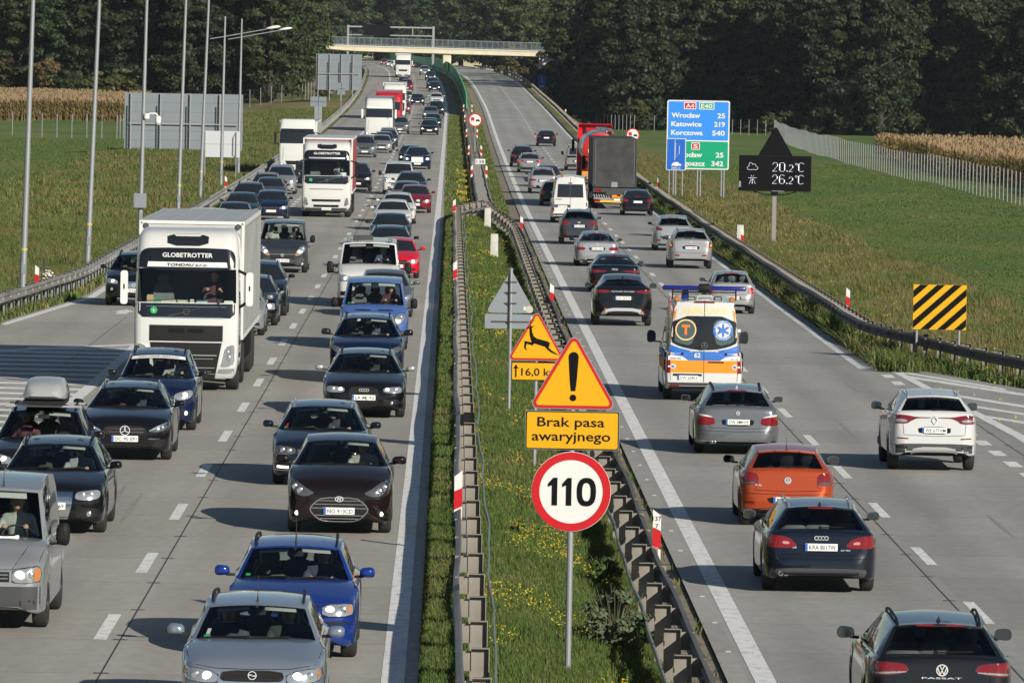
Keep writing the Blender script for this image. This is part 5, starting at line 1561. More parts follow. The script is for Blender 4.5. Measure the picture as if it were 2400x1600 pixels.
def spawn(proto, name, label, cat, X, Yf, col, rear=False, group=None, yaw=0.0, extra=None):
    """set a vehicle on the road: Yf is the depth of the end that faces the lens"""
    S = proto['S']
    Yc = Yf + S['L']/2
    o = thing(name, label, cat, (X + float(cx(Yc)), Yc, road_z(X, Yc)), (math.pi if rear else 0) + yaw, group)
    slope = math.atan2(road_z(X, Yc+2) - road_z(X, Yc-2), 4)
    turn = math.atan2(float(cx(Yc-2)) - float(cx(Yc+2)), 4)
    o.rotation_euler = ((-slope if rear else slope), 0, (math.pi if rear else 0) + yaw + turn)
    def put(p, parent):
        ob = bpy.data.objects.new(p[0], p[1]); COL.objects.link(ob); ob.parent = parent
        if len(p) > 4: ob.location = p[4]
        if p[2]:
            for k, m in enumerate(p[2]):
                ob.material_slots[k].link = 'OBJECT'
                ob.material_slots[k].material = col if m == 'PAINT' else m
        for c in p[3]: put(c, ob)
    for p in proto['parts']: put(p, o)
    return o
# ------------------------------------------------------------------ lamps, grilles, plates, badges
def P1(parts, name, mb, mats, smooth=None, kids=None):
    if not isinstance(mats, list): mats = [mats]
    me = mb.mesh(name, [None]*len(mats) if 'PAINT' in mats else mats, smooth)
    p = [name, me, mats if 'PAINT' in mats else None, kids or []]
    parts.append(p)
    return p
def badge(mb, kind, x, y, z, s, d=-1):
    """emblem of size s at (x, z); d: -1 front, 1 rear"""
    f = -1 if d > 0 else 1
    def bar(a, b, w=.16): mb.bar((x+f*a[0]*s, y, z+a[1]*s), (x+f*b[0]*s, y, z+b[1]*s), w*s, 0, .012)
    def ring(cx_, cz, r, w=.12, ax=1.0):
        n = 20
        o = [(x+f*(cx_+r*ax*math.cos(2*math.pi*k/n))*s, z+(cz+r*math.sin(2*math.pi*k/n))*s) for k in range(n)]
        i = [(x+f*(cx_+(r-w)*ax*math.cos(2*math.pi*k/n))*s, z+(cz+(r-w)*math.sin(2*math.pi*k/n))*s) for k in range(n)]
        mb.ring(o, i, y-.006, y+.006)
    if kind == 'rings':
        for k in range(4): ring((k-1.5)*.62, 0, .40, .11)
    elif kind == 'star':
        ring(0, 0, .62, .1)
        for a in (90, 210, 330): bar((0, 0), (.56*math.cos(R(a)), .56*math.sin(R(a))), .15)
    elif kind == 'vw':
        ring(0, 0, .62, .11)
        for a, b in (((-.24, .48), (0, .02)), ((.24, .48), (0, .02)), ((-.46, .25), (-.2, -.45)), ((-.2, -.45), (0, -.02)), ((.2, -.45), (0, -.02)), ((.46, .25), (.2, -.45))): bar(a, b, .13)
    elif kind == 'bolt':
        ring(0, 0, .60, .11); bar((-.62, .06), (.1, .06), .12); bar((.1, .08), (-.1, -.08), .12); bar((-.1, -.06), (.62, -.06), .12)
    elif kind == 'h':
        ring(0, 0, .42, .09, 1.55); bar((-.3, -.26), (-.12, .28), .14); bar((.12, -.28), (.3, .26), .14); bar((-.22, .02), (.22, .02), .12)
    elif kind == 'rhomb':
        for a, b in (((0, .7), (.45, 0)), ((.45, 0), (0, -.7)), ((0, -.7), (-.45, 0)), ((-.45, 0), (0, .7))): bar(a, b, .2)
    elif kind == 'roundel':
        ring(0, 0, .55, .16); bar((-.3, 0), (.3, 0), .1); bar((0, -.3), (0, .3), .1)
    elif kind == 'arrow':
        ring(0, 0, .5, .12); bar((.3, .3), (.6, .6), .14)
    elif kind == 'oval':
        ring(0, 0, .4, .1, 1.8); bar((-.4, 0), (.4, 0), .12)
    elif kind == 'mini':
        ring(0, 0, .4, .1)
    return mb
def plate(parts, skin, z, txt, rear=False, x=0.0, w=.52, band=True, tilt=0, near=True):
    y = skin.hit(x, z, rear)
    if y is None: y = (1 if rear else -1)*skin.L/2
    sg = 1 if rear else -1; fl = -1 if rear else 1
    m = MB()
    ya, yb = y + sg*.006, y + sg*.022
    m.box((x, (ya+yb)/2, z), (w, .016, .115), 0)
    if band: m.box((x - fl*(w/2-.022), yb, z), (.042, .004, .110), 1)
    kids = []
    if txt:
        t = MB(); put_text(t, txt, x + fl*.018, z-.036, .072, yb + sg*.003, 'c', w-.095, .005, 0, fl)
        kids.append(["lettering", t.mesh("lettering", [M_BLK]), None, []])
    P1(parts, "licence_plate", m, [M_PLATE, M_PBLUE], None, kids)
def disc(mb, skin, x, z, r, rear=False, off=.012, m=0, n=14):
    y = skin.hit(x, z, rear)
    if y is None: y = (1 if rear else -1)*skin.L/2
    sg = 1 if rear else -1
    mb.lathe([(r*.2, y+sg*off), (r*.7, y+sg*off*.8), (r, y+sg*off*.3), (r, y-sg*.01)], n, (x, 0, z), 'y', m)
def front(c):
    def f(parts, skin, S, I, near):
        hm = c.get('hm', M_LAMP)
        for s in (1, -1):
            P_ = c['hl'] if s > 0 else mirror(c['hl'])
            m = skin.lay(MB(), P_, False, .010, .05, it=1 if near else 0)
            kids = []
            for (x, z, r, lit) in c.get('bulbs', []):
                if lit == 'r' and s < 0: lit = 0
                if lit == 'l': lit = 1 if s < 0 else 0
                b = MB(); disc(b, skin, s*x, z, r, False, .018)
                kids.append(["bulb", b.mesh("bulb", [(M_BULB if near else M_GLARE) if lit else M_BULBO], 50), None, []])
            if c.get('amb'):
                a = skin.lay(MB(), c['amb'] if s > 0 else mirror(c['amb']), False, .014, .06)
                kids.append(["indicator", a.mesh("indicator", [M_AMB]), None, []])
            if c.get('drl'):
                a = skin.seam(MB(), c['drl'] if s > 0 else mirror(c['drl']), c.get('drlw', .022), False, .016)
                kids.append(["light_strip", a.mesh("light_strip", [M_BULB if c.get('drlon') else M_BULBO]), None, []])
            P1(parts, "headlight", m, [hm], 60, kids)
            if near:
                sm = skin.seam(MB(), P_, .012, False, .008, 0, True)
                P1(parts, "lamp_seam", sm, [M_UNDER])
        for (x, z, r, lit) in c.get('fogs', []):
            for s in (1, -1):
                m = MB(); disc(m, skin, s*x, z, r)
                P1(parts, "fog_lamp", m, [M_BULB if lit else M_LAMP], 50)
        if c.get('grille'):
            g = MB()
            for q in c['grille']: skin.lay(g, q, False, .004, .06, 0, it=c.get('git', 1) if near else 0)
            kids = []
            if near or c.get('bars_far'):
                xs_ = [p[0] for q in c['grille'] for p in q]; b = MB()
                for (z, hw_) in c.get('bars', []): skin.seam(b, [(-hw_, z), (-hw_*.5, z), (0, z), (hw_*.5, z), (hw_, z)], c.get('barw', .016), False, .014)
                if c.get('frame'):
                    for q in c['grille']: skin.seam(b, smooth_poly(q, 1), c.get('framew', .022), False, .014, 0, True)
                if b.v: kids.append(["grille_bars", b.mesh("grille_bars", [c.get('barm', M_CHROME)]), None, []])
            P1(parts, "grille", g, [c.get('gm', M_PLAS)], 60, kids)
        if c.get('chrome'):
            g = MB()
            for q in c['chrome']: skin.lay(g, q, False, .008, .06)
            P1(parts, "grille_frame", g, [M_CHROME], 60)
        if c.get('dark'):
            g = MB()
            for q in c['dark']:
                skin.lay(g, q, False, .004, .06, it=1 if near else 0)
                if min(p[0] for p in q) > .05: skin.lay(g, mirror(q), False, .004, .06, it=1 if near else 0)
            P1(parts, "air_intake", g, [c.get('dm', M_PLAS)], 60)
        if c.get('grey'):
            g = MB()
            for q in c['grey']:
                skin.lay(g, q, False, .005, .06)
                if min(p[0] for p in q) > .05: skin.lay(g, mirror(q), False, .005, .06)
            P1(parts, "bumper", g, [c.get('greym', M_GPLAS)], 60)
        if near:
            sm = MB()
            for q in c.get('seams', []):
                skin.seam(sm, q, .009); skin.seam(sm, mirror(q), .009)
            if sm.v: P1(parts, "panel_gap", sm, [M_UNDER])
            if c.get('wiper', True):
                wp = MB()
                for u0, u1 in ((-.15, .55), (-.85, -.1)):
                    a, e = I['wsP'](u0, .015) + Vector((0, -.02, .015)), I['wsP'](u1, .075) + Vector((0, -.02, .015))
                    wp.bar(a, e, .018, 0, .022)
                P1(parts, "wiper", wp, [M_UNDER])
            for (x, z, w_, h_, mt) in c.get('stickers', []):
                s_ = MB(); skinw = I['wsP'](x, z); p = skinw + Vector((0, -.006, .002))
                a = I['wsP'](x, z+h_) - skinw; u = I['wsP'](x+w_, z) - skinw
                s_.add([p, p+u, p+u+a, p+a], [(0, 1, 2, 3)])
                P1(parts, "windscreen_sticker", s_, [mt])
        if c.get('plate'): plate(parts, skin, c['plate'][0], c['plate'][1] if near else None, False, c.get('plx', 0), w=c.get('plw', .52))
        if c.get('badge') and near:
            k, z, s_ = c['badge']; y = skin.hit(0, z, False) or -S['L']/2
            P1(parts, "emblem", badge(MB(), k, 0, y-.02, z, s_), [M_LETT])
        if near and c.get('antenna'):
            x, v, ln, tilt = c['antenna']
            a = MB(); p = I['roofP'](x, v); a.tube([p - Vector((0, 0, .01)), p + Vector((0, .01, .03)), p + Vector((0, tilt*.3, ln*.4)), p + Vector((0, tilt, ln))], [.02, .012, .005, .003], 6)
            P1(parts, "antenna", a, [M_INT])
    return f
def rear(c):
    def f(parts, skin, S, I, near):
        for s in (1, -1):
            P_ = c['tl'] if s > 0 else mirror(c['tl'])
            m = skin.lay(MB(), P_, True, .008, .05, it=1 if near else 0)
            kids = []
            for (nm, q, mt) in c.get('tlk', []):
                k = skin.lay(MB(), q if s > 0 else mirror(q), True, .013, .05, it=1 if near else 0)
                kids.append([nm, k.mesh(nm, [mt], 60), None, []])
            for (x, z, r, mt) in c.get('tld', []):
                k = MB(); disc(k, skin, s*x, z, r, True, .016)
                kids.append(["round_lens", k.mesh("round_lens", [mt], 60), None, []])
            P1(parts, "tail_light", m, [c.get('tm', M_TAIL)], 60, kids)
        for q in c.get('refl', []):
            for s in (1, -1):
                m = skin.lay(MB(), q if s > 0 else mirror(q), True, .008, .06)
                P1(parts, "reflector", m, [M_TAIL])
        for nm, key, mt in (("rear_bumper_trim", 'grey', M_GPLAS), ("lower_valance", 'dark', M_PLAS), ("chrome_strip", 'chrome', M_CHROME), ("skid_plate", 'silver', M_SILV), ("number_plate_recess", 'recess', M_UNDER)):
            if c.get(key):
                g = MB()
                for q in c[key]:
                    skin.lay(g, q, True, {'silver': .009, 'recess': .003, 'chrome': .010}.get(key, .005), .06, it=1 if near and key != 'chrome' else 0)
                    if min(p[0] for p in q) > .05: skin.lay(g, mirror(q), True, {'silver': .009}.get(key, .005), .06, it=1 if near and key != 'chrome' else 0)
                P1(parts, nm, g, [mt], 60)
        if near:
            sm = MB()
            for q in c.get('seams', []):
                skin.seam(sm, q, .009, True); skin.seam(sm, mirror(q), .009, True)
            for q in c.get('seam1', []): skin.seam(sm, q, .009, True)
            if sm.v: P1(parts, "panel_gap", sm, [M_UNDER])
            for (t, x, z, h, w_) in c.get('text', []):
                m = MB(); skin.text(m, t, x, z, h, True, w_, 0, 0)
                P1(parts, "badge_lettering", m, [M_LETT])
            for (x, z, r) in c.get('pipes', []):
                m = MB(); m.lathe([(r*.6, S['L']/2-.15), (r, S['L']/2-.12), (r, S['L']/2-.015), (r*.75, S['L']/2-.012), (r*.72, S['L']/2-.1)], 14, (x, 0, z), 'y')
                P1(parts, "exhaust_pipe", m, [M_SILV], 50)
        if c.get('plate'): plate(parts, skin, c['plate'][0], c['plate'][1] if near else None, True, c.get('plx', 0), band=True)
        if c.get('badge') and near:
            k, z, s_ = c['badge']; y = skin.hit(0, z, True) or S['L']/2
            P1(parts, "emblem", badge(MB(), k, 0, y+.018, z, s_, 1), [M_LETT])
        if c.get('brake3'):
            hw_, v = c['brake3']
            p0 = I['rwP'](0, v); b = MB()
            b.box((0, p0.y + .012, p0.z), (hw_*2, .03, .028))
            P1(parts, "high_brake_light", b, [M_BRAKE if c.get('b3on') else M_TAILD])
        if near and c.get('wiper'):
            b = MB(); a, e = I['rwP'](c['wiper'][0], .09), I['rwP'](c['wiper'][1], .15)
            b.bar(a + Vector((0, .03, 0)), e + Vector((0, .03, 0)), .02); b.lathe([(.03, a.y+.0), (.03, a.y+.04)], 10, (a.x, 0, a.z), 'y')
            P1(parts, "rear_wiper", b, [M_UNDER])
        if near and c.get('spoiler'):
            b = MB(); sp = c['spoiler']
            rows = []
            for u in (-.95, -.7, -.35, 0, .35, .7, .95):
                p = I['rw_t'](u)
                rows.append([tuple(p + Vector((0, -.10, .012))), tuple(p + Vector((0, sp, .004))), tuple(p + Vector((0, sp, -.02))), tuple(p + Vector((0, 0, -.035)))])
            b.grid(rows)
            P1(parts, "roof_spoiler", b, ['PAINT'], 50)
        if near and c.get('fin'):
            b = MB(); p = I['roofP'](0, c['fin'])
            b.add([p+Vector((-.025, -.09, -.004)), p+Vector((.025, -.09, -.004)), p+Vector((.03, .06, -.004)), p+Vector((-.03, .06, -.004)), p+Vector((0, .03, .065)), p+Vector((0, .055, .06))],
                  [(0, 1, 4), (1, 2, 5, 4), (2, 3, 5), (3, 0, 4, 5)])
            P1(parts, "shark_fin", b, [c.get('finm', M_GLOSSB)], 40)
        if near and c.get('antenna'):
            x, v, ln, tilt = c['antenna']
            a = MB(); p = I['roofP'](x, v); a.tube([p - Vector((0, 0, .01)), p + Vector((0, .01, .03)), p + Vector((0, tilt*.3, ln*.4)), p + Vector((0, tilt, ln))], [.02, .012, .005, .004], 6)
            P1(parts, "antenna", a, [M_INT])
    return f
def both(*fs):
    def f(*a):
        for g in fs: g(*a)
    return f
def gen_front(S, lit=1, plt=True, style=0, chrome=False):
    """lamps, grille and bumper of an ordinary car scaled to its size"""
    hw = S.get('W', 1.8)/2; zh = S.get('zh', .76)
    t = zh - .06
    st = [dict(hl=[(hw*.50, t-.15), (hw*.50, t-.07), (hw*.70, t-.01), (hw*.90, t), (hw*.91, t-.10), (hw*.85, t-.16)]),
          dict(hl=[(hw*.46, t-.10), (hw*.60, t-.03), (hw*.90, t+.05), (hw*.92, t-.03), (hw*.80, t-.13), (hw*.55, t-.15)]),
          dict(hl=[(hw*.52, t-.18), (hw*.50, t-.06), (hw*.72, t), (hw*.88, t), (hw*.90, t-.18)])][style]
    c = dict(st); c.update(bulbs=[(hw*.72, t-.08, .055, lit)], grille=[[(-hw*.42, t-.20), (-hw*.46, t-.03), (hw*.46, t-.03), (hw*.42, t-.20)]],
             dark=[[(-hw*.52, .27), (-hw*.46, .38), (hw*.46, .38), (hw*.52, .27)], [(hw*.66, .30), (hw*.64, .38), (hw*.82, .40), (hw*.83, .31)]],
             plate=(.46, None) if plt else None, bars=[(t-.08, hw*.4), (t-.14, hw*.4)] if chrome else [(t-.115, hw*.42)], bars_far=True,
             seams=[[(hw*.78, zh+.10), (hw*.74, t+.02), (hw*.46, t-.01), (0, t)]])
    return front(c)
def gen_rear(S, style=0, on=False, plt='', spoiler=.06):
    hw = S.get('W', 1.8)/2; zb = S.get('zb', 1.02); zt = min(zb-.06, .96)
    sed = S.get('tail') == 'sedan'
    st = [[(hw*.60, zt-.17), (hw*.58, zt-.03), (hw*.92, zt-.02), (hw*.95, zt-.10), (hw*.90, zt-.18)],
          [(hw*.72, zt-.26), (hw*.70, zt), (hw*.90, zt+.03), (hw*.94, zt-.10), (hw*.92, zt-.28)],
          [(hw*.45, zt-.13), (hw*.50, zt-.04), (hw*.90, zt+.01), (hw*.95, zt-.08), (hw*.88, zt-.16)]][style]
    return rear(dict(tl=st, tm=M_TAIL, tld=[(hw*.80, zt-.09, .06, M_BRAKE if on else M_TAIL)], plate=(zt-.14 if not sed else zt-.18, plt),
                     recess=[[(-.32, zt-.23), (-.30, zt-.06), (.30, zt-.06), (.32, zt-.23)]],
                     dark=[[(-hw*.78, .30), (-hw*.70, .42), (hw*.70, .42), (hw*.78, .30)]], refl=[[(hw*.62, .44), (hw*.62, .48), (hw*.85, .48), (hw*.85, .44)]],
                     seams=[[(hw*.70, zb+.02), (hw*.62, zt-.20), (hw*.60, .60), (0, .585)]], spoiler=None if sed else spoiler, brake3=(.18, .93 if not sed else .1), wiper=None if sed else (0, -.5)))
# ------------------------------------------------------------------ the vehicles near the lens
PT = {k: paint(k, *v) for k, v in dict(
    silver=((.30, .315, .33), .5, .30), silver_blue=((.22, .26, .32), .5, .3), blue=((.009, .032, .19), .2, .28), brown=((.009, .005, .0048), .1, .25),
    black=((.004, .0045, .006), .0, .25), navy=((.005, .0085, .017), .1, .25), deep_blue=((.0035, .010, .040), .15, .25), van_blue=((.055, .115, .32), .1, .35),
    white=((.52, .52, .505), 0, .4), pearl=((.48, .49, .485), .05, .3), slate=((.035, .042, .05), .35, .3), red=((.36, .012, .018), .1, .3), dark_red=((.17, .008, .014), .15, .3),
    bright_red=((.55, .008, .022), .1, .3), orange=((.34, .052, .012), .3, .3), steel=((.14, .15, .16), .5, .3), grey=((.20, .205, .21), .45, .3), green=((.01, .16, .14), .2, .3),
    champagne=((.31, .315, .32), .5, .32), graphite=((.008, .009, .011), .15, .28), dark_green=((.012, .03, .026), .2, .3), bronze=((.16, .11, .07), .4, .35), grey_box=((.30, .31, .31), .1, .45),
    taupe=((.19, .185, .175), .3, .35)).items()}
M_LIME = mat("hi_vis_cloth", (.35, .62, .04), .8)
M_GRNS = mat("green_sticker", (.02, .30, .10), .5)
FLEET = {}
def kind(key, spec, detail, near=True):
    FLEET[key] = make_vehicle(key, spec, detail, near)
    return FLEET[key]
GS = [(.05, .02, .07, .08, M_GRNS)]
E_ = dict
# --- front views, inner lanes
kind('estate_a', E_(L=4.29, W=1.71, H=1.43, zh=.80, zc=.96, yc=1.0, yw=1.72, zw=1.37, wf=.86, wr=3.47, yb=4.12, zb=.98, yr=3.75, zr=1.38, yD=3.6, rails=(.10, .97), crown=.04), front(E_(
    hl=[(.41, .575), (.40, .66), (.50, .705), (.66, .735), (.80, .74), (.815, .67), (.78, .60), (.60, .57)], hm=M_LAMP, bulbs=[(.53, .645, .058, 1), (.67, .655, .05, 0)],
    amb=[(.765, .62), (.765, .715), (.80, .72), (.81, .65)],
    grille=[[(-.37, .63), (-.34, .705), (.34, .705), (.37, .63), (.32, .60), (-.32, .60)]], bars=[(.665, .33), (.64, .33)], barm=M_PLAS, frame=True, badge=('bolt', .66, .085),
    dark=[[(-.45, .30), (-.40, .40), (.40, .40), (.45, .30)]], seams=[[(.80, .90), (.74, .78), (.45, .735), (0, .725)], [(.85, .55), (.4, .545), (0, .545)]],
    plate=(.47, "DW 4F213"), antenna=(0, .06, .30, .12), stickers=[(-.82, .06, .10, .07, M_GRNS), (-.80, .14, .06, .16, M_LINER)])))
kind('estate_b', E_(L=4.40, W=1.735, H=1.47, zh=.80, zc=.97, yc=1.02, yw=1.75, zw=1.40, wf=.87, wr=3.38, yb=4.22, zb=.98, yr=3.85, zr=1.42, yD=3.75, rails=(.06, .97), mh=.15), front(E_(
    hl=[(.40, .60), (.40, .745), (.78, .765), (.81, .70), (.79, .605)], bulbs=[(.50, .675, .062, 1), (.66, .68, .058, 0)], amb=[(.735, .63), (.735, .74), (.775, .745), (.785, .65)],
    grille=[[(-.36, .62), (-.36, .74), (.36, .74), (.36, .62)]], bars=[(.70, .34), (.66, .34)], badge=('vw', .685, .10), git=0,
    dark=[[(-.84, .485), (-.84, .535), (.84, .535), (.84, .485)], [(-.40, .27), (-.40, .36), (.40, .36), (.40, .27)]],
    seams=[[(.80, .92), (.76, .79), (.42, .775), (0, .77)], [(.84, .59), (.4, .585), (0, .585)]], plate=(.43, "DSW 19AP"), antenna=(0, .10, .42, .05), stickers=[(-.86, .10, .08, .07, M_GRNS)])))
kind('hatch_tall', E_(L=4.1, W=1.765, H=1.58, zh=.88, zc=1.08, yc=.95, yw=1.72, zw=1.50, wf=.80, wr=3.42, yb=3.98, zb=1.06, yr=3.55, zr=1.50, yD=3.5, wt=.585, wtr=.56, mw=.25, mh=.15, crown=.05, r=.315), front(E_(
    hl=[(.40, .70), (.53, .765), (.66, .855), (.79, .93), (.815, .87), (.80, .765), (.70, .655), (.55, .64)], hm=M_LAMPD, bulbs=[(.66, .735, .055, 0), (.745, .80, .05, 0)],
    grille=[[(-.50, .42), (-.42, .535), (-.28, .625), (.28, .625), (.42, .535), (.50, .42), (.36, .27), (.22, .225), (-.22, .225), (-.36, .27)]], bars=[(.575, .34), (.515, .42), (.45, .47), (.33, .41), (.275, .32)], barw=.014,
    frame=True, framew=.018, badge=('h', .605, .11), fogs=[(.70, .36, .040, 1)], dark=[[(.62, .36), (.66, .44), (.74, .40), (.80, .30), (.74, .28)]],
    seams=[[(.82, 1.0), (.74, .92), (.52, .80), (.40, .71), (.28, .655), (0, .65)], [(.86, .64), (.80, .64)]], plate=(.405, "NO 913CD"))))
kind('estate_c', E_(L=4.77, W=1.82, H=1.50, zh=.80, zc=.98, yc=1.10, yw=1.88, zw=1.42, wf=.93, wr=3.64, yb=4.60, zb=1.0, yr=4.2, zr=1.43, yD=4.1, rails=(.04, .97), railm=M_SILV), front(E_(
    hl=[(.46, .60), (.45, .71), (.60, .745), (.80, .765), (.84, .69), (.80, .60)], hm=M_LAMPD, bulbs=[(.57, .665, .05, 0), (.70, .675, .05, 0)], grille=[[(-.44, .62), (-.44, .70), (.44, .70), (.44, .62)]], bars=[(.685, .42), (.66, .42), (.635, .42)], git=0,
    badge=('vw', .66, .10), fogs=[], dark=[[(-.45, .26), (-.42, .42), (.42, .42), (.45, .26)], [(.55, .32), (.55, .40), (.82, .42), (.82, .34)]], drl=[(.58, .36), (.80, .37)], drlw=.045, drlon=True, chrome=[[(.52, .29), (.52, .305), (.84, .32), (.84, .305)], [(-.84, .305), (-.84, .32), (-.52, .305), (-.52, .29)]],
    seams=[[(.84, .92), (.78, .79), (.46, .725), (0, .72)]], plate=(.50, "HB 7K44"), stickers=[(-.88, .05, .08, .07, M_GRNS), (-.86, .14, .05, .12, M_RED)])))
kind('saloon_a', E_(L=4.91, W=1.855, H=1.46, zh=.74, zc=.95, yc=1.22, yw=1.98, zw=1.38, wf=.93, wr=3.78, yb=4.72, zb=.98, yr=4.3, zr=1.38, yD=4.2, rails=(.08, .97), mirror=M_SILV, crown=.04), front(E_(
    hl=[(.44, .58), (.43, .68), (.60, .705), (.82, .715), (.845, .65), (.82, .575)], bulbs=[(.52, .64, .05, 1), (.70, .645, .045, 0)], hm=M_LAMP,
    grille=[[(-.26, .25), (-.33, .52), (-.30, .70), (.30, .70), (.33, .52), (.26, .25)]], bars=[(.66, .27), (.575, .29), (.36, .26), (.32, .26), (.28, .25)], barm=M_PLAS, frame=True, framew=.016, badge=('rings', .635, .085),
    dark=[[(.46, .30), (.44, .40), (.84, .42), (.84, .33)]], chrome=[[(.44, .405), (.44, .415), (.84, .435), (.84, .425)], [(-.84, .425), (-.84, .435), (-.44, .415), (-.44, .405)]], fogs=[(.62, .35, .035, 0)],
    seams=[[(.84, .88), (.78, .74), (.36, .705), (0, .72)], [(.88, .50), (.40, .475)]], plate=(.47, "LA MJ 92"), stickers=[(-.75, .03, .06, .04, M_LINER)])))
kind('suv_a', E_(L=4.6, W=1.845, H=1.66, zh=.98, zc=1.12, yc=1.0, yw=1.75, zw=1.58, wf=.90, wr=3.56, yb=4.44, zb=1.12, yr=4.0, zr=1.58, yD=3.9, rails=(.08, .95), r=.35, zl=.26, mirror=M_GLOSSB, mw=.25, mh=.17), front(E_(
    hl=[(.42, .78), (.50, .85), (.68, .90), (.86, .97), (.88, .90), (.80, .80), (.62, .745)], hm=M_LAMPD, bulbs=[(.62, .80, .05, 0)], grille=[[(-.44, .74), (-.42, .83), (.42, .83), (.44, .74)]], bars=[(.785, .42)], badge=('oval', .79, .09), plate=(.60, "PZ 4L221"),
    dark=[[(-.5, .34), (-.46, .52), (.46, .52), (.5, .34)]], seams=[[(.86, 1.07), (.80, 1.0), (.46, .87), (0, .85)]], stickers=[(-.40, .78, .12, .14, M_LINER)])))
VAN = E_(L=4.78, W=1.90, H=1.96, zh=.98, zc=1.20, yc=.78, sweep=.30, yw=1.62, zw=1.86, wf=.83, wr=3.93, yb=4.70, zb=1.10, yr=4.55, zr=1.92, yD=4.3, pillars=(2.35, 3.45), wt=.74, wtr=.72, r=.325, zl=.24, tum=.075,
         mw=.20, mh=.30, mo=.15, mirror=M_PLAS, seatz=.86, seatx=.45, noback=False, roofdrop=.03, crown=.05, van=True, apil=.945, nose=.22, roundf=.66, roundr=.86, rwside=.88, rcurve=.3, mz=1.27)
van_hl = [(.47, .66), (.50, .76), (.60, .93), (.70, 1.02), (.82, 1.04), (.87, .96), (.84, .84), (.70, .72), (.56, .64)]
def van_front(**k):
    c = E_(hl=van_hl, bulbs=[(.63, .80, .065, 1), (.74, .92, .055, 0)], amb=[(.49, .675), (.52, .74), (.62, .73), (.57, .66)], grille=[[(-.46, .66), (-.48, .72), (.48, .72), (.46, .66), (.40, .62), (-.40, .62)]], bars=[(.70, .47)], barw=.03,
           plate=(.46, None), dark=[[(-.42, .24), (-.42, .38), (.42, .38), (.42, .24)], [(-.44, .53), (-.44, .59), (.44, .59), (.44, .53)]],
           seams=[[(.88, 1.16), (.84, 1.05), (.62, .98), (.48, .76), (0, .745)]])
    c.update(k)
    return front(c)
kind('van_people', VAN, van_front(badge=('bolt', .67, .10), plate=(.47, "ZS 30 609"), fogs=[(.73, .34, .05, 0)], grey=[[(.50, .28), (.46, .56), (.90, .60), (.92, .34)], [(-.50, .385), (-.50, .52), (.50, .52), (.50, .385)]]))
kind('van_blue', VAN, van_front(plate=(.47, "DTR 70UC"), chrome=[[(-.48, .695), (-.50, .745), (.50, .745), (.48, .695)]], dark=[[(.10, 1.075), (.08, 1.115), (.52, 1.12), (.55, 1.08)], [(-.42, .24), (-.42, .38), (.42, .38), (.42, .24)]], grey=[[(-.92, .30), (-.90, .56), (.90, .56), (.92, .30)]], badge=('arrow', .71, .07),
     stickers=[(-.86, .04, .08, .06, M_GRNS), (-.74, .05, .10, .05, M_LINER)]))
kind('van_old', E_(VAN, L=4.86, W=1.97, H=2.02, zh=.96, zc=1.18, yc=.80, yw=1.50, zw=1.88, wf=.90, yD=2.3, winmax=2.3, pillars=(2.35,), tum=.07, wt=.80, wtr=.80, crown=.05, norear=True, mw=.20, mh=.34, roofdrop=.035), front(E_(
    hl=[(.52, .68), (.52, .83), (.70, .87), (.88, .89), (.91, .80), (.89, .69), (.7, .665)], git=0, bulbs=[(.62, .77, .07, 1), (.76, .775, .05, 0)], amb=[(.82, .70), (.82, .86), (.885, .87), (.90, .79), (.88, .70)],
    grille=[[(-.48, .68), (-.48, .82), (.48, .82), (.48, .68)]], bars=[(.78, .46), (.73, .46)], badge=('oval', .755, .1), grey=[[(-.96, .30), (-.96, .62), (.96, .62), (.96, .30)]], dark=[[(-.40, .36), (-.40, .46), (.40, .46), (.40, .36)], [(.55, .36), (.52, .42), (.82, .44), (.84, .37)]],
    plate=(.53, "DKL 52TR"), seams=[[(.92, 1.10), (.86, .90), (.50, .85), (0, .84)], [(.70, 1.14), (.60, .98), (.52, .86)]], antenna=(.35, .03, .34, .05), stickers=[(.05, .03, .12, .05, M_YEL), (.30, .02, .30, .06, M_PLATE)])))
kind('van_tow', E_(VAN, L=5.2, W=2.05, H=2.22, zh=1.12, zc=1.36, yc=.95, yw=1.50, zw=2.10, wf=.95, wr=4.2, yb=5.1, yr=5.0, zr=2.15, zb=1.25, yD=2.3, winmax=2.3, pillars=(2.35,), wt=.86, wtr=.84, r=.36, zl=.30, mw=.24, mh=.42, mo=.24, norear=True, roofdrop=.05, seatz=1.05), front(E_(
    hl=[(.62, .86), (.62, .98), (.78, 1.05), (.92, 1.07), (.95, .98), (.88, .86)], bulbs=[(.74, .95, .06, 1)], grille=[[(-.5, .62), (-.5, .90), (.5, .90), (.5, .62)]], dark=[[(-.96, .36), (-.96, .56), (.96, .56), (.96, .36)]], plate=(.50, "DW 8R311"), seams=[[(.9, 1.28), (.86, 1.08), (.5, 1.0), (0, .99)]], antenna=(-.45, .03, .3, .1))))
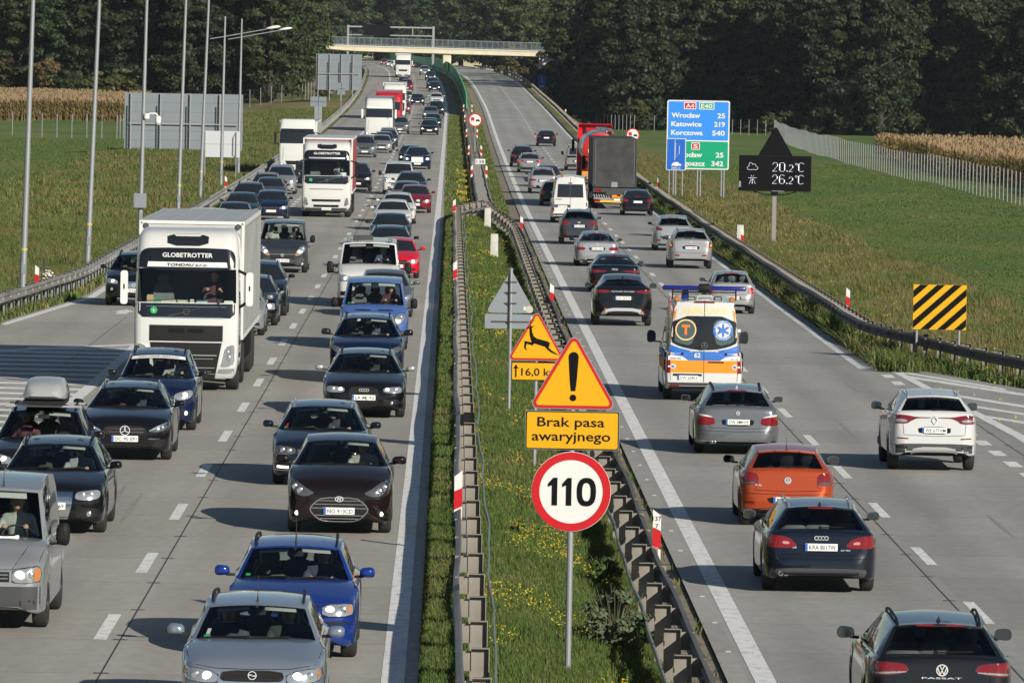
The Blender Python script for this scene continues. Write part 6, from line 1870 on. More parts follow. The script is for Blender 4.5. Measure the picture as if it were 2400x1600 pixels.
kind('estate_d', E_(L=4.77, W=1.82, H=1.50, zh=.78, zc=.98, yc=1.12, yw=1.90, zw=1.41, wf=.90, wr=3.61, yb=4.60, zb=1.0, yr=4.2, zr=1.43, yD=4.1, rails=(.03, .97)), front(E_(
    hl=[(.41, .60), (.43, .71), (.62, .74), (.80, .755), (.835, .69), (.80, .61), (.6, .58)], bulbs=[(.66, .67, .058, 0), (.53, .66, .055, 0)],
    chrome=[[(-.30, .27), (-.36, .50), (-.38, .72), (.38, .72), (.36, .50), (.30, .27)]], grille=[[(-.325, .54), (-.335, .69), (.335, .69), (.325, .54)], [(-.25, .29), (-.30, .43), (.30, .43), (.25, .29)]], gm=M_PLAS, git=0, bars=[(.62, .32), (.575, .32), (.36, .27)], badge=('vw', .63, .10),
    dark=[[(.44, .28), (.42, .42), (.84, .46), (.84, .32)]], fogs=[(.64, .36, .045, 0)], amb=None, seams=[[(.84, .90), (.78, .77), (.42, .735), (0, .745)], [(.88, .57), (.45, .50)]], plate=(.485, "WND 7E69"))))
kind('suv_box', E_(L=4.45, W=1.81, H=1.66, zh=.92, zc=1.06, yc=1.0, yw=1.72, zw=1.58, wf=.88, wr=3.48, yb=4.28, zb=1.08, yr=3.9, zr=1.58, yD=3.8, rails=(.05, .95), r=.35, zl=.25), front(E_(
    hl=[(.46, .70), (.46, .80), (.62, .86), (.82, .87), (.85, .78), (.78, .70)], bulbs=[(.60, .78, .055, 1), (.73, .785, .05, 0)], grille=[[(-.42, .72), (-.42, .82), (.42, .82), (.42, .72)]], bars=[(.77, .4)], badge=('vw', .77, .1), plate=(.50, "B OX 771"), fogs=[(.66, .45, .05, 1)],
    dark=[[(-.5, .28), (-.46, .44), (.46, .44), (.5, .28)]], seams=[[(.84, 1.0), (.78, .90), (.46, .84), (0, .84)]])))
kind('estate_e', E_(L=4.70, W=1.81, H=1.455, zh=.80, zc=.96, yc=1.18, yw=1.95, zw=1.37, wf=.85, wr=3.69, yb=4.52, zb=.98, yr=4.1, zr=1.37, yD=4.0, rails=(.05, .96), railm=M_GLOSSB, wt=.585, wtr=.56, crown=.05), front(E_(
    hl=[(.45, .59), (.56, .66), (.72, .73), (.83, .78), (.855, .71), (.80, .62), (.62, .575)], hm=M_LAMPD, bulbs=[(.62, .635, .04, 0), (.73, .67, .04, 0)], drl=[(.48, .60), (.62, .675), (.82, .765)], drlw=.025,
    grille=[[(-.42, .54), (-.41, .66), (-.30, .695), (.30, .695), (.41, .66), (.42, .54), (.34, .505), (-.34, .505)]], bars=[(.635, .36), (.575, .36)], barw=.022, badge=('star', .605, .16),
    dark=[[(-.48, .27), (-.44, .35), (.44, .35), (.48, .27)], [(.50, .30), (.60, .42), (.84, .45), (.84, .34), (.7, .28)]], chrome=[[(.46, .44), (.46, .455), (.70, .455), (.70, .44)]],
    seams=[[(.85, .90), (.78, .80), (.44, .72), (0, .735)]], plate=(.445, "DC 90 091"))))
kind('mpv', E_(L=4.5, W=1.75, H=1.68, zh=.90, zc=1.08, yc=.92, yw=1.72, zw=1.58, wf=.83, wr=3.64, yb=4.36, zb=1.08, yr=4.0, zr=1.60, yD=3.9, rails=(.10, .95), r=.32, mirror=M_GLOSSB), front(E_(
    hl=[(.40, .70), (.42, .80), (.60, .86), (.78, .89), (.81, .80), (.74, .71), (.55, .67)], bulbs=[(.64, .78, .06, 1)], chrome=[[(-.36, .60), (-.40, .76), (.40, .76), (.36, .60)]], grille=[[(-.33, .62), (-.36, .74), (.36, .74), (.33, .62)]], bars=[(.70, .34), (.66, .34)], barw=.018, badge=('oval', .69, .08),
    dark=[[(-.45, .27), (-.42, .40), (.42, .40), (.45, .27)], [(.54, .33), (.52, .44), (.78, .46), (.79, .36)]], fogs=[(.66, .40, .045, 1)], plate=(.51, "DOA 93VJ"), seams=[[(.82, 1.0), (.76, .91), (.42, .82), (0, .81)]],
    stickers=[])))
kind('suv_b', E_(L=4.63, W=1.89, H=1.71, zh=.94, zc=1.12, yc=1.05, yw=1.8, zw=1.62, wf=.90, wr=3.67, yb=4.46, zb=1.14, yr=4.05, zr=1.62, yD=3.95, rails=(.08, .95), r=.36, zl=.26), front(E_(
    hl=[(.50, .72), (.52, .83), (.68, .88), (.85, .90), (.88, .82), (.80, .73)], bulbs=[(.66, .80, .06, 1)], chrome=[[(-.34, .58), (-.38, .80), (.38, .80), (.34, .58)]], grille=[[(-.315, .60), (-.355, .78), (.355, .78), (.315, .60)]], bars=[(.72, .33), (.66, .33)], badge=('arrow', .69, .11), dark=[[(-.5, .30), (-.46, .46), (.46, .46), (.5, .30)]], fogs=[(.70, .55, .05, 0)], plate=(.51, "DJ 6612F"), seams=[[(.86, 1.06), (.80, .94), (.5, .86), (0, .86)]])))

# --- rear views
kind('r_estate_a', E_(L=4.70, W=1.826, H=1.44, zh=.74, zc=.95, yc=1.15, yw=1.9, zw=1.37, wf=.88, wr=3.69, yb=4.50, zb=1.0, yr=4.05, zr=1.37, yD=4.05, rails=(.10, .98), railm=M_SILV, wt=.575, wtr=.545, mw=.21, mh=.15, mirror='PAINT', r=.33), rear(E_(
    tl=[(.385, .78), (.50, .90), (.66, .93), (.86, .955), (.895, .86), (.86, .745), (.62, .735), (.44, .745)], tlk=[("reversing_light", [(.50, .80), (.52, .84), (.62, .85), (.62, .80)], mat("smoked_white_lens", (.45, .20, .20), .2, 0, 1)), ("brake_lens", [(.66, .76), (.66, .90), (.84, .925), (.85, .775)], M_TAIL)],
    plate=(.755, "KRA 8017W"), badge=('rings', .90, .085), text=[("A4", .43, .73, .040, None), ("2.0 TDI", -.385, .70, .022, .15)], recess=[[(-.30, .67), (-.29, .83), (.29, .83), (.30, .67)]],
    seams=[[(.80, 1.0), (.66, .955)], [(.62, .73), (.56, .64), (0, .625)]], seam1=[[(-.90, .58), (0, .56), (.90, .58)]], grey=[[(-.66, .25), (-.74, .36), (-.70, .42), (.70, .42), (.74, .36), (.66, .25)]], dark=[[(-.62, .235), (-.62, .29), (.62, .29), (.62, .235)]],
    pipes=[(.56, .33, .038), (.64, .33, .038)], wiper=(.02, -.5), fin=.90, finm=M_GLOSSB, brake3=(.20, .93), spoiler=.05)))
kind('r_hatch_a', E_(L=4.05, W=1.751, H=1.46, zh=.78, zc=.98, yc=.98, yw=1.72, zw=1.38, wf=.83, wr=3.39, yb=3.88, zb=1.05, yr=3.45, zr=1.38, yD=3.4, pillars=(2.05,), wt=.57, wtr=.545, mw=.22, mh=.16, mirror=M_GLOSSB, privacy=True, r=.32), rear(E_(
    tl=[(.54, .80), (.535, .93), (.60, 1.0), (.78, 1.0), (.84, .93), (.845, .79), (.70, .77)], tm=M_TAILD, tlk=[("brake_lens", [(.60, .86), (.60, .97), (.76, .97), (.80, .91), (.79, .86)], M_TAIL), ("reversing_light", [(.57, .79), (.57, .825), (.82, .825), (.83, .79)], M_LAMPD)],
    badge=('vw', .86, .10), text=[("Polo", .53, .755, .035, .11)], plate=(.50, "DW 7TL08"), recess=[[(-.32, .43), (-.40, .56), (.40, .56), (.32, .43)]], dark=[[(-.6, .24), (-.66, .36), (.66, .36), (.6, .24)]], refl=[[(.60, .44), (.62, .47), (.80, .47), (.80, .44)]],
    seams=[[(.60, 1.03), (.545, .90), (.55, .76), (.62, .68), (0, .66)]], seam1=[[(-.85, .62), (0, .60), (.85, .62)]], antenna=(0, .93, .22, .04), brake3=(.24, .95), wiper=(0, -.45), spoiler=.07)))
kind('r_estate_b', E_(L=4.84, W=1.846, H=1.49, zh=.74, zc=.97, yc=1.22, yw=2.0, zw=1.40, wf=.80, wr=3.68, yb=4.62, zb=1.04, yr=4.15, zr=1.40, yD=4.1, rails=(.08, .98), wt=.585, wtr=.56, mirror='PAINT', seatm=M_SEATG), rear(E_(
    tl=[(.50, .66), (.50, .80), (.66, .88), (.86, .90), (.905, .80), (.89, .66)], tm=M_TAIL, tlk=[("clear_lens", [(.52, .82), (.64, .87), (.86, .905), (.88, .86), (.66, .835)], mat("clear_lens", (.55, .5, .5), .15, 0, 1)), ("brake_lens", [(.66, .68), (.66, .76), (.86, .78), (.87, .68)], M_TAIL)],
    plate=(.73, "DW 6MH35"), recess=[[(-.33, .64), (-.36, .80), (.36, .80), (.33, .64)]], badge=('roundel', .92, .08), seams=[[(.80, 1.04), (.70, .93), (.64, .66), (.58, .60), (0, .585)]], seam1=[[(-.9, .54), (0, .52), (.9, .54)]],
    chrome=[[(-.84, .30), (-.84, .325), (.84, .325), (.84, .30)]], dark=[[(-.6, .22), (-.64, .27), (.64, .27), (.6, .22)]], pipes=[(.50, .29, .035), (.57, .29, .035)], fin=.88, finm=M_SILV, brake3=(.20, .95), wiper=(0, -.4), spoiler=.04)))
kind('r_suv_a', E_(L=4.67, W=1.843, H=1.68, zh=.95, zc=1.12, yc=1.05, yw=1.82, zw=1.58, wf=.93, wr=3.63, yb=4.48, zb=1.25, yr=4.05, zr=1.58, yD=4.0, rails=(.10, .95), railm=M_SILV, r=.36, zl=.30, mirror=M_GLOSSB, mw=.24, mh=.19, privacy=True, wt=.60, wtr=.575, rwtop=.88), rear(E_(
    tl=[(.06, 1.135), (.06, 1.15), (.40, 1.155), (.60, 1.195), (.86, 1.205), (.905, 1.12), (.88, 1.02), (.60, 1.02), (.47, 1.08), (.36, 1.13)], tm=M_TAILD, tlk=[("light_strip", [(.46, 1.12), (.62, 1.18), (.87, 1.19), (.87, 1.165), (.63, 1.155), (.50, 1.11)], M_TAIL), ("clear_lens", [(.60, 1.045), (.56, 1.08), (.66, 1.11), (.80, 1.11), (.82, 1.05)], M_LAMP), ("light_strip", [(.58, 1.015), (.50, 1.06), (.53, 1.07), (.61, 1.035), (.86, 1.035), (.86, 1.015)], M_TAIL)],
    plate=(.88, "WE 677XM"), badge=('rhomb', 1.09, .13), text=[("KOLEOS", 0, .985, .036, .36), ("4WD", -.60, .92, .022, None)], recess=[[(-.33, .80), (-.35, .95), (.35, .95), (.33, .80)]], refl=[[(.55, .69), (.55, .715), (.78, .725), (.78, .70)]],
    grey=[[(-.92, .30), (-.92, .58), (-.80, .575), (-.62, .60), (.62, .60), (.80, .575), (.92, .58), (.92, .30)]], silver=[[(-.52, .36), (-.42, .53), (.42, .53), (.52, .36), (.36, .42), (-.36, .42)]], dark=[[(.55, .49), (.57, .55), (.80, .56), (.82, .50)], [(-.10, .45), (-.10, .48), (.10, .48), (.10, .45)]],
    seams=[[(.74, 1.26), (.66, 1.0), (.64, .78), (0, .755)]], fin=.88, finm=M_CHROME, brake3=(.2, .96), wiper=(.02, -.4), spoiler=.08)))
kind('r_estate_c', E_(L=4.77, W=1.83, H=1.50, zh=.76, zc=.98, yc=1.12, yw=1.9, zw=1.42, wf=.90, wr=3.69, yb=4.58, zb=1.05, yr=4.12, zr=1.43, yD=4.1, rails=(.12, .97), wt=.60, wtr=.57, mw=.24, mh=.17, mirror=M_GLOSSB, r=.335), rear(E_(
    tl=[(.40, .875), (.45, .97), (.62, .99), (.88, 1.0), (.905, .90), (.88, .82), (.62, .83)], tm=M_TAILD, tlk=[("brake_lens", [(.47, .88), (.49, .955), (.60, .965), (.60, .87)], M_TAIL), ("light_strip", [(.64, .90), (.64, .97), (.86, .98), (.87, .91)], M_TAIL), ("reversing_light", [(.44, .865), (.45, .885), (.86, .86), (.86, .835)], M_LAMP)],
    badge=('vw', .90, .12), text=[("PASSAT", 0, .79, .022, .50)], plate=(.66, "PO 5WK91"), seams=[[(.78, 1.05), (.62, .98), (.60, .76), (.54, .58), (0, .565)]], dark=[[(-.7, .24), (-.74, .36), (.74, .36), (.7, .24)]], fin=.87, finm=M_GLOSSB, brake3=(.30, .95), wiper=(.10, -.55), spoiler=.06)))
kind('r_suv_b', E_(L=4.80, W=1.93, H=1.665, zh=.98, zc=1.12, yc=1.15, yw=2.0, zw=1.56, wf=.90, wr=3.77, yb=4.60, zb=1.26, yr=4.0, zr=1.52, yD=3.9, rails=False, r=.38, zl=.28, mirror=M_GLOSSB, mw=.25, mh=.18, privacy=True, wt=.60, wtr=.56, roundr=.62), rear(E_(
    tl=[(.42, 1.09), (.42, 1.17), (.86, 1.20), (.92, 1.13), (.88, 1.08)], tm=M_TAILD, tlk=[("light_strip", [(.46, 1.11), (.46, 1.15), (.84, 1.17), (.86, 1.12)], M_TAIL)], dark=[[(-.44, 1.10), (-.44, 1.165), (.44, 1.165), (.44, 1.10)], [(-.34, .84), (-.36, 1.0), (.36, 1.0), (.34, .84)], [(-.42, .32), (-.46, .50), (.46, .50), (.42, .32)]],
    text=[("RANGE ROVER", 0, 1.115, .038, .74)], plate=(.92, "DW 9AT74"), silver=[[(-.72, .38), (-.54, .60), (.54, .60), (.72, .38), (.58, .36), (.46, .50), (-.46, .50), (-.58, .36)]], refl=[[(.60, .44), (.54, .62), (.57, .62), (.74, .40)]], seams=[[(.74, 1.26), (.70, .95), (.62, .76), (0, .74)]], fin=.85, brake3=(.24, .96), spoiler=.12)))
kind('r_saloon_a', E_(L=4.95, W=1.90, H=1.42, zh=.72, zc=.94, yc=1.3, yw=2.1, zw=1.35, tail='sedan', wf=.9, wr=3.82, yb=4.35, zb=1.02, yr=3.35, zr=1.35, yD=3.5, pillars=(2.5, 3.3), wt=.58, wtr=.545, mirror=M_GLOSSB, rwbot=.05, rwtop=.92), rear(E_(
    tl=[(.30, .80), (.30, .83), (.62, .845), (.90, .87), (.92, .80), (.86, .74), (.56, .76)], tm=M_TAILD, tlk=[("light_strip", [(.50, .79), (.50, .82), (.86, .84), (.86, .79)], M_TAIL)], badge=('rings', .88, .085), plate=(.52, "WI 2208F"), dark=[[(-.7, .26), (-.74, .38), (.74, .38), (.7, .26)]], seam1=[[(-.9, .60), (0, .58), (.9, .60)]], refl=[[(.55, .42), (.55, .45), (.8, .45), (.8, .42)]], fin=.9, brake3=(.2, .95))))
kind('r_saloon_b', E_(L=4.84, W=1.846, H=1.47, zh=.74, zc=.96, yc=1.22, yw=2.0, zw=1.38, tail='sedan', wf=.8, wr=3.69, yb=4.20, zb=1.04, yr=3.45, zr=1.38, yD=3.55, pillars=(2.45, 3.3), wt=.58, wtr=.555, rwbot=.05, rwtop=.92), rear(E_(
    tl=[(.50, .70), (.50, .80), (.64, .85), (.86, .87), (.90, .80), (.88, .69)], tm=M_TAIL, tlk=[("clear_lens", [(.53, .81), (.64, .845), (.86, .875), (.87, .84)], M_LAMP)], plate=(.76, "DGB 24S9"), recess=[[(-.32, .67), (-.35, .83), (.35, .83), (.32, .67)]], badge=('roundel', .94, .085), seams=[[(.62, .95), (.60, .70), (.54, .64), (0, .63)]], dark=[[(-.5, .25), (-.5, .30), (.5, .30), (.5, .25)]], pipes=[(.5, .29, .04)], fin=.9, finm=M_SILV, brake3=(.2, .95))))
kind('r_suv_c', E_(L=4.41, W=1.82, H=1.66, zh=.96, zc=1.1, yc=1.0, yw=1.75, zw=1.56, wf=.85, wr=3.49, yb=4.22, zb=1.2, yr=3.8, zr=1.57, yD=3.7, rails=(.08, .95), r=.35, zl=.28, mirror='PAINT', privacy=True), rear(E_(
    tl=[(.42, .96), (.44, 1.04), (.62, 1.10), (.84, 1.13), (.885, 1.04), (.82, .94), (.6, .92)], tm=M_TAIL, plate=(.88, "DL 45968"), recess=[[(-.34, .79), (-.36, .96), (.36, .96), (.34, .79)]], badge=('h', 1.05, .1), refl=[[(.56, .50), (.56, .56), (.78, .57), (.80, .52)]], dark=[[(-.86, .28), (-.84, .46), (-.5, .42), (.5, .42), (.84, .46), (.86, .28)]], seams=[[(.74, 1.2), (.66, .92), (.62, .74), (0, .73)]], antenna=(0, .95, .15, .15), brake3=(.2, .95), wiper=(0, -.4), spoiler=.08)))
kind('r_suv_d', E_(L=4.5, W=1.845, H=1.68, zh=.95, zc=1.1, yc=1.1, yw=1.85, zw=1.58, wf=.88, wr=3.5, yb=4.32, zb=1.22, yr=3.95, zr=1.6, yD=3.85, rails=(.08, .97), railm=M_GLOSSB, r=.36, zl=.30, mirror='PAINT', mh=.17), rear(E_(
    tl=[(.74, .90), (.75, 1.08), (.82, 1.17), (.90, 1.17), (.915, 1.02), (.88, .88)], tm=M_TAIL, tlk=[("indicator", [(.80, .95), (.80, 1.02), (.90, 1.03), (.90, .96)], mat("lit_amber", (.8, .3, .02), .2, emit=(1, .35, .03), estr=.8))], plate=(.88, "DW 050RN"), recess=[[(-.34, .80), (-.36, .98), (.36, .98), (.34, .80)]], badge=('h', 1.12, .1),
    refl=[[(.46, .535), (.48, .60), (.66, .605), (.68, .54)]], grey=[], dark=[[(-.84, .28), (-.84, .40), (.84, .40), (.84, .28)]], seams=[[(.72, 1.22), (.70, .9), (.66, .70), (0, .69)]], seam1=[[(-.9, .66), (0, .645), (.9, .66)]], brake3=(.2, .95), wiper=(0, .35), spoiler=.03)))
kind('r_hatch_b', E_(L=3.9, W=1.65, H=1.465, zh=.78, zc=.98, yc=.95, yw=1.68, zw=1.38, wf=.8, wr=3.26, yb=3.76, zb=1.04, yr=3.4, zr=1.40, yD=3.35, pillars=(2.0,), wt=.55, wtr=.53, r=.30, mirror=M_PLAS), rear(E_(
    tl=[(.56, .72), (.56, .88), (.66, .95), (.78, .93), (.81, .82), (.76, .70), (.64, .68)], tm=mat("pale_red_lens", (.5, .16, .17), .15, 0, 1), tld=[(.67, .86, .065, M_TAIL), (.69, .76, .055, M_TAIL)], badge=('vw', .87, .09), plate=(.56, "DW 7C110"), recess=[[(-.31, .49), (-.31, .63), (.31, .63), (.31, .49)]], dark=[[(-.8, .50), (-.8, .52), (.8, .52), (.8, .50)], [(-.7, .24), (-.74, .34), (.74, .34), (.7, .24)]], seams=[[(.68, 1.03), (.58, .9), (.56, .68), (0, .66)]], antenna=(0, .95, .22, .1), brake3=(.24, .95), b3on=False, wiper=(0, -.4))))
kind('r_mpv', E_(L=4.37, W=1.837, H=1.64, zh=.9, zc=1.08, yc=.95, yw=1.8, zw=1.55, wf=.88, wr=3.49, yb=4.18, zb=1.15, yr=3.75, zr=1.54, yD=3.65, r=.33, mirror=M_GLOSSB, privacy=True), rear(E_(
    tl=[(.48, .96), (.56, 1.06), (.78, 1.12), (.87, 1.07), (.86, .98), (.70, .93)], tm=M_TAILD, dark=[[(-.62, .56), (-.58, .72), (.58, .72), (.62, .56)], [(-.7, .26), (-.74, .36), (.74, .36), (.7, .26)]], refl=[[(.62, .46), (.62, .52), (.80, .53), (.80, .47)]], plate=(.64, "DTR 90KX"), seams=[[(.70, 1.15), (.62, .9), (.60, .5), (0, .48)]], spoiler=.06, brake3=(.2, .95))))
# ------------------------------------------------------------------ near traffic
def car(key, name, label, cat, X, Y, col, rear=False, group=None, yaw=0.0):
    return spawn(FLEET[key], name, label, cat, X, Y, PT[col], rear, group or ("traffic driving away" if rear else "traffic coming towards the lens"), yaw)
car('estate_a', "estate_car", "light silver estate car nearest in the left carriageway, front end cut by the picture edge", "car", -2.22, 77.9, 'silver_blue')
car('estate_b', "estate_car", "bright blue estate car with black roof rails right behind the nearest silver estate", "car", -1.98, 87.2, 'blue')
car('hatch_tall', "hatchback_car", "dark brown tall hatchback with six-sided chrome grille and lit fog lamps", "car", -1.76, 111.0, 'brown')
car('estate_c', "estate_car", "black estate car half hidden behind the dark brown hatchback", "car", -2.33, 123.6, 'navy')
car('saloon_a', "estate_car", "black car with four-ring emblem and silver mirrors in the inner left lane", "car", -1.84, 148.1, 'black')
car('suv_a', "suv", "dark blue suv with black mirrors right behind the four-ring black car", "suv", -2.0, 164.3, 'deep_blue')
car('van_blue', "passenger_van", "medium blue van with big clear headlights in the inner left lane", "van", -2.05, 184, 'van_blue')
car('van_tow', "flatbed_van", "white van with roof work lamps and large black mirrors behind the medium blue van", "van", -2.6, 216, 'white')
car('van_old', "panel_van", "grey-silver weathered panel van at the left picture edge", "van", -6.42, 91, 'silver')
car('estate_d', "estate_car", "black estate car with broad chrome grille behind the silver panel van", "car", -6.52, 109.8, 'black')
car('suv_box', "suv", "black car carrying the pale grey roof box", "car", -7.2, 117.5, 'graphite')
car('estate_e', "estate_car", "black estate car with three-pointed star grille emblem", "car", -6.3, 130.6, 'black')
car('mpv', "people_carrier", "dark blue people carrier with a white sun strip across its windscreen", "car", -6.2, 141.4, 'deep_blue')
car('van_people', "passenger_van", "dark slate grey passenger van behind the long white lorry", "van", -6.26, 250.2, 'slate')
car('suv_b', "suv", "black suv beside the long white lorry in the joining lane", "suv", -10.1, 213.6, 'black')
car('r_estate_c', "estate_car", "dark grey estate car cut by the bottom right corner of the picture", "car", 6.23, 82.5, 'graphite', True)
car('r_estate_a', "estate_car", "dark blue estate car with silver roof rails and four-ring emblem on its tailgate", "car", 6.02, 105.8, 'navy', True)
car('r_hatch_a', "hatchback_car", "orange-red hatchback with dark mirrors", "car", 6.27, 121.4, 'orange', True)
car('r_estate_b', "estate_car", "grey metallic estate car right behind the ambulance", "car", 6.33, 144.1, 'steel', True)
car('r_suv_a', "suv", "white suv with grey lower bumper alone in the right lane", "suv", 10.25, 139.3, 'pearl', True)
car('r_suv_b', "suv", "black suv with silver bumper guard ahead of the ambulance", "suv", 5.68, 216, 'black', True)
car('r_hatch_b', "hatchback_car", "small silver-white hatchback with round tail lights beside the ambulance", "car", 9.76, 228.8, 'champagne', True)
car('r_saloon_a', "saloon_car", "black saloon with wide rear lamps in front of the black suv with bumper guard", "car", 6.2, 248, 'black', True)
car('r_saloon_b', "saloon_car", "light silver saloon ahead of the black saloon in the fast lane", "car", 6.23, 279.8, 'champagne', True)
car('r_suv_c', "suv", "dark blue-grey suv behind the white high-roof van", "suv", 6.1, 313, 'slate', True)
car('r_suv_d', "suv", "silver off-road car with corner tail lights in the right lane", "suv", 10.15, 279.2, 'champagne', True)
car('r_mpv', "people_carrier", "silver people carrier with black bumper insert ahead of the silver off-road car", "car", 10.3, 305.2, 'silver', True)
# ------------------------------------------------------------------ ambulance, high-roof van, lorries
M_ORNG = mat("orange_reflective", (.66, .22, .012), .5, spec=.2)
M_ORNP = mat("faded_orange_film", (.80, .50, .22), .5)
M_BLUER = mat("blue_reflective", (.012, .11, .42), .4)
M_BLUEL = mat("blue_beacon", (.008, .012, .16), .1, 0, 1.0)
M_WFILM = mat("white_film", (.60, .60, .58), .5, spec=.2)
VANH = E_(L=5.9, W=1.99, H=2.62, zh=1.0, zc=1.30, yc=.85, yw=1.7, zw=2.40, wf=.95, wr=4.62, yb=5.78, zb=1.24, yr=5.66, zr=2.55, yD=2.4, winmax=2.4, pillars=(2.45,), wt=.80, wtr=.74, r=.34, zl=.26, mw=.24, mh=.34, mo=.20, mirror=M_PLAS,
           norear=True, roundr=.90, rcurve=.4, roofdrop=.06, rwbulge=.02, seatz=1.0, tum=.085, mz=1.45, closed=False)
def star_of_life(mb, skin, x, z, s, m=0):
    for a in (0, 60, 120):
        c, sn = math.cos(R(a+90)), math.sin(R(a+90)); w_ = .19*s
        q = [(x+c*s*.5-sn*w_*.5, z+sn*s*.5+c*w_*.5), (x-c*s*.5-sn*w_*.5, z-sn*s*.5+c*w_*.5), (x-c*s*.5+sn*w_*.5, z-sn*s*.5-c*w_*.5), (x+c*s*.5+sn*w_*.5, z+sn*s*.5-c*w_*.5)]
        skin.lay(mb, q, True, .018 + a*2e-5, .12, m)
def amb_detail(parts, skin, S, I, near):
    sides = (1, -1)
    def lay(name, polys, mt, off=.006, it=0, step=.08):
        m = MB()
        for p in polys: skin.lay(m, p, True, off, step, it=it)
        P1(parts, name, m, [mt], 60)
    # doors' glass, see-through look kept dark green-grey, with black surround
    lay("door_glass_surround", [[(-.86, 1.50), (-.78, 2.15), (.78, 2.15), (.86, 1.50), (.62, 1.38), (.25, 1.30), (-.25, 1.30), (-.62, 1.38)]], M_GLOSSB, .008, 1)
    for s in sides:
        q = [(.22, 2.06), (.68, 2.06), (.77, 1.55), (.68, 1.47), (.34, 1.40), (.25, 1.62)]
        lay("rear_window", [q if s > 0 else mirror(q)], mat("bus_glass", (.055, .085, .08), .06, 0, 1), .013, 1)
    lay("blue_band", [[(-.93, 1.06), (-.93, 1.45), (-.62, 1.34), (-.25, 1.26), (.25, 1.26), (.62, 1.34), (.93, 1.45), (.93, 1.06), (.55, 1.06), (.48, 1.02), (-.48, 1.02), (-.55, 1.06)]], M_BLUER, .0045)
    lay("orange_band", [[(-.92, .73), (-.92, 1.035), (.92, 1.035), (.92, .73)]], M_ORNG, .0055)
    lay("white_flash", [[(.40, 1.035), (.55, 1.13), (.92, 1.18), (.92, 1.04)], [(-.92, 1.04), (-.92, 1.18), (-.55, 1.13), (-.40, 1.035)]], M_WFILM, .0075)
    lay("corner_stripe", [[(.90, 1.46), (.765, 2.32), (.70, 2.32), (.835, 1.46)], [(-.835, 1.46), (-.70, 2.32), (-.765, 2.32), (-.90, 1.46)]], M_ORNG, .0045)
    t = MB(); skin.text(t, "AMBULANS", 0, 2.215, .155, True, 1.16, 0, .03)
    P1(parts, "roof_lettering", t, [M_ORNP])
    t = MB(); skin.text(t, "62", .17, 1.11, .12, True, None, 0, .02, off=.012)
    P1(parts, "number_lettering", t, [M_WFILM])
    # round emblems on the glass
    def ringpoly(x, z, r0, r1, n=26): return [[(x+r0*math.cos(2*math.pi*(k+d)/n), z+r0*math.sin(2*math.pi*(k+d)/n)) for d in (0, 1)] + [(x+r1*math.cos(2*math.pi*(k+d)/n), z+r1*math.sin(2*math.pi*(k+d)/n)) for d in (1, 0)] for k in range(n)]
    lay("team_sign", ringpoly(.47, 1.80, .235, .265), M_ORNP, .017, 0, .3)
    t = MB(); skin.text(t, "T", .47, 1.69, .235, True, .20, 0, .05, off=.017)
    P1(parts, "team_letter", t, [mat("orange_letter", (.85, .16, .01), .45)])
    lay("rescue_emblem", [circle(.19, 22, (-.47, 1.80))], M_WFILM, .0155, 0, .3)
    lay("rescue_emblem_rim", ringpoly(-.47, 1.80, .19, .255), M_BLUER, .0155, 0, .3)
    e = MB(); star_of_life(e, skin, -.47, 1.80, .33); P1(parts, "rescue_star", e, [M_BLUER])
    t = MB()
    for word, a0, sgn in (("RATOWNICTWO", 90, -1), ("MEDYCZNE", 270, 1)):
        for k, ch in enumerate(word):
            a = R(a0 + sgn*(k - (len(word)-1)/2)*13.5)
            vs, fs, wd = text_geo(ch, .02)
            rot = a - math.pi/2 if sgn < 0 else a + math.pi/2
            cx_, cz = .222*math.cos(a), .222*math.sin(a); hh = .045/CAPH; out = []
            for vx, vz_ in vs:
                px, pz = (vx-wd/2)*hh, (vz_-CAPH/2)*hh
                out.append((cx_ + px*math.cos(rot) - pz*math.sin(rot), cz + px*math.sin(rot) + pz*math.cos(rot)))
            V_ = []
            for ax_, az in out:
                x_ = -.47 - ax_; y = skin.hit(x_, 1.80+az, True) or S['L']/2
                V_.append((x_, y+.021, 1.80+az))
            t.add(V_, fs)
    P1(parts, "emblem_lettering", t, [M_WFILM])
    for x in (.78, -.78):
        w_ = MB(); skin.lay(w_, circle(.065, 16, (x, .88)), True, .010, .2); P1(parts, "small_emblem", w_, [M_WFILM])
        e = MB(); star_of_life(e, skin, x, .88, .10); P1(parts, "small_star", e, [M_BLUER])
    t = MB(); skin.text(t, "SPRINTER", .72, 1.06, .040, True, .28, 0, .01, off=.012); P1(parts, "model_lettering", t, [M_BLK])
    t = MB(); skin.text(t, "316 CDI", -.78, 1.06, .035, True, .2, 0, .01, off=.012); P1(parts, "engine_lettering", t, [M_BLK])
    for s in sides:
        q = [(.845, .72), (.85, 1.32), (.955, 1.32), (.965, .72)]
        q = q if s > 0 else mirror(q)
        m = skin.lay(MB(), q, True, .014, .06)
        k = skin.lay(MB(), [(x, z) for x, z in ([(.85, 1.04), (.85, 1.15), (.955, 1.15), (.96, 1.04)] if s > 0 else mirror([(.85, 1.04), (.85, 1.15), (.955, 1.15), (.96, 1.04)]))], True, .020, .06)
        k2 = skin.lay(MB(), [(x, z) for x, z in ([(.85, .86), (.85, .90), (.96, .90), (.96, .86)] if s > 0 else mirror([(.85, .86), (.85, .90), (.96, .90), (.96, .86)]))], True, .020, .06)
        P1(parts, "tail_light", m, [M_TAIL], 60, [["reversing_light", k.mesh("reversing_light", [M_WFILM]), None, []], ["lens_gap", k2.mesh("lens_gap", [M_WFILM]), None, []]])
        r_ = skin.lay(MB(), [(.62, .35), (.62, .41), (.86, .42), (.86, .36)] if s > 0 else mirror([(.62, .35), (.62, .41), (.86, .42), (.86, .36)]), True, .012, .06)
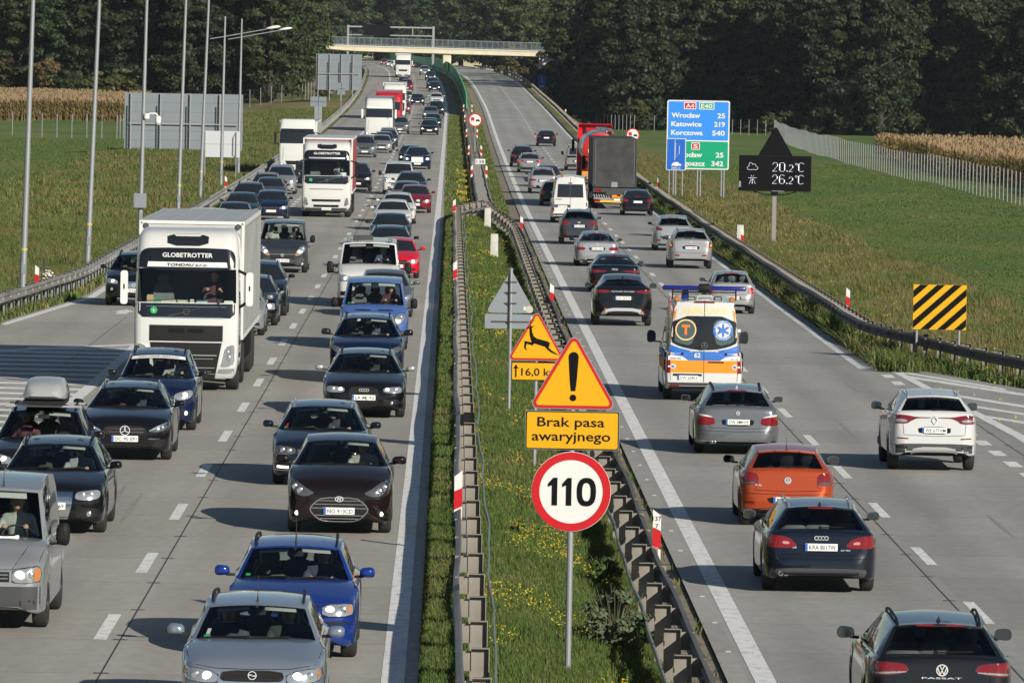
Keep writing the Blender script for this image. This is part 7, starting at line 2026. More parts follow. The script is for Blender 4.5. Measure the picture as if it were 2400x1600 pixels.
        P1(parts, "reflector", r_, [M_TAIL])
        h = MB(); h.box((s*.88, skin.hit(s*.86, 1.78, True)+.01, 1.78), (.11, .03, .07)); P1(parts, "hinge", h, [M_WFILM])
        b = MB(); disc(b, skin, s*.55, 1.20, .035, True, .03); P1(parts, "door_buffer", b, [M_PLAS], 50)
        # marker lamps and reflective flags on the roof edge
        p = I['roofP'](s*.93, .93); a = MB()
        a.lathe([(.05, p.y-.02), (.075, p.y), (.075, p.y+.06), (.05, p.y+.10)], 14, (p.x, 0, p.z+.06), 'y'); P1(parts, "marker_lamp", a, [M_AMB], 50)
        wl = MB(); q0 = I['roofP'](s*.45, .97); wl.prism(rrect(q0.x-.10, q0.z-.01, q0.x+.10, q0.z+.10, .03), q0.y-.10, q0.y); P1(parts, "work_lamp", wl, [M_PLAS], 50, )
        wf = MB(); wf.prism(rrect(q0.x-.075, q0.z+.012, q0.x+.075, q0.z+.08, .02), q0.y+.001, q0.y+.012); P1(parts, "work_lamp_glass", wf, [M_LAMP])
    lay("bumper", [[(-.97, .27), (-.97, .48), (.97, .48), (.97, .27)]], M_GPLAS, .012)
    lay("step_slot", [[(-.05 + .10, .645), (.05, .70), (.78, .70), (.78, .645)]], M_PLAS, .010)
    h = MB(); skin.lay(h, [(-.10, .98), (-.10, 1.015), (-.50, 1.015), (-.50, .98)], True, .018, .1); P1(parts, "door_handle", h, [M_PLAS])
    em = MB(); badge(em, 'star', 0, S['L']/2+.005, 1.42, .13, 1); P1(parts, "emblem", em, [M_CHROME])
    sm = MB(); skin.seam(sm, [(0, .50), (0, 1.30)], .012, True, .016); skin.seam(sm, [(0, 2.14), (0, 2.55)], .012, True, .012)
    for s in sides: skin.seam(sm, [(s*.84, .52), (s*.87, 1.2), (s*.80, 2.2), (s*.72, 2.50), (0, 2.53)], .012, True, .007)
    P1(parts, "panel_gap", sm, [M_GPLAS])
    bb = MB(); p = I['rwP'](0, .97); bb.box((0, p.y+.02, p.z+.0), (.50, .03, .04)); P1(parts, "high_brake_light", bb, [M_TAILD])
    # beacon bar, beacon and rack on the roof
    p = I['roofP'](0, .86)
    lb = MB()
    for s in sides: lb.tube([(s*.05, p.y, p.z+.26), (s*1.02, p.y, p.z+.26), (s*1.06, p.y, p.z+.26)], [.06, .06, .04], 14)
    P1(parts, "beacon_bar", lb, [M_BLUEL], 50)
    cb = MB(); cb.lathe([(.10, -.14), (.115, -.10), (.115, .10), (.10, .14)], 16, (0, p.y, p.z+.26), 'x'); cb.box((0, p.y, p.z+.12), (.12, .1, .18))
    cb.bar((-.8, p.y, p.z-.04), (-.8, p.y, p.z+.2), .04); cb.bar((.8, p.y, p.z-.04), (.8, p.y, p.z+.2), .04); cb.bar((-.8, p.y, p.z+.16), (.8, p.y, p.z+.16), .035)
    P1(parts, "beacon_mount", cb, [M_PLAS], 50)
    be = MB(); q = I['roofP'](.62, .80); be.lathe([(.10, .0), (.10, .16), (.08, .22), (.03, .24)], 18, (q.x, q.y, q.z-.01)); P1(parts, "beacon", be, [M_BLUEL], 50)
    hn = MB(); q = I['roofP'](0, .95); hn.tube([(-.20, q.y, q.z), (-.17, q.y, q.z+.09), (.17, q.y, q.z+.09), (.20, q.y, q.z)], .03, 8); P1(parts, "roof_handle", hn, [M_LINER], 50)
    plate(parts, skin, .60, "DW 264KS", True, .40)
    # coloured stripes along the left flank
    fl = MB()
    for s in sides:
        for z0, z1, m in ((.75, 1.03, 0), (1.06, 1.22, 1)):
            rows = []
            for k in range(12):
                y = I['y0'] + 1.6 + k*.36
                x = s*(S['W']/2 + .004)
                rows.append([(x, y, z0), (x, y, z1)])
            fl.grid(rows, m)
    P1(parts, "side_stripes", fl, [M_ORNG, M_BLUER])
kind('ambulance', VANH, amb_detail)
def hr_detail(parts, skin, S, I, near):
    m = skin.lay(MB(), [(-.70, 1.38), (-.66, 2.08), (.66, 2.08), (.70, 1.38)], True, .008, .1); P1(parts, "rear_window", m, [G_DARK], 60)
    for s in (1, -1):
        q = [(.84, .62), (.85, 1.20), (.935, 1.20), (.945, .62)]; q = q if s > 0 else mirror(q)
        m = skin.lay(MB(), q, True, .010, .08); k = skin.lay(MB(), [(x, z) for x, z in ([(.85, .82), (.85, .96), (.94, .96), (.94, .82)] if s > 0 else mirror([(.85, .82), (.85, .96), (.94, .96), (.94, .82)]))], True, .014, .08)
        P1(parts, "tail_light", m, [M_TAIL], 60, [["reversing_light", k.mesh("reversing_light", [M_LAMP]), None, []]])
    sm = MB(); skin.seam(sm, [(0, .55), (0, 2.5)], .02, True, .009); P1(parts, "panel_gap", sm, [M_GPLAS])
    b = skin.lay(MB(), [(-.97, .28), (-.97, .52), (.97, .52), (.97, .28)], True, .012, .1); P1(parts, "bumper", b, [M_GPLAS])
    r_ = skin.lay(MB(), [(-.02, .84), (-.02, 1.0), (.86, 1.0), (.86, .84)], True, .006, .1); P1(parts, "number_plate_recess", r_, [M_GPLAS])
    plate(parts, skin, .90, "DW 5GS20", True, .42)
    t = MB(); skin.text(t, "TRANSIT", .60, 1.24, .06, True, .36); P1(parts, "model_lettering", t, [M_GPLAS])
    bb = MB(); p = I['rwP'](0, .72); bb.box((0, p.y+.02, p.z), (.20, .03, .05)); P1(parts, "high_brake_light", bb, [M_TAILD])
    bc = MB(); q = I['roofP'](.55, .88); bc.lathe([(.09, 0), (.09, .07), (.05, .10)], 12, (q.x, q.y, q.z)); P1(parts, "roof_beacon", bc, [M_AMB], 50)
kind('van_high', E_(VANH, L=5.7, yb=5.58, yr=5.44, W=1.974, H=2.56, zr=2.48, wtr=.72, roofdrop=.10), hr_detail)

# ---- lorries
def cab_shell(H=3.88, hw=1.25, ln=2.3, levels=None, ws=(2.12, 2.92), u_ws=.93):
    lv = levels or [(.32, .14, .90), (.42, .06, .95), (.62, .015, .985), (.95, 0, 1.0), (1.35, .005, 1.0), (1.7, .03, 1.0), (ws[0], .075, .995), (2.35, .11, .99), (2.65, .16, .985), (ws[1], .21, .98),
                    (3.12, .25, .975), (3.38, .31, .965), (3.58, .38, .95), (3.74, .52, .925), (H-.05, .80, .88), (H, 1.15, .82)]
    rows = []
    for z, yf, k in lv:
        h = hw*k; r = .20 if z < 3.3 else .28
        ring = [(-h, ln, z), (-h, ln*.66, z), (-h, yf+r+.25, z)]
        fr = [-1 + 2*i/12 for i in range(13)]
        for a in (180, 202, 225, 248): ring.append((-h+r+r*math.cos(R(a)), yf+.05+r+r*math.sin(R(a)), z))
        for u in fr: ring.append(((h-r)*u, yf + .05*u*u, z))
        for a in (292, 315, 338, 360): ring.append((h-r+r*math.cos(R(a)), yf+.05+r+r*math.sin(R(a)), z))
        ring += [(h, yf+r+.25, z), (h, ln*.66, z), (h, ln, z)]
        rows.append(ring)
    return rows, [l[0] for l in lv], lv
def lorry(key, near, cab, trailer, total=16.5, cab_m='PAINT', ws=(2.12, 2.92)):
    L = total; y0 = -L/2
    parts = []
    rows, zs, lv = cab_shell(ws=ws, H=cab.get('H', 3.88))
    rows = [[(x, y+y0, z) for x, y, z in r] for r in rows]
    b, g = MB(), MB()
    n = len(rows[0])
    allm = MB()
    for i in range(len(rows)-1):
        for j in range(n-1):
            q = [rows[i][j], rows[i][j+1], rows[i+1][j+1], rows[i+1][j]]
            allm.add(q, [(0, 1, 2, 3)])
            zm = (zs[i]+zs[i+1])/2
            if ws[0] <= zm <= ws[1] and 5 <= j <= n-7: g.add(q, [(0, 1, 2, 3)])
            elif 2.15 <= zm <= 2.9 and (j in (1, n-3)): b.add(q, [(0, 1, 2, 3)], 1)
            else: b.add(q, [(0, 1, 2, 3)])
    b.add(rows[-1], [tuple(range(n))]); b.add([r[0] for r in rows] + [r[-1] for r in rows[::-1]], [tuple(range(2*len(rows)))])
    me = b.mesh("cab", [None]*2, 40, merge=.001)
    parts.append(["cab", me, [cab_m, G_DARK], []])
    gm = G_SEE if near else G_DARK
    parts.append(["windscreen", g.mesh("windscreen", [gm], 60, merge=.001), [gm], []])
    am = allm.mesh("tmp", [None], None, merge=.001)
    skin = Skin([v.co for v in am.vertices], [tuple(p.vertices) for p in am.polygons], L)
    bpy.data.meshes.remove(am)
    def lay(name, polys, mt, off=.008, it=0, mir=True, kids=None):
        m = MB()
        for p in polys:
            skin.lay(m, p, False, off, .10, it=it)
            if mir and min(q[0] for q in p) > .05: skin.lay(m, mirror(p), False, off, .10, it=it)
        return P1(parts, name, m, [mt], 60, kids)
    for nm, polys, mt, off, it in cab['panels']: lay(nm, polys, mt, off, it)
    for s in (1, -1):
        q = cab['hl'] if s > 0 else mirror(cab['hl'])
        m = skin.lay(MB(), q, False, .014, .08, it=1)
        kids = []
        for (x, z, r, lit) in cab['bulbs']:
            d = MB(); disc(d, skin, s*x, z, r, False, .03); kids.append(["bulb", d.mesh("bulb", [M_BULB if lit else M_BULBO], 50), None, []])
        P1(parts, "headlight", m, [cab.get('hm', M_LAMP)], 60, kids)
        # mirrors on arms
        a = MB(); mx, mz0, mz1 = 1.50, cab.get('mz', (2.06, 2.86))[0], cab.get('mz', (2.06, 2.86))[1]
        yy = y0 + .10
        a.prism(rrect(s*mx-.085, mz0, s*mx+.085, mz1, .06), yy, yy+.16, 0)
        a.tube([(s*1.18, yy+.35, mz0-.10), (s*1.40, yy+.10, mz0+.06)], .035, 6, 1); a.tube([(s*1.20, yy+.35, mz1+.04), (s*1.42, yy+.10, mz1-.05)], .035, 6, 1)
        if cab.get('mslot'): a.box((s*(mx-.0), yy-.004, (mz0+mz1)/2+.02), (.035, .01, .12), 1)
        P1(parts, "wing_mirror", a, [cab.get('mirm', M_PLAS), M_PLAS], 40)
    for t, z, h, wd, mt in cab.get('text', []):
        m = MB(); skin.text(m, t, 0, z, h, False, wd, 0, .02, off=.055); P1(parts, "lettering", m, [mt])
    if cab.get('logo'):
        y = skin.hit(0, cab['logo'], False) - .025; e = badge(MB(), 'arrow', 0, y, cab['logo'], .15); e.bar((-.42, y, cab['logo']-.10), (.42, y, cab['logo']+.11), .022, 0, .012)
        P1(parts, "emblem", e, [M_CHROME])
    if cab.get('plate'): plate(parts, skin, cab['plate'][0], cab['plate'][1] if near else None)
    for s in (1, -1):
        st = MB(); 
        for z in (.55, .85, 1.15): st.box((s*1.245, y0+1.15, z), (.03, .5, .10))
        P1(parts, "step", st, [M_PLAS])
    if near or True:
        wp = MB()
        for x0, x1 in ((-.95, -.25), (.0, .75)):
            ya = (skin.hit(x0, ws[0]+.03, False) or y0) - .02
            wp.bar((x0, ya, ws[0]+.03), (x1, ya, ws[0]+.07), .02); wp.bar((x1, ya, ws[0]+.08), (x1+.06, ya-.01, ws[0]-.12), .03)
        P1(parts, "wiper", wp, [M_INT])
    if near:
        d = MB()
        d.box((0, y0+.55, ws[0]-.10), (2.2, .6, .16)); d.box((0, y0+1.95, 2.5), (2.3, .04, 2.2), 2); d.box((0, y0+1.2, 1.5), (2.3, 1.6, .04))
        for s in (1, -1): d.box((s*1.16, y0+1.2, 2.4), (.02, 1.5, 1.6))
        d.box((0, y0+1.2, 3.05), (2.2, 1.5, .03), 1)
        P1(parts, "dashboard", d, [M_INT, M_LINER, M_SEATG])
        sm = seat_mesh(.56).mesh("seat", [M_SEATG], 50)
        for s in (1, -1): parts.append(["seat", sm, None, [], (s*.62, y0+1.25, 1.95)])
        w_ = MB(); q = Matrix.Rotation(R(-40), 3, 'X'); cw = Vector((.62, y0+.78, 2.17))
        w_.tube([cw + q @ Vector((.24*math.cos(2*math.pi*k/20), 0, .24*math.sin(2*math.pi*k/20))) for k in range(21)], .02, 6); w_.bar(cw + q @ Vector((-.22, 0, 0)), cw + q @ Vector((.22, 0, 0)), .04)
        P1(parts, "steering_wheel", w_, [M_GPLAS], 50)
        for nm, x, wd, h, mt in cab.get('dash', []):
            k = MB(); k.prism(rrect(x-wd/2, ws[0]-.03, x+wd/2, ws[0]-.03+h, min(.03, h*.3)), y0+.30, y0+.42); P1(parts, nm, k, [mt], 50)
    # chassis, tanks and wheels
    c = MB(); c.box((0, y0+3.4, .85), (.9, 6.0, .30)); c.box((-1.0, y0+3.0, .62), (.45, 1.2, .6)); c.box((1.0, y0+3.0, .62), (.45, 1.2, .6)); c.box((0, y0+1.2, .75), (2.0, 1.8, .5))
    P1(parts, "chassis", c, [M_UNDER])
    ty, rim = wheel_meshes(.51, .31, True, False)
    for yy in (1.40, 5.05):
        for s in (1, -1): parts.append(["wheel", ty, None, [["rim", rim, None, [], (0, 0, 0)]], (s*1.08, y0+yy, .51)])
    for s in (1, -1):
        f = MB(); f.tube([(s*1.10, y0+1.4-.60, .55), (s*1.10, y0+1.4-.45, .95), (s*1.10, y0+1.4, 1.12), (s*1.10, y0+1.4+.45, .95), (s*1.10, y0+1.4+.60, .55)], .03, 6)
        P1(parts, "mudguard", f, [M_PLAS])
    # trailer
    T = trailer
    if T:
        tz0, tz1, ty0 = 1.15, T.get('H', 4.0), y0 + 2.75
        t = MB()
        t.box((0, (ty0 + L/2)/2, (tz0+tz1)/2), (2.55, L/2-ty0, tz1-tz0), 0)
        kids = []
        e = MB()
        for s in (1, -1):
            e.box((s*1.262, (ty0+L/2)/2, tz1-.04), (.03, L/2-ty0+.02, .10)); e.box((s*1.262, (ty0+L/2)/2, tz0+.05), (.03, L/2-ty0+.02, .12)); e.box((s*1.24, ty0-.012, (tz0+tz1)/2), (.075, .03, tz1-tz0))
        e.box((0, ty0-.012, tz1-.03), (2.5, .03, .08))
        kids.append(["edge_frame", e.mesh("edge_frame", [T.get('frame', M_SILV)]), None, []])
        rf = MB()
        rf.box((0, (ty0+L/2)/2, tz1+.004), (2.50, L/2-ty0-.1, .012))
        for k in range(5): rf.box((-1.0+.5*k, (ty0+L/2)/2, tz1+.012), (.03, L/2-ty0-.2, .012))
        kids.append(["roof_panel", rf.mesh("roof_panel", [T.get('roof', M_SILV)]), None, []])
        if T.get('ribs'):
            for s in (1, -1):
                sp = MB(); sp.box((s*1.2755, (ty0+L/2)/2, (tz0+tz1)/2), (.006, L/2-ty0-.1, tz1-tz0-.25)); kids.append(["side_panel", sp.mesh("side_panel", [M_ALU]), None, []])
            rb = MB(); k = 0
            yy = ty0 + .15
            while yy < L/2 - .1:
                for s in (1, -1): rb.box((s*1.279, yy, (tz0+tz1)/2), (.010, .05, tz1-tz0-.3))
                yy += .32
            kids.append(["side_ribs", rb.mesh("side_ribs", [T['ribs']]), None, []])
        if T.get('fridge'):
            fr = MB(); fr.prism(rrect(-.85, 2.3, .85, 3.85, .12), ty0-.42, ty0-.005); kids.append(["cooling_unit", fr.mesh("cooling_unit", [M_WHITE], 40), None, []])
        mk_ = MB()
        for s in (1, -1): mk_.lathe([(.05, ty0-.05), (.07, ty0-.03)], 12, (s*1.12, 0, tz1-.12), 'y')
        kids.append(["marker_lamp", mk_.mesh("marker_lamp", [M_LAMPD]), None, []])
        ch = MB(); ch.box((0, (ty0+L/2)/2+1, 1.0), (1.2, L/2-ty0-3, .25))
        for s in (1, -1): ch.box((s*1.2, y0+9.0, .80), (.06, 4.0, .55))
        kids.append(["underframe", ch.mesh("underframe", [M_UNDER]), None, []])
        for yy in (10.8, 12.1, 13.4):
            for s in (1, -1): kids.append(["trailer_wheel", ty, None, [], (s*1.08, y0+yy, .51)])
        P1(parts, "trailer", t, [T['m']] if T['m'] != 'PAINT' else ['PAINT'], None, kids)
    FLEET[key] = dict(parts=parts, S=dict(L=L, W=2.5), I=dict(y0=y0), skin=skin)
M_TRLW = noise_mat("trailer_white", [(.40, .41, .41), (.47, .475, .47)], 1.2, .3, stretch=(1, .3, 1), spec=.5)
M_TRLR = mat("red_curtain", (.30, .045, .045), .6)
M_ALU = noise_mat("dull_aluminium", [(.20, .21, .205), (.27, .275, .27)], .8, .45, stretch=(1, .4, 1))
M_MESHW = noise_mat("pale_grille", [(.42, .42, .41), (.60, .60, .58)], 60, .6)
M_STRAP = mat("strap_white", (.7, .7, .68), .6)
vis_black = [(-1.15, 2.88), (-1.15, 3.22), (-1.08, 3.36), (-.9, 3.42), (.9, 3.42), (1.08, 3.36), (1.15, 3.22), (1.15, 2.88)]
lorry('lorry_long', True, dict(
    panels=[("sun_visor", [vis_black], M_GLOSSB, .03, 1), ("roof_window", [[(-.49, 3.47), (-.50, 3.755), (.50, 3.755), (.49, 3.47)]], G_DARK, .012, 1),
            ("name_strip", [[(-.96, 2.965), (-.94, 3.085), (.94, 3.085), (.96, 2.965)]], M_WFILM, .04, 0),
            ("front_panel", [[(-1.16, 1.86), (-1.16, 2.10), (1.16, 2.10), (1.16, 1.86), (1.05, 1.76), (-1.05, 1.76)]], M_GLOSSB, .008, 0), ("chrome_strip", [[(-.88, 1.755), (-.88, 1.775), (.88, 1.775), (.88, 1.755)], [(-.96, 2.02), (-.96, 2.03), (.96, 2.03), (.96, 2.02)]], M_CHROME, .016, 0),
            ("grille", [[(-.88, 1.20), (-.88, 1.58), (.88, 1.58), (.88, 1.20)]], M_PLAS, .008, 0), ("lower_grille", [[(-.70, .30), (-.86, 1.17), (.86, 1.17), (.70, .30)]], M_PLAS, .010, 0),
            ("grille_slots", [[(-.42, 1.40), (-.42, 1.50), (-.04, 1.50), (-.04, 1.40)], [(.04, 1.40), (.04, 1.50), (.42, 1.50), (.42, 1.40)]], M_UNDER, .014, 0),
            ("grille_trim", [[(-.74, .86), (-.74, .88), (.74, .88), (.74, .86)], [(-.66, .78), (-.66, .79), (.66, .79), (.66, .78)], [(-.70, .56), (-.70, .58), (.70, .58), (.70, .56)], [(-.62, .47), (-.62, .48), (.62, .48), (.62, .47)]], M_SILV, .018, 0),
            ("lamp_surround", [[(.80, .62), (.90, 1.12), (1.16, 1.16), (1.20, .70), (1.12, .60)]], M_WFILM, .006, 0), ("fog_lamp", [[(.76, .44), (.80, .54), (1.16, .56), (1.16, .44)]], M_LAMP, .014, 0),
            ("round_sticker", [circle(.085, 18, (-.78, 1.93))], M_GRNS, .014, 0), ("sticker_rim", [[(-.80, 1.90), (-.80, 1.965), (-.785, 1.965), (-.785, 1.915), (-.75, 1.915), (-.75, 1.90)]], M_WFILM, .018, 0)],
    logo=1.90, hl=[(.82, .60), (.86, .70), (.94, 1.08), (1.15, 1.14), (1.17, 1.04), (1.16, .66), (1.0, .60)], bulbs=[(1.02, .82, .07, 0), (1.0, .95, .05, 0)], mirm=M_WFILM, mslot=True,
    text=[("GLOBETROTTER", 3.20, .105, 1.20, M_WFILM), ("TONDAU s.r.o.", 2.99, .065, .98, M_BLK)], plate=None,
    dash=[("soft_toy", -.88, .16, .20, mat("plush_tan", (.45, .33, .18), .9)), ("document_card", -.70, .16, .12, M_GRNS), ("dashboard_cloth", -.35, .75, .08, mat("cream_cloth", (.52, .50, .36), .9)), ("dashboard_box", .12, .10, .10, M_PLATE), ("document_card", .36, .26, .08, mat("pale_blue_card", (.35, .5, .55), .7)), ("document_card", 1.0, .22, .08, M_PLATE)]),
    dict(m=M_TRLW, H=4.0, ribs=M_ALU, frame=M_WHITE, roof=mat("trailer_roof", (.34, .35, .36), .5)))
lorry('lorry_b', True, dict(
    panels=[("sun_visor", [vis_black], M_GLOSSB, .03, 1), ("roof_window", [[(-.49, 3.47), (-.50, 3.755), (.50, 3.755), (.49, 3.47)]], G_DARK, .012, 1), ("visor_strip", [[(-.92, 2.98), (-.92, 3.05), (.92, 3.05), (.92, 2.98)]], M_SILV, .04, 0),
            ("front_panel", [[(-1.16, 1.82), (-1.16, 2.10), (1.16, 2.10), (1.16, 1.82), (1.0, 1.70), (-1.0, 1.70)]], M_GLOSSB, .008, 0), ("chrome_strip", [[(-1.0, 2.02), (-1.0, 2.03), (1.0, 2.03), (1.0, 2.02)]], M_CHROME, .014, 0),
            ("grille_line", [[(-.86, 1.42), (-.86, 1.45), (.86, 1.45), (.86, 1.42)]], M_PLAS, .010, 0), ("grille", [[(-.82, 1.02), (-.84, 1.40), (.84, 1.40), (.82, 1.02)]], M_MESHW, .008, 0),
            ("lower_grille", [[(-.72, .80), (-.74, .92), (.74, .92), (.72, .80)], [(-.62, .52), (-.66, .64), (.66, .64), (.62, .52)]], M_PLAS, .012, 0), ("bumper", [[(-1.24, .33), (-1.24, .48), (1.24, .48), (1.24, .33)]], M_GPLAS, .010, 0),
            ("light_strip", [[(.92, .66), (1.03, .84), (1.07, .84), (.97, .68), (1.16, .74), (1.16, .70), (.92, .62)]], M_BULBO, .014, 0), ("round_sticker", [circle(.085, 18, (-.80, 1.90))], M_GRNS, .014, 0)],
    logo=1.88, hl=[(.90, .58), (.98, 1.0), (1.12, 1.02), (1.14, .62)], hm=M_LAMP, bulbs=[(1.05, .90, .05, 0)], mirm=M_PLAS, text=[("GLOBETROTTER", 3.20, .11, 1.36, M_WFILM)], plate=(.43, "WGR 0793"),
    dash=[("document_card", .85, .3, .2, M_PLATE), ("document_card", -.95, .2, .06, M_GRNS)]),
    dict(m=M_TRLR, H=4.0, frame=M_WHITE, roof=M_TRLW))
def plain_cab(grille=None, visor=M_GLOSSB, **k):
    d = dict(panels=[("sun_visor", [[(-1.12, 2.93), (-1.08, 3.12), (1.08, 3.12), (1.12, 2.93)]], visor, .06, 0), ("grille", grille or [[(-.80, .95), (-.70, .70), (.70, .70), (.80, .95)]], M_PLAS, .010, 0),
                     ("lower_trim", [[(-1.2, .34), (-1.2, .50), (1.2, .50), (1.2, .34)]], M_GPLAS, .010, 0), ("cab_seams", [[(-.98, 1.0), (-.95, 1.85), (-.93, 1.85), (-.96, 1.0)], [(.96, 1.0), (.93, 1.85), (.95, 1.85), (.98, 1.0)]], M_GPLAS, .008, 0)],
             hl=[(.86, .58), (.88, .78), (1.14, .84), (1.16, .62)], bulbs=[(1.02, .70, .08, 1)], mirm=M_PLAS, plate=(.42, None))
    d.update(k); return d
lorry('lorry_c', False, plain_cab(mirm=M_WFILM, visor=M_WFILM, grille=[[(-.7, .60), (-.72, .72), (.72, .72), (.7, .60)]]), dict(m=mat("grey_curtain", (.10, .11, .13), .6), H=3.9, frame=M_GPLAS))
lorry('lorry_d', False, plain_cab(grille=[[(-.8, .7), (-.85, 1.5), (.85, 1.5), (.8, .7)]], visor=M_RED), dict(m=mat("red_body", (.36, .02, .03), .5), H=3.95, frame=M_RED))
lorry('lorry_e', False, plain_cab(visor=M_WFILM), dict(m=M_TRLW, H=4.0, frame=M_WHITE))
lorry('lorry_f', False, plain_cab(mirm=M_WFILM, grille=[[(-.80, 1.35), (-.62, 1.05), (.62, 1.05), (.80, 1.35)]], visor=M_WFILM), dict(m=M_TRLW, H=3.95, frame=M_WHITE))
lorry('lorry_g', False, plain_cab(H=3.75), dict(m=M_TRLW, H=3.6, frame=M_WHITE))
# ---- lorries seen from behind
def rear_lorry(key, tank):
    L = 15.8; y0 = -L/2; yr = L/2; parts = []
    rows, zs, lv = cab_shell(H=3.95)
    b = MB(); b.grid([[(x, y+y0, z) for x, y, z in r] for r in rows]); n = len(rows[0])
    b.add([(x, y+y0, z) for x, y, z in rows[-1]], [tuple(range(n))]); b.add([(r[0][0], r[0][1]+y0, r[0][2]) for r in rows] + [(r[-1][0], r[-1][1]+y0, r[-1][2]) for r in rows[::-1]], [tuple(range(2*len(rows)))])
    parts.append(["cab", b.mesh("cab", [None], 40, merge=.001), ['PAINT'], []])
    if tank:
        f = MB()         # wind deflector: open-backed hood over the cab roof
        for s in (1, -1): f.add([(s*1.24, y0+.9, 3.2), (s*1.24, y0+2.75, 2.4), (s*1.20, y0+2.75, 3.98), (s*1.10, y0+1.0, 3.7), (s*1.19, y0+.9, 3.2), (s*1.19, y0+2.72, 2.4), (s*1.15, y0+2.72, 3.92), (s*1.05, y0+1.0, 3.65)],
                                 [(0, 1, 2, 3), (4, 5, 6, 7), (0, 1, 5, 4), (1, 2, 6, 5), (2, 3, 7, 6), (3, 0, 4, 7)])
        f.prism([(y0+.95, 3.66), (y0+2.75, 3.96), (y0+2.75, 4.02), (y0+.95, 3.74)], -1.18, 1.18, axis='x')
        P1(parts, "wind_deflector", f, ['PAINT'], 40)
        br = MB()
        for s in (1, -1): br.bar((s*.70, y0+2.4, 3.25), (s*.70, y0+2.5, 3.85), .12)
        P1(parts, "deflector_brace", br, [M_PLAS])
        zc, ra = 2.45, 1.20
        t = MB(); prof = [(ra*.02, yr-.02), (ra*.45, yr-.05), (ra*.8, yr-.14), (ra*.95, yr-.24), (ra, yr-.40), (ra, y0+3.6), (ra*.9, y0+3.35), (ra*.02, y0+3.2)]
        t.lathe(prof, 40, (0, 0, zc), 'y')
        e = MB(); e.lathe([(ra*.02, yr-.008), (ra*.45, yr-.038), (ra*.8, yr-.128), (ra*.93, yr-.225), (ra*.93, yr-.30)], 40, (0, 0, zc), 'y')
        tx = MB(); put_text(tx, "DROG", 0, zc-.25, .24, yr+.006, 'c', 1.5, .03, 0, -1)
        for k in range(3): tx.prism(circle(.10, 10, (.55-.15*k, zc+.22+.05*k)), yr-.03, yr+.004)
        P1(parts, "tank", t, [mat("polished_tank", (.45, .46, .48), .25, .8)], 40, [["tank_end", e.mesh("tank_end", [mat("tank_red", (.52, .02, .015), .35, 0, .6)], 40), None, []], ["lettering", tx.mesh("lettering", [M_WFILM]), None, []]])
        w_ = MB()
        for s in (.35, 1.0): w_.bar((-s, y0+3.8, zc+ra+.05), (-s, yr-.5, zc+ra+.05-.2*s), .05)
        for k in range(10): w_.box((-.55, y0+4.2+k*1.1, zc+ra+.05), (.9, .5, .12)); w_.lathe([(.2, 0), (.22, .05), (.22, .16), (.1, .2)], 12, (-.2 - .35*(k % 2), y0+4.3+k*1.1, zc+ra-.02))
        P1(parts, "tank_walkway", w_, [M_CHROME], 40)
        fd = MB()
        for s in (1, -1): fd.box((s*1.18, yr-3, 1.05), (.12, 4.6, .9))
        P1(parts, "mudguard", fd, [M_UNDER])
        bz = .62
    else:
        t = MB(); t.box((0, (y0+2.7+yr)/2, 2.72), (2.55, yr-y0-2.7, 2.80))
        dr = MB(); dr.box((0, yr+.012, 2.72), (2.30, .03, 2.72))
        ed = MB(); 
        for s in (1, -1): ed.box((s*1.245, yr+.016, 2.72), (.06, .05, 2.80))
        ed.box((0, yr+.016, 4.10), (2.55, .05, .06)); ed.box((0, yr+.016, 1.34), (2.55, .05, .08))
        bt = MB()
        for k in range(24):
            for s in (1, -1): bt.box((s*1.14, yr+.032, 1.5+k*.108), (.03, .012, .035))
        P1(parts, "trailer_body", t, [mat("black_curtain", (.018, .018, .02), .7)], None, [["rear_curtain", dr.mesh("rear_curtain", [noise_mat("dusty_curtain", [(.022, .022, .024), (.05, .05, .05)], 1.5, .6)]), None, []], ["rear_frame", ed.mesh("rear_frame", [M_GPLAS]), None, []], ["curtain_eyelets", bt.mesh("curtain_eyelets", [M_SILV]), None, []]])
        pl = MB(); pl.box((0, yr+.04, 1.44), (.36, .03, .30)); P1(parts, "warning_plate", pl, [M_SBACK])
        bz = .50
    u = MB(); u.box((0, yr-.10, 1.10), (2.5, .12, .26)); u.box((0, yr-3, .95), (1.0, 6, .22)); 
    P1(parts, "underframe", u, [M_GPLAS if not tank else M_UNDER])
    for s in (1, -1):
        l = MB(); l.prism(rrect(s*.95-.22, 1.02, s*.95+.22, 1.17, .03), yr-.038, yr-.01); P1(parts, "tail_light", l, [M_TAIL])
    bb = MB()
    if tank: bb.box((0, yr-.2, .72), (2.3, .14, .30)); bb.box((0, yr-.2, .45), (2.3, .10, .12))
    else:
        for k in range(17):
            bb.bar((-1.12+.14*k, yr-.16, .68), (-1.04+.14*k, yr-.16, .86), .05)
        bb.box((0, yr-.18, .62), (2.4, .10, .06))
    P1(parts, "tail_lift" if not tank else "rear_bumper", bb, [M_SILV])
    ub = MB(); ub.box((.25 if not tank else .0, yr-.06, .46), (1.75 if not tank else 1.6, .10, .12)); P1(parts, "underrun_bar", ub, [mat("bar_yellow", (.72, .36, .02), .5)])
    op = MB(); op.box((-.18 if not tank else .92, yr-.03 if not tank else yr-.10, .80), (.62 if not tank else .45, .02, .26)); P1(parts, "hazard_plate", op, [M_ORNG])
    for s in (1, -1):
        l = MB(); l.box((s*1.0 if s > 0 else -.98, yr+.0, .50), (.36, .05, .13)); P1(parts, "rear_reflector", l, [M_TAIL])
    pb = MB(); pb.box((-.25, yr+.005, .56), (.52, .02, .115)); P1(parts, "licence_plate", pb, [M_PLATE])
    ty, rim = wheel_meshes(.51, .34, True, False)
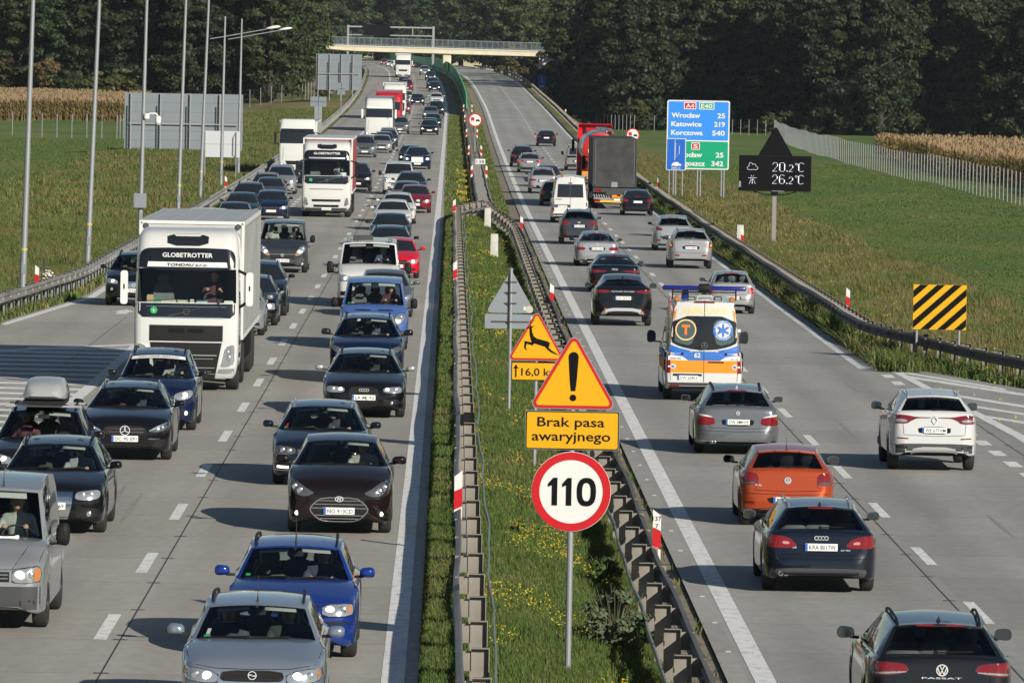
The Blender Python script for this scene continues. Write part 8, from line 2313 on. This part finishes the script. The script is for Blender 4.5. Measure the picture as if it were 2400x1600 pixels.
    for yy in (1.4, 5.0, L-5.2, L-3.9, L-2.6):
        for s in (1, -1): parts.append(["wheel", ty, None, [["rim", rim, None, [], (0, 0, 0)]], (s*1.07, y0+yy, .51)])
    for s in (1, -1):
        m = MB(); m.box((s*1.50, y0+.25, 2.45), (.20, .14, .85)); m.bar((s*1.2, y0+.3, 2.8), (s*1.45, y0+.25, 2.75), .05); P1(parts, "wing_mirror", m, [M_PLAS])
    FLEET[key] = dict(parts=parts, S=dict(L=L, W=2.55), I=dict(y0=y0), skin=None)
rear_lorry('tanker', True); rear_lorry('black_trailer', False)

car('ambulance', "ambulance", "white ambulance with orange and blue bands and a blue beacon bar", "ambulance", 6.48, 167.6, 'white', True)
car('van_high', "high_roof_van", "white high-roof van with one wide dark rear window behind the tanker lorry", "van", 6.4, 354, 'white', True)
car('lorry_long', "lorry", "long white box lorry with name strip across its black sun visor, nearest lorry", "lorry", -6.25, 159, 'white')
car('lorry_b', "lorry", "white lorry with red-sided trailer and pale mesh grille, second behind the long white one", "lorry", -6.3, 339, 'white')
car('lorry_c', "lorry", "white lorry with white mirrors and grey trailer side in front of the red lorry", "lorry", -6.5, 598, 'white')
car('lorry_d', "lorry", "red lorry with red trailer between two white lorries", "lorry", -6.2, 652, 'red')
car('lorry_e', "lorry", "white lorry with tall white box trailer behind the red lorry", "lorry", -6.3, 730, 'white')
car('lorry_f', "lorry", "farthest white lorry, dark trapezium grille, below the road bridge", "lorry", -6.4, 1105, 'white')
car('lorry_g', "lorry", "white lorry with orange hazard plate in the joining lane by the left rail", "lorry", -10.4, 451, 'white')
car('tanker', "tanker_lorry", "red tanker lorry with polished tank in the right lane", "lorry", 10.15, 456, 'bright_red', True)
car('black_trailer', "curtain_lorry", "lorry with black curtain trailer and yellow underrun bar", "lorry", 9.6, 389, 'graphite', True)
# ------------------------------------------------------------------ traffic farther away
SP = dict(
    hatch=E_(L=4.1, W=1.74, H=1.48, zh=.78, zc=.98, yc=.95, yw=1.70, zw=1.40, wf=.82, wr=3.38, yb=3.92, zb=1.0, yr=3.5, zr=1.40, yD=3.4, pillars=(2.1, 2.95)),
    saloon=E_(L=4.7, W=1.80, H=1.46, zh=.74, zc=.95, yc=1.15, yw=1.9, zw=1.37, tail='sedan', wf=.88, wr=3.6, yb=4.05, zb=1.02, yr=3.35, zr=1.37, yD=3.5, pillars=(2.4, 3.2), rwbot=.05, rwtop=.92),
    estate=E_(L=4.7, W=1.81, H=1.48, zh=.75, zc=.97, yc=1.12, yw=1.88, zw=1.40, wf=.88, wr=3.6, yb=4.54, zb=1.02, yr=4.15, zr=1.40, yD=4.05, rails=(.08, .95)),
    suv=E_(L=4.55, W=1.86, H=1.68, zh=.95, zc=1.12, yc=1.05, yw=1.82, zw=1.58, wf=.9, wr=3.55, yb=4.38, zb=1.15, yr=3.95, zr=1.58, yD=3.85, r=.36, zl=.28, rails=(.08, .95)),
    mpv=E_(L=4.65, W=1.85, H=1.74, zh=.90, zc=1.10, yc=.85, yw=1.75, zw=1.62, wf=.88, wr=3.8, yb=4.5, zb=1.05, yr=4.25, zr=1.66, yD=4.1, r=.33))
for k, S_ in SP.items():
    for st in (0, 1, 2):
        kind('f_%s%d' % (k, st), S_, gen_front(S_, st != 1, True, st, st == 2), False)
    kind('b_' + k, S_, gen_rear(S_, {'hatch': 1, 'saloon': 0, 'estate': 0, 'suv': 2, 'mpv': 1}[k], False), False)
kind('b_estate_lit', SP['estate'], gen_rear(SP['estate'], 2, True), False)
kind('b_saloon_lit', SP['saloon'], gen_rear(SP['saloon'], 1, True), False)
kind('luxury', E_(L=5.2, W=1.96, H=1.58, zh=.92, zc=1.06, yc=1.5, yw=2.2, zw=1.48, tail='sedan', wf=.95, wr=4.2, yb=4.5, zb=1.08, yr=3.7, zr=1.48, yD=3.9, pillars=(2.8, 3.6), r=.37), front(E_(
    hl=[(.58, .66), (.58, .82), (.88, .84), (.90, .68)], bulbs=[(.72, .75, .07, 1)], grey=[[(-.42, .50), (-.42, .88), (.42, .88), (.42, .50)]], greym=M_WFILM, grille=[[(-.36, .54), (-.36, .68), (.36, .68), (.36, .54)], [(-.36, .73), (-.36, .84), (.36, .84), (.36, .73)]], gm=M_SILV, plate=(.40, None))), False)
kind('f_van', E_(VAN), van_front(), False)
kind('b_van', E_(VAN, winmax=2.4, pillars=(2.4,), rwside=.8, rwbot=.12, rwtop=.72), rear(E_(tl=[(.80, .80), (.81, 1.22), (.90, 1.22), (.915, .80)], plate=(.72, None), recess=[[(-.34, .64), (-.34, .80), (.34, .80), (.34, .64)]], dark=[[(-.9, .30), (-.9, .48), (.9, .48), (.9, .30)]], seam1=[])), False)
IN, MID, ACC, OUT = "inner lane of the left carriageway", "middle lane of the left carriageway", "joining lane by the left rail", "right carriageway"
def far(key, y, x, col, what, where, nm, cat, rear_=False):
    car(key, nm, what + " " + where, cat, x, y, col, rear_)
L_ = [
 ('f_saloon1', 208, -2.0, 'steel', "grey-blue saloon peeping out behind the medium blue van,", "partly hidden", "saloon_car", "car"),
 ('f_hatch0', 246.2, -1.95, 'bright_red', "bright red hatchback with red mirrors", "beside the white work van", "hatchback_car", "car"),
 ('f_suv1', 256, -2.3, 'navy', "dark blue suv", "above the white work van's roof", "suv", "suv"),
 ('f_saloon0', 287, -2.55, 'black', "dark saloon with bright sun visors", "between the dark blue suv and the white saloon", "saloon_car", "car"),
 ('f_saloon1', 315, -2.7, 'white', "white saloon with white mirrors", "in front of the second white car", "saloon_car", "car"),
 ('f_estate1', 330.5, -2.6, 'white', "white estate car", "right behind the white saloon", "estate_car", "car"),
 ('f_hatch0', 351.8, -1.85, 'dark_red', "dark red hatchback with lit headlights", "in front of the wide white line", "hatchback_car", "car"),
 ('f_hatch1', 362, -2.35, 'steel', "dark grey hatchback, only its roof showing,", "behind the dark red hatchback", "hatchback_car", "car"),
 ('f_suv0', 380, -2.25, 'graphite', "black suv with big mirrors", "in front of the white delivery van", "suv", "suv"),
 ('f_van', 397, -3.1, 'white', "white van with dark lower bumper", "behind the black suv with big mirrors", "delivery_van", "van"),
 ('luxury', 478, -2.4, 'deep_blue', "large dark blue saloon with broad chrome grille", "ahead of the white van", "saloon_car", "car"),
 ('f_estate0', 492, -3.0, 'black', "black estate car with roof bars", "behind the large chrome grille saloon", "estate_car", "car"),
 ('f_saloon0', 637, -2.1, 'black', "small black saloon", "in front of the teal car", "saloon_car", "car"),
 ('f_hatch1', 650, -2.1, 'green', "teal green hatchback", "behind the small black saloon", "hatchback_car", "car"),
 ('f_estate0', 680, -1.9, 'navy', "navy blue estate car", "behind the teal green hatchback", "estate_car", "car"),
 ('f_saloon2', 735, -2.3, 'steel', "grey saloon with both headlights lit", "behind the navy estate car, far inner lane", "saloon_car", "car"),
 ('f_mpv0', 760, -1.7, 'graphite', "dark people carrier", "far down the inner lane behind the grey lit saloon", "people_carrier", "car"),
 ('f_saloon1', 850, -1.8, 'white', "small white saloon", "far down the inner lane before the curve", "saloon_car", "car"),
 ('f_saloon0', 838, -4.2, 'black', "small black car straddling the dashed lane line", "beside the far white saloon", "saloon_car", "car"),
 ('f_hatch0', 960, -1.9, 'black', "small black car", "near the start of the far curve, inner lane", "hatchback_car", "car"),
 ('f_suv1', 985, -2.1, 'deep_blue', "small blue suv", "behind the black car at the far curve", "suv", "suv"),
 ('f_saloon2', 1075, -2.0, 'navy', "tiny navy car with one bright lamp", "to the right of the farthest white lorry", "saloon_car", "car"),
 ('f_suv0', 1160, -2.4, 'silver', "tiny silver suv with lit lamps", "to the right of the farthest white lorry", "suv", "suv"),
 ('f_hatch0', 192, -6.15, 'silver', "silver hatchback peeping out", "beside the long white lorry's trailer", "hatchback_car", "car"),
 ('f_estate2', 199.4, -6.0, 'black', "black estate car between the silver hatchback and the dark blue suv", "beside the lorry", "estate_car", "car"),
 ('f_suv0', 207.3, -5.95, 'navy', "dark blue suv", "farthest of the three cars beside the long white lorry", "suv", "suv"),
 ('f_mpv0', 405, -5.7, 'black', "black people carrier with one headlight glaring", "to the right of the second white lorry", "people_carrier", "car"),
 ('f_mpv1', 520, -6.75, 'steel', "grey people carrier mostly hidden", "behind the second white lorry's red side", "people_carrier", "car"),
 ('f_hatch2', 541, -5.65, 'champagne', "silver hatchback with wide dark grille", "in front of two dark cars", "hatchback_car", "car"),
 ('f_estate0', 556, -5.6, 'black', "black estate car", "behind the silver wide-grille hatchback", "estate_car", "car"),
 ('f_hatch1', 570, -5.4, 'dark_green', "dark green hatchback", "in front of the white hatchback and the white lorry", "hatchback_car", "car"),
 ('f_hatch0', 583, -5.5, 'white', "white hatchback", "directly in front of the third white lorry", "hatchback_car", "car"),
 ('f_suv1', 640, -4.95, 'steel', "blue-grey suv", "peeping out beside the third white lorry", "suv", "suv"),
 ('f_hatch0', 770, -5.6, 'dark_red', "dark red hatchback", "beside the lorry with the tall white trailer", "hatchback_car", "car"),
 ('f_mpv0', 850, -5.6, 'white', "small white people carrier", "behind the dark red hatchback, far middle lane", "people_carrier", "car"),
 ('f_mpv1', 960, -5.9, 'dark_red', "small maroon people carrier", "in front of the farthest white lorry", "people_carrier", "car"),
 ('f_suv1', 985, -6.3, 'navy', "small navy van-like car", "right in front of the farthest white lorry", "suv", "suv"),
 ('f_estate1', 1290, -6.3, 'navy', "tiny navy estate car", "to the left of the farthest white lorry", "estate_car", "car"),
 ('f_hatch0', 1390, -6.3, 'white', "tiny white hatchback", "second car to the left of the farthest lorry", "hatchback_car", "car"),
 ('f_saloon0', 1480, -6.3, 'white', "tiny white saloon", "third car to the left of the farthest lorry", "saloon_car", "car"),
 ('f_hatch0', 1600, -6.3, 'dark_red', "tiny red hatchback with glaring headlights", "at the far left end of the queue", "hatchback_car", "car"),
 ('f_saloon1', 1440, -2.3, 'dark_red', "tiny dark red car", "in the inner lane far beyond the bridge", "saloon_car", "car"),
 ('f_estate1', 1590, -2.3, 'steel', "tiny grey-blue car", "in the inner lane at the far end of the queue", "estate_car", "car"),
 ('f_van', 267, -9.8, 'white', "white van of which only the pale roof shows", "above the long lorry's roof", "delivery_van", "van"),
 ('f_saloon1', 303, -9.85, 'black', "black saloon mostly hidden", "behind the white van's roof", "saloon_car", "car"),
 ('f_saloon1', 325, -10.2, 'dark_green', "dark green saloon", "in the joining lane in front of the black off-road car", "saloon_car", "car"),
 ('f_hatch0', 331, -8.9, 'deep_blue', "deep blue hatchback half hidden", "beside the dark green saloon", "hatchback_car", "car"),
 ('f_suv1', 340, -10.3, 'graphite', "black off-road car with roof lamps", "in the joining lane", "suv", "suv"),
 ('f_saloon1', 366.5, -9.95, 'slate', "dark slate saloon", "in front of the silver people carrier", "saloon_car", "car"),
 ('f_estate1', 379, -10.5, 'bronze', "brown roofed estate car", "behind the dark slate saloon", "estate_car", "car"),
 ('f_mpv0', 392, -10.0, 'silver', "silver people carrier", "in the joining lane before the white lorry with orange plate", "people_carrier", "car"),
 ('f_suv0', 410, -8.75, 'navy', "dark suv squeezed between the silver people carrier and the second lorry", "by the lane line", "suv", "suv"),
]
for a in L_: far(*a)
Rr = [
 ('b_hatch', 394.5, 6.2, 'black', "black small hatchback mostly hidden", "behind the white high-roof van", "hatchback_car", "car"),
 ('b_suv', 427, 5.95, 'champagne', "silver suv with dark lower body", "left of the white high-roof van", "suv", "suv"),
 ('b_saloon_lit', 447, 6.55, 'navy', "dark saloon with lit brake light", "ahead of the silver suv", "saloon_car", "car"),
 ('b_estate_lit', 492, 5.85, 'grey', "grey estate car", "second in the line behind the black suv", "estate_car", "car"),
 ('b_suv', 512, 5.5, 'black', "black suv", "leading the line of five cars in the fast lane", "suv", "suv"),
 ('b_van', 503, 9.6, 'taupe', "grey-beige van half hidden", "left of the tanker lorry", "delivery_van", "van"),
 ('b_saloon', 374, 10.55, 'black', "black saloon in the right lane", "behind the black curtain trailer", "saloon_car", "car"),
 ('b_saloon', 604, 8.65, 'black', "lone dark saloon", "farthest ahead on the empty right carriageway", "saloon_car", "car"),
]
for a in Rr: far(*a, rear_=True)
# roof box on the black car at the left edge
X, Y = -7.2, 117.5 + 1.15
o = thing("roof_box", "pale grey roof box strapped on the black car at the left edge", "roof box", (X, Y + 1.0, 1.74))
m = MB(); rows = []
for y, wd, z0, z1 in ((-.95, .22, .10, .16), (-.88, .33, .05, .25), (-.6, .39, .02, .35), (0, .40, .0, .40), (.6, .40, .0, .39), (.9, .36, .03, .30), (.97, .26, .08, .2)):
    rows.append([(wd*x, y, z0 + (z1-z0)*z) for x, z in smooth_poly([(-1, .25), (-.82, .92), (-.4, 1.02), (.4, 1.02), (.82, .92), (1, .25), (.95, 0), (-.95, 0)], 2)])
m.grid(rows, 0, closed=True); m.add(rows[0], [tuple(range(len(rows[0])))]); m.add(rows[-1], [tuple(range(len(rows[0])))])
m.build("shell", [PT['grey_box']], o, 45)
m = MB(); m.box((0, 0, -.02), (.74, 1.6, .07)); m.build("base_tray", [M_PLAS], o)
m = MB()
for y in (-.55, .55): m.box((0, y, -.09), (1.36, .07, .035))
m.build("crossbars", [M_SILV], o)
# sun strip with web address on the people carrier
FL = FLEET['mpv']; I = FL['I']
o = [c for c in bpy.data.objects if c.get('label', '').startswith("dark blue people carrier")][0]
m = MB(); m.grid([[tuple(I['wsP'](u, v) + Vector((0, -.008, .004))) for u in np.linspace(-.92, .92, 9)] for v in (.80, .87, .94)]); st = m.build("sun_strip", [M_WFILM], o)
t = MB(); put_text(t, "www.voltech-elektro.eu", 0, 0, .05, 0, 'c', .86, .006); P_ = []
for x, y, z in t.v: P_.append(I['wsP'](x/.62, .845 + z*1.5) + Vector((0, -.014, .006)))
t.v = [tuple(p) for p in P_]; t.build("lettering", [M_BLK], st)
# lamps on the tow van's roof
o = [c for c in bpy.data.objects if c.get('label', '').startswith("white van with roof work lamps")][0]; I = FLEET['van_tow']['I']
for s in (1, -1):
    m = MB(); p = I['ws_t'](s*.78); m.box((p.x, p.y + .02, p.z + .09), (.13, .10, .11)); c = m.build("work_lamp", [M_PLAS], o)
    m = MB(); m.box((p.x, p.y - .034, p.z + .09), (.10, .01, .08)); m.build("lamp_glass", [M_LAMP], c)
m = MB(); p = I['roofP'](-.25, .12); m.prism(rrect(p.x-.33, p.z, p.x+.33, p.z+.16, .04), p.y, p.y+.2); m.build("beacon_board", [M_GPLAS], o)

# ------------------------------------------------------------------ people in the cars
M_SKIN = mat("skin", (.40, .24, .17), .6); M_HAIR = mat("hair_dark", (.025, .018, .013), .7)
SH = [mat("shirt_%d" % i, c, .85) for i, c in enumerate([(.30, .32, .34), (.05, .06, .09), (.10, .03, .04), (.35, .36, .33), (.04, .05, .05), (.08, .10, .16)])]
def body_mesh(passenger):
    """seated figure, hips at the origin, facing -y: capsules blended into one skin"""
    bl = bpy.data.metaballs.new("fig"); bl.resolution = .022; bl.threshold = .12
    ob = bpy.data.objects.new("fig", bl); COL.objects.link(ob)
    def cap(a, b, r0, r1=None, n=None):
        a, b = Vector(a), Vector(b); r1 = r1 or r0; k = n or max(2, int((b-a).length/(min(r0, r1)*.55)))
        for i in range(k+1):
            t = i/k; e = bl.elements.new(); e.co = a.lerp(b, t); e.radius = (r0 + (r1-r0)*t)*1.30
    cap((0, .0, .0), (0, .08, .22), .135, .13); cap((0, .08, .22), (0, .13, .44), .13, .14); cap((-.10, .13, .42), (.10, .13, .42), .12)
    cap((-.16, .14, .47), (.16, .14, .47), .075); cap((0, .13, .50), (0, .09, .62), .058)
    cap((0, .075, .66), (0, .07, .76), .075, .082); cap((0, .03, .645), (0, .05, .70), .052); cap((0, -.035, .685), (0, -.045, .70), .016, .013, 2)
    for s in (1, -1):
        cap((s*.09, 0, -.02), (s*.12, -.42, .06), .085, .065); cap((s*.12, -.42, .06), (s*.11, -.62, -.30), .06, .045); cap((s*.085, .085, .70), (s*.085, .075, .73), .018, .016, 2)
        if passenger: el, hd = (s*.25, .0, .20), (s*.08, -.25, .12)
        else: el, hd = (s*.27, -.10, .26), (s*.15, -.40, .38)
        cap((s*.19, .14, .46), el, .055, .046); cap(el, hd, .043, .032)
        h = Vector(hd); cap(h, h + Vector((0, -.05, .02)), .038, .036, 2)
        for f in range(4): cap(h + Vector((-.028+.018*f, -.06, .02)), h + Vector((-.028+.018*f, -.11 + .008*abs(f-1), .0)), .011, .009, 4)
        cap(h + Vector((-s*.035, -.02, .01)), h + Vector((-s*.05, -.06, .03)), .012, .010, 3)
    dg = bpy.context.evaluated_depsgraph_get()
    me = bpy.data.meshes.new_from_object(ob.evaluated_get(dg))
    bpy.data.objects.remove(ob); bpy.data.metaballs.remove(bl)
    me.materials.clear(); me.materials.append(None); me.materials.append(M_SKIN)
    for p in me.polygons:
        c = p.center; p.use_smooth = True
        p.material_index = 1 if c.z > .565 or (c.y < -.33 and c.z > .24 and not passenger) or (passenger and c.y < -.22 and .06 < c.z < .2 and abs(c.x) < .14) else 0
    return me
FIG = (body_mesh(False), body_mesh(True))
_h = MB(); _h.lathe([(.02, .865), (.06, .855), (.088, .82), (.094, .77), (.088, .725), (.07, .70)], 16, (0, .085, 0)); HAIR = _h.mesh("hair", [M_HAIR], 60)
def seat_person(veh_label, side, label, shirt, passenger=False):
    v = [o for o in bpy.data.objects if o.get('label', '').startswith(veh_label)]
    if not v: return
    v = v[0]; st = [c for c in v.children if c.name.split('.')[0] == 'seat']
    st = [c for c in st if c.location.x*side > 0][0]
    o = thing("person", label, "person", v.matrix_basis @ (st.location + Vector((0, -.12, .08))), v.rotation_euler.z, "people in the oncoming cars")
    b = link("body", FIG[1 if passenger else 0], o); b.material_slots[0].link = 'OBJECT'; b.material_slots[0].material = SH[shirt]
    link("hair", HAIR, o)
for a in (("light silver estate car nearest", 1, "driver of the nearest silver estate car, dark clothes, hands raised to the wheel", 4), ("light silver estate car nearest", -1, "passenger in the nearest silver estate car, dark top", 1, True),
          ("bright blue estate", 1, "driver of the bright blue estate car in striped dark top", 1), ("dark brown tall", 1, "driver of the dark brown hatchback in a pale shirt", 3),
          ("black estate car half hidden", 1, "driver of the black estate car behind the brown hatchback", 1), ("black car with four-ring", 1, "driver of the black four-ring car", 4), ("dark blue suv with black mirrors", 1, "driver of the dark blue suv behind the four-ring car", 5),
          ("dark blue suv with black mirrors", -1, "passenger in the dark blue suv behind the four-ring car", 1, True), ("medium blue van", 1, "driver of the medium blue van in a red top", 2), ("white van with roof", 1, "driver of the white work van in a blue shirt", 5),
          ("grey-silver weathered", 1, "driver of the silver panel van in a pale shirt", 3), ("black estate car with broad", 1, "driver of the black estate car with broad chrome grille", 0), ("black estate car with broad", -1, "passenger in the black estate car with broad chrome grille", 4, True),
          ("black car carrying", -1, "passenger in the black car below the roof box", 2, True), ("black estate car with three", 1, "driver of the black car with three-pointed star", 1), ("black estate car with three", -1, "passenger in the black car with three-pointed star", 2, True),
          ("dark blue people carrier", 1, "driver of the dark blue people carrier in a grey patterned top", 0), ("dark slate grey", 1, "driver of the slate grey passenger van", 4), ("dark slate grey", -1, "passenger in the slate grey passenger van", 3, True),
          ("long white box lorry", 1, "driver of the long white lorry", 2), ("white lorry with red-sided", 1, "driver of the white lorry with the red-sided trailer", 0)): seat_person(*a)
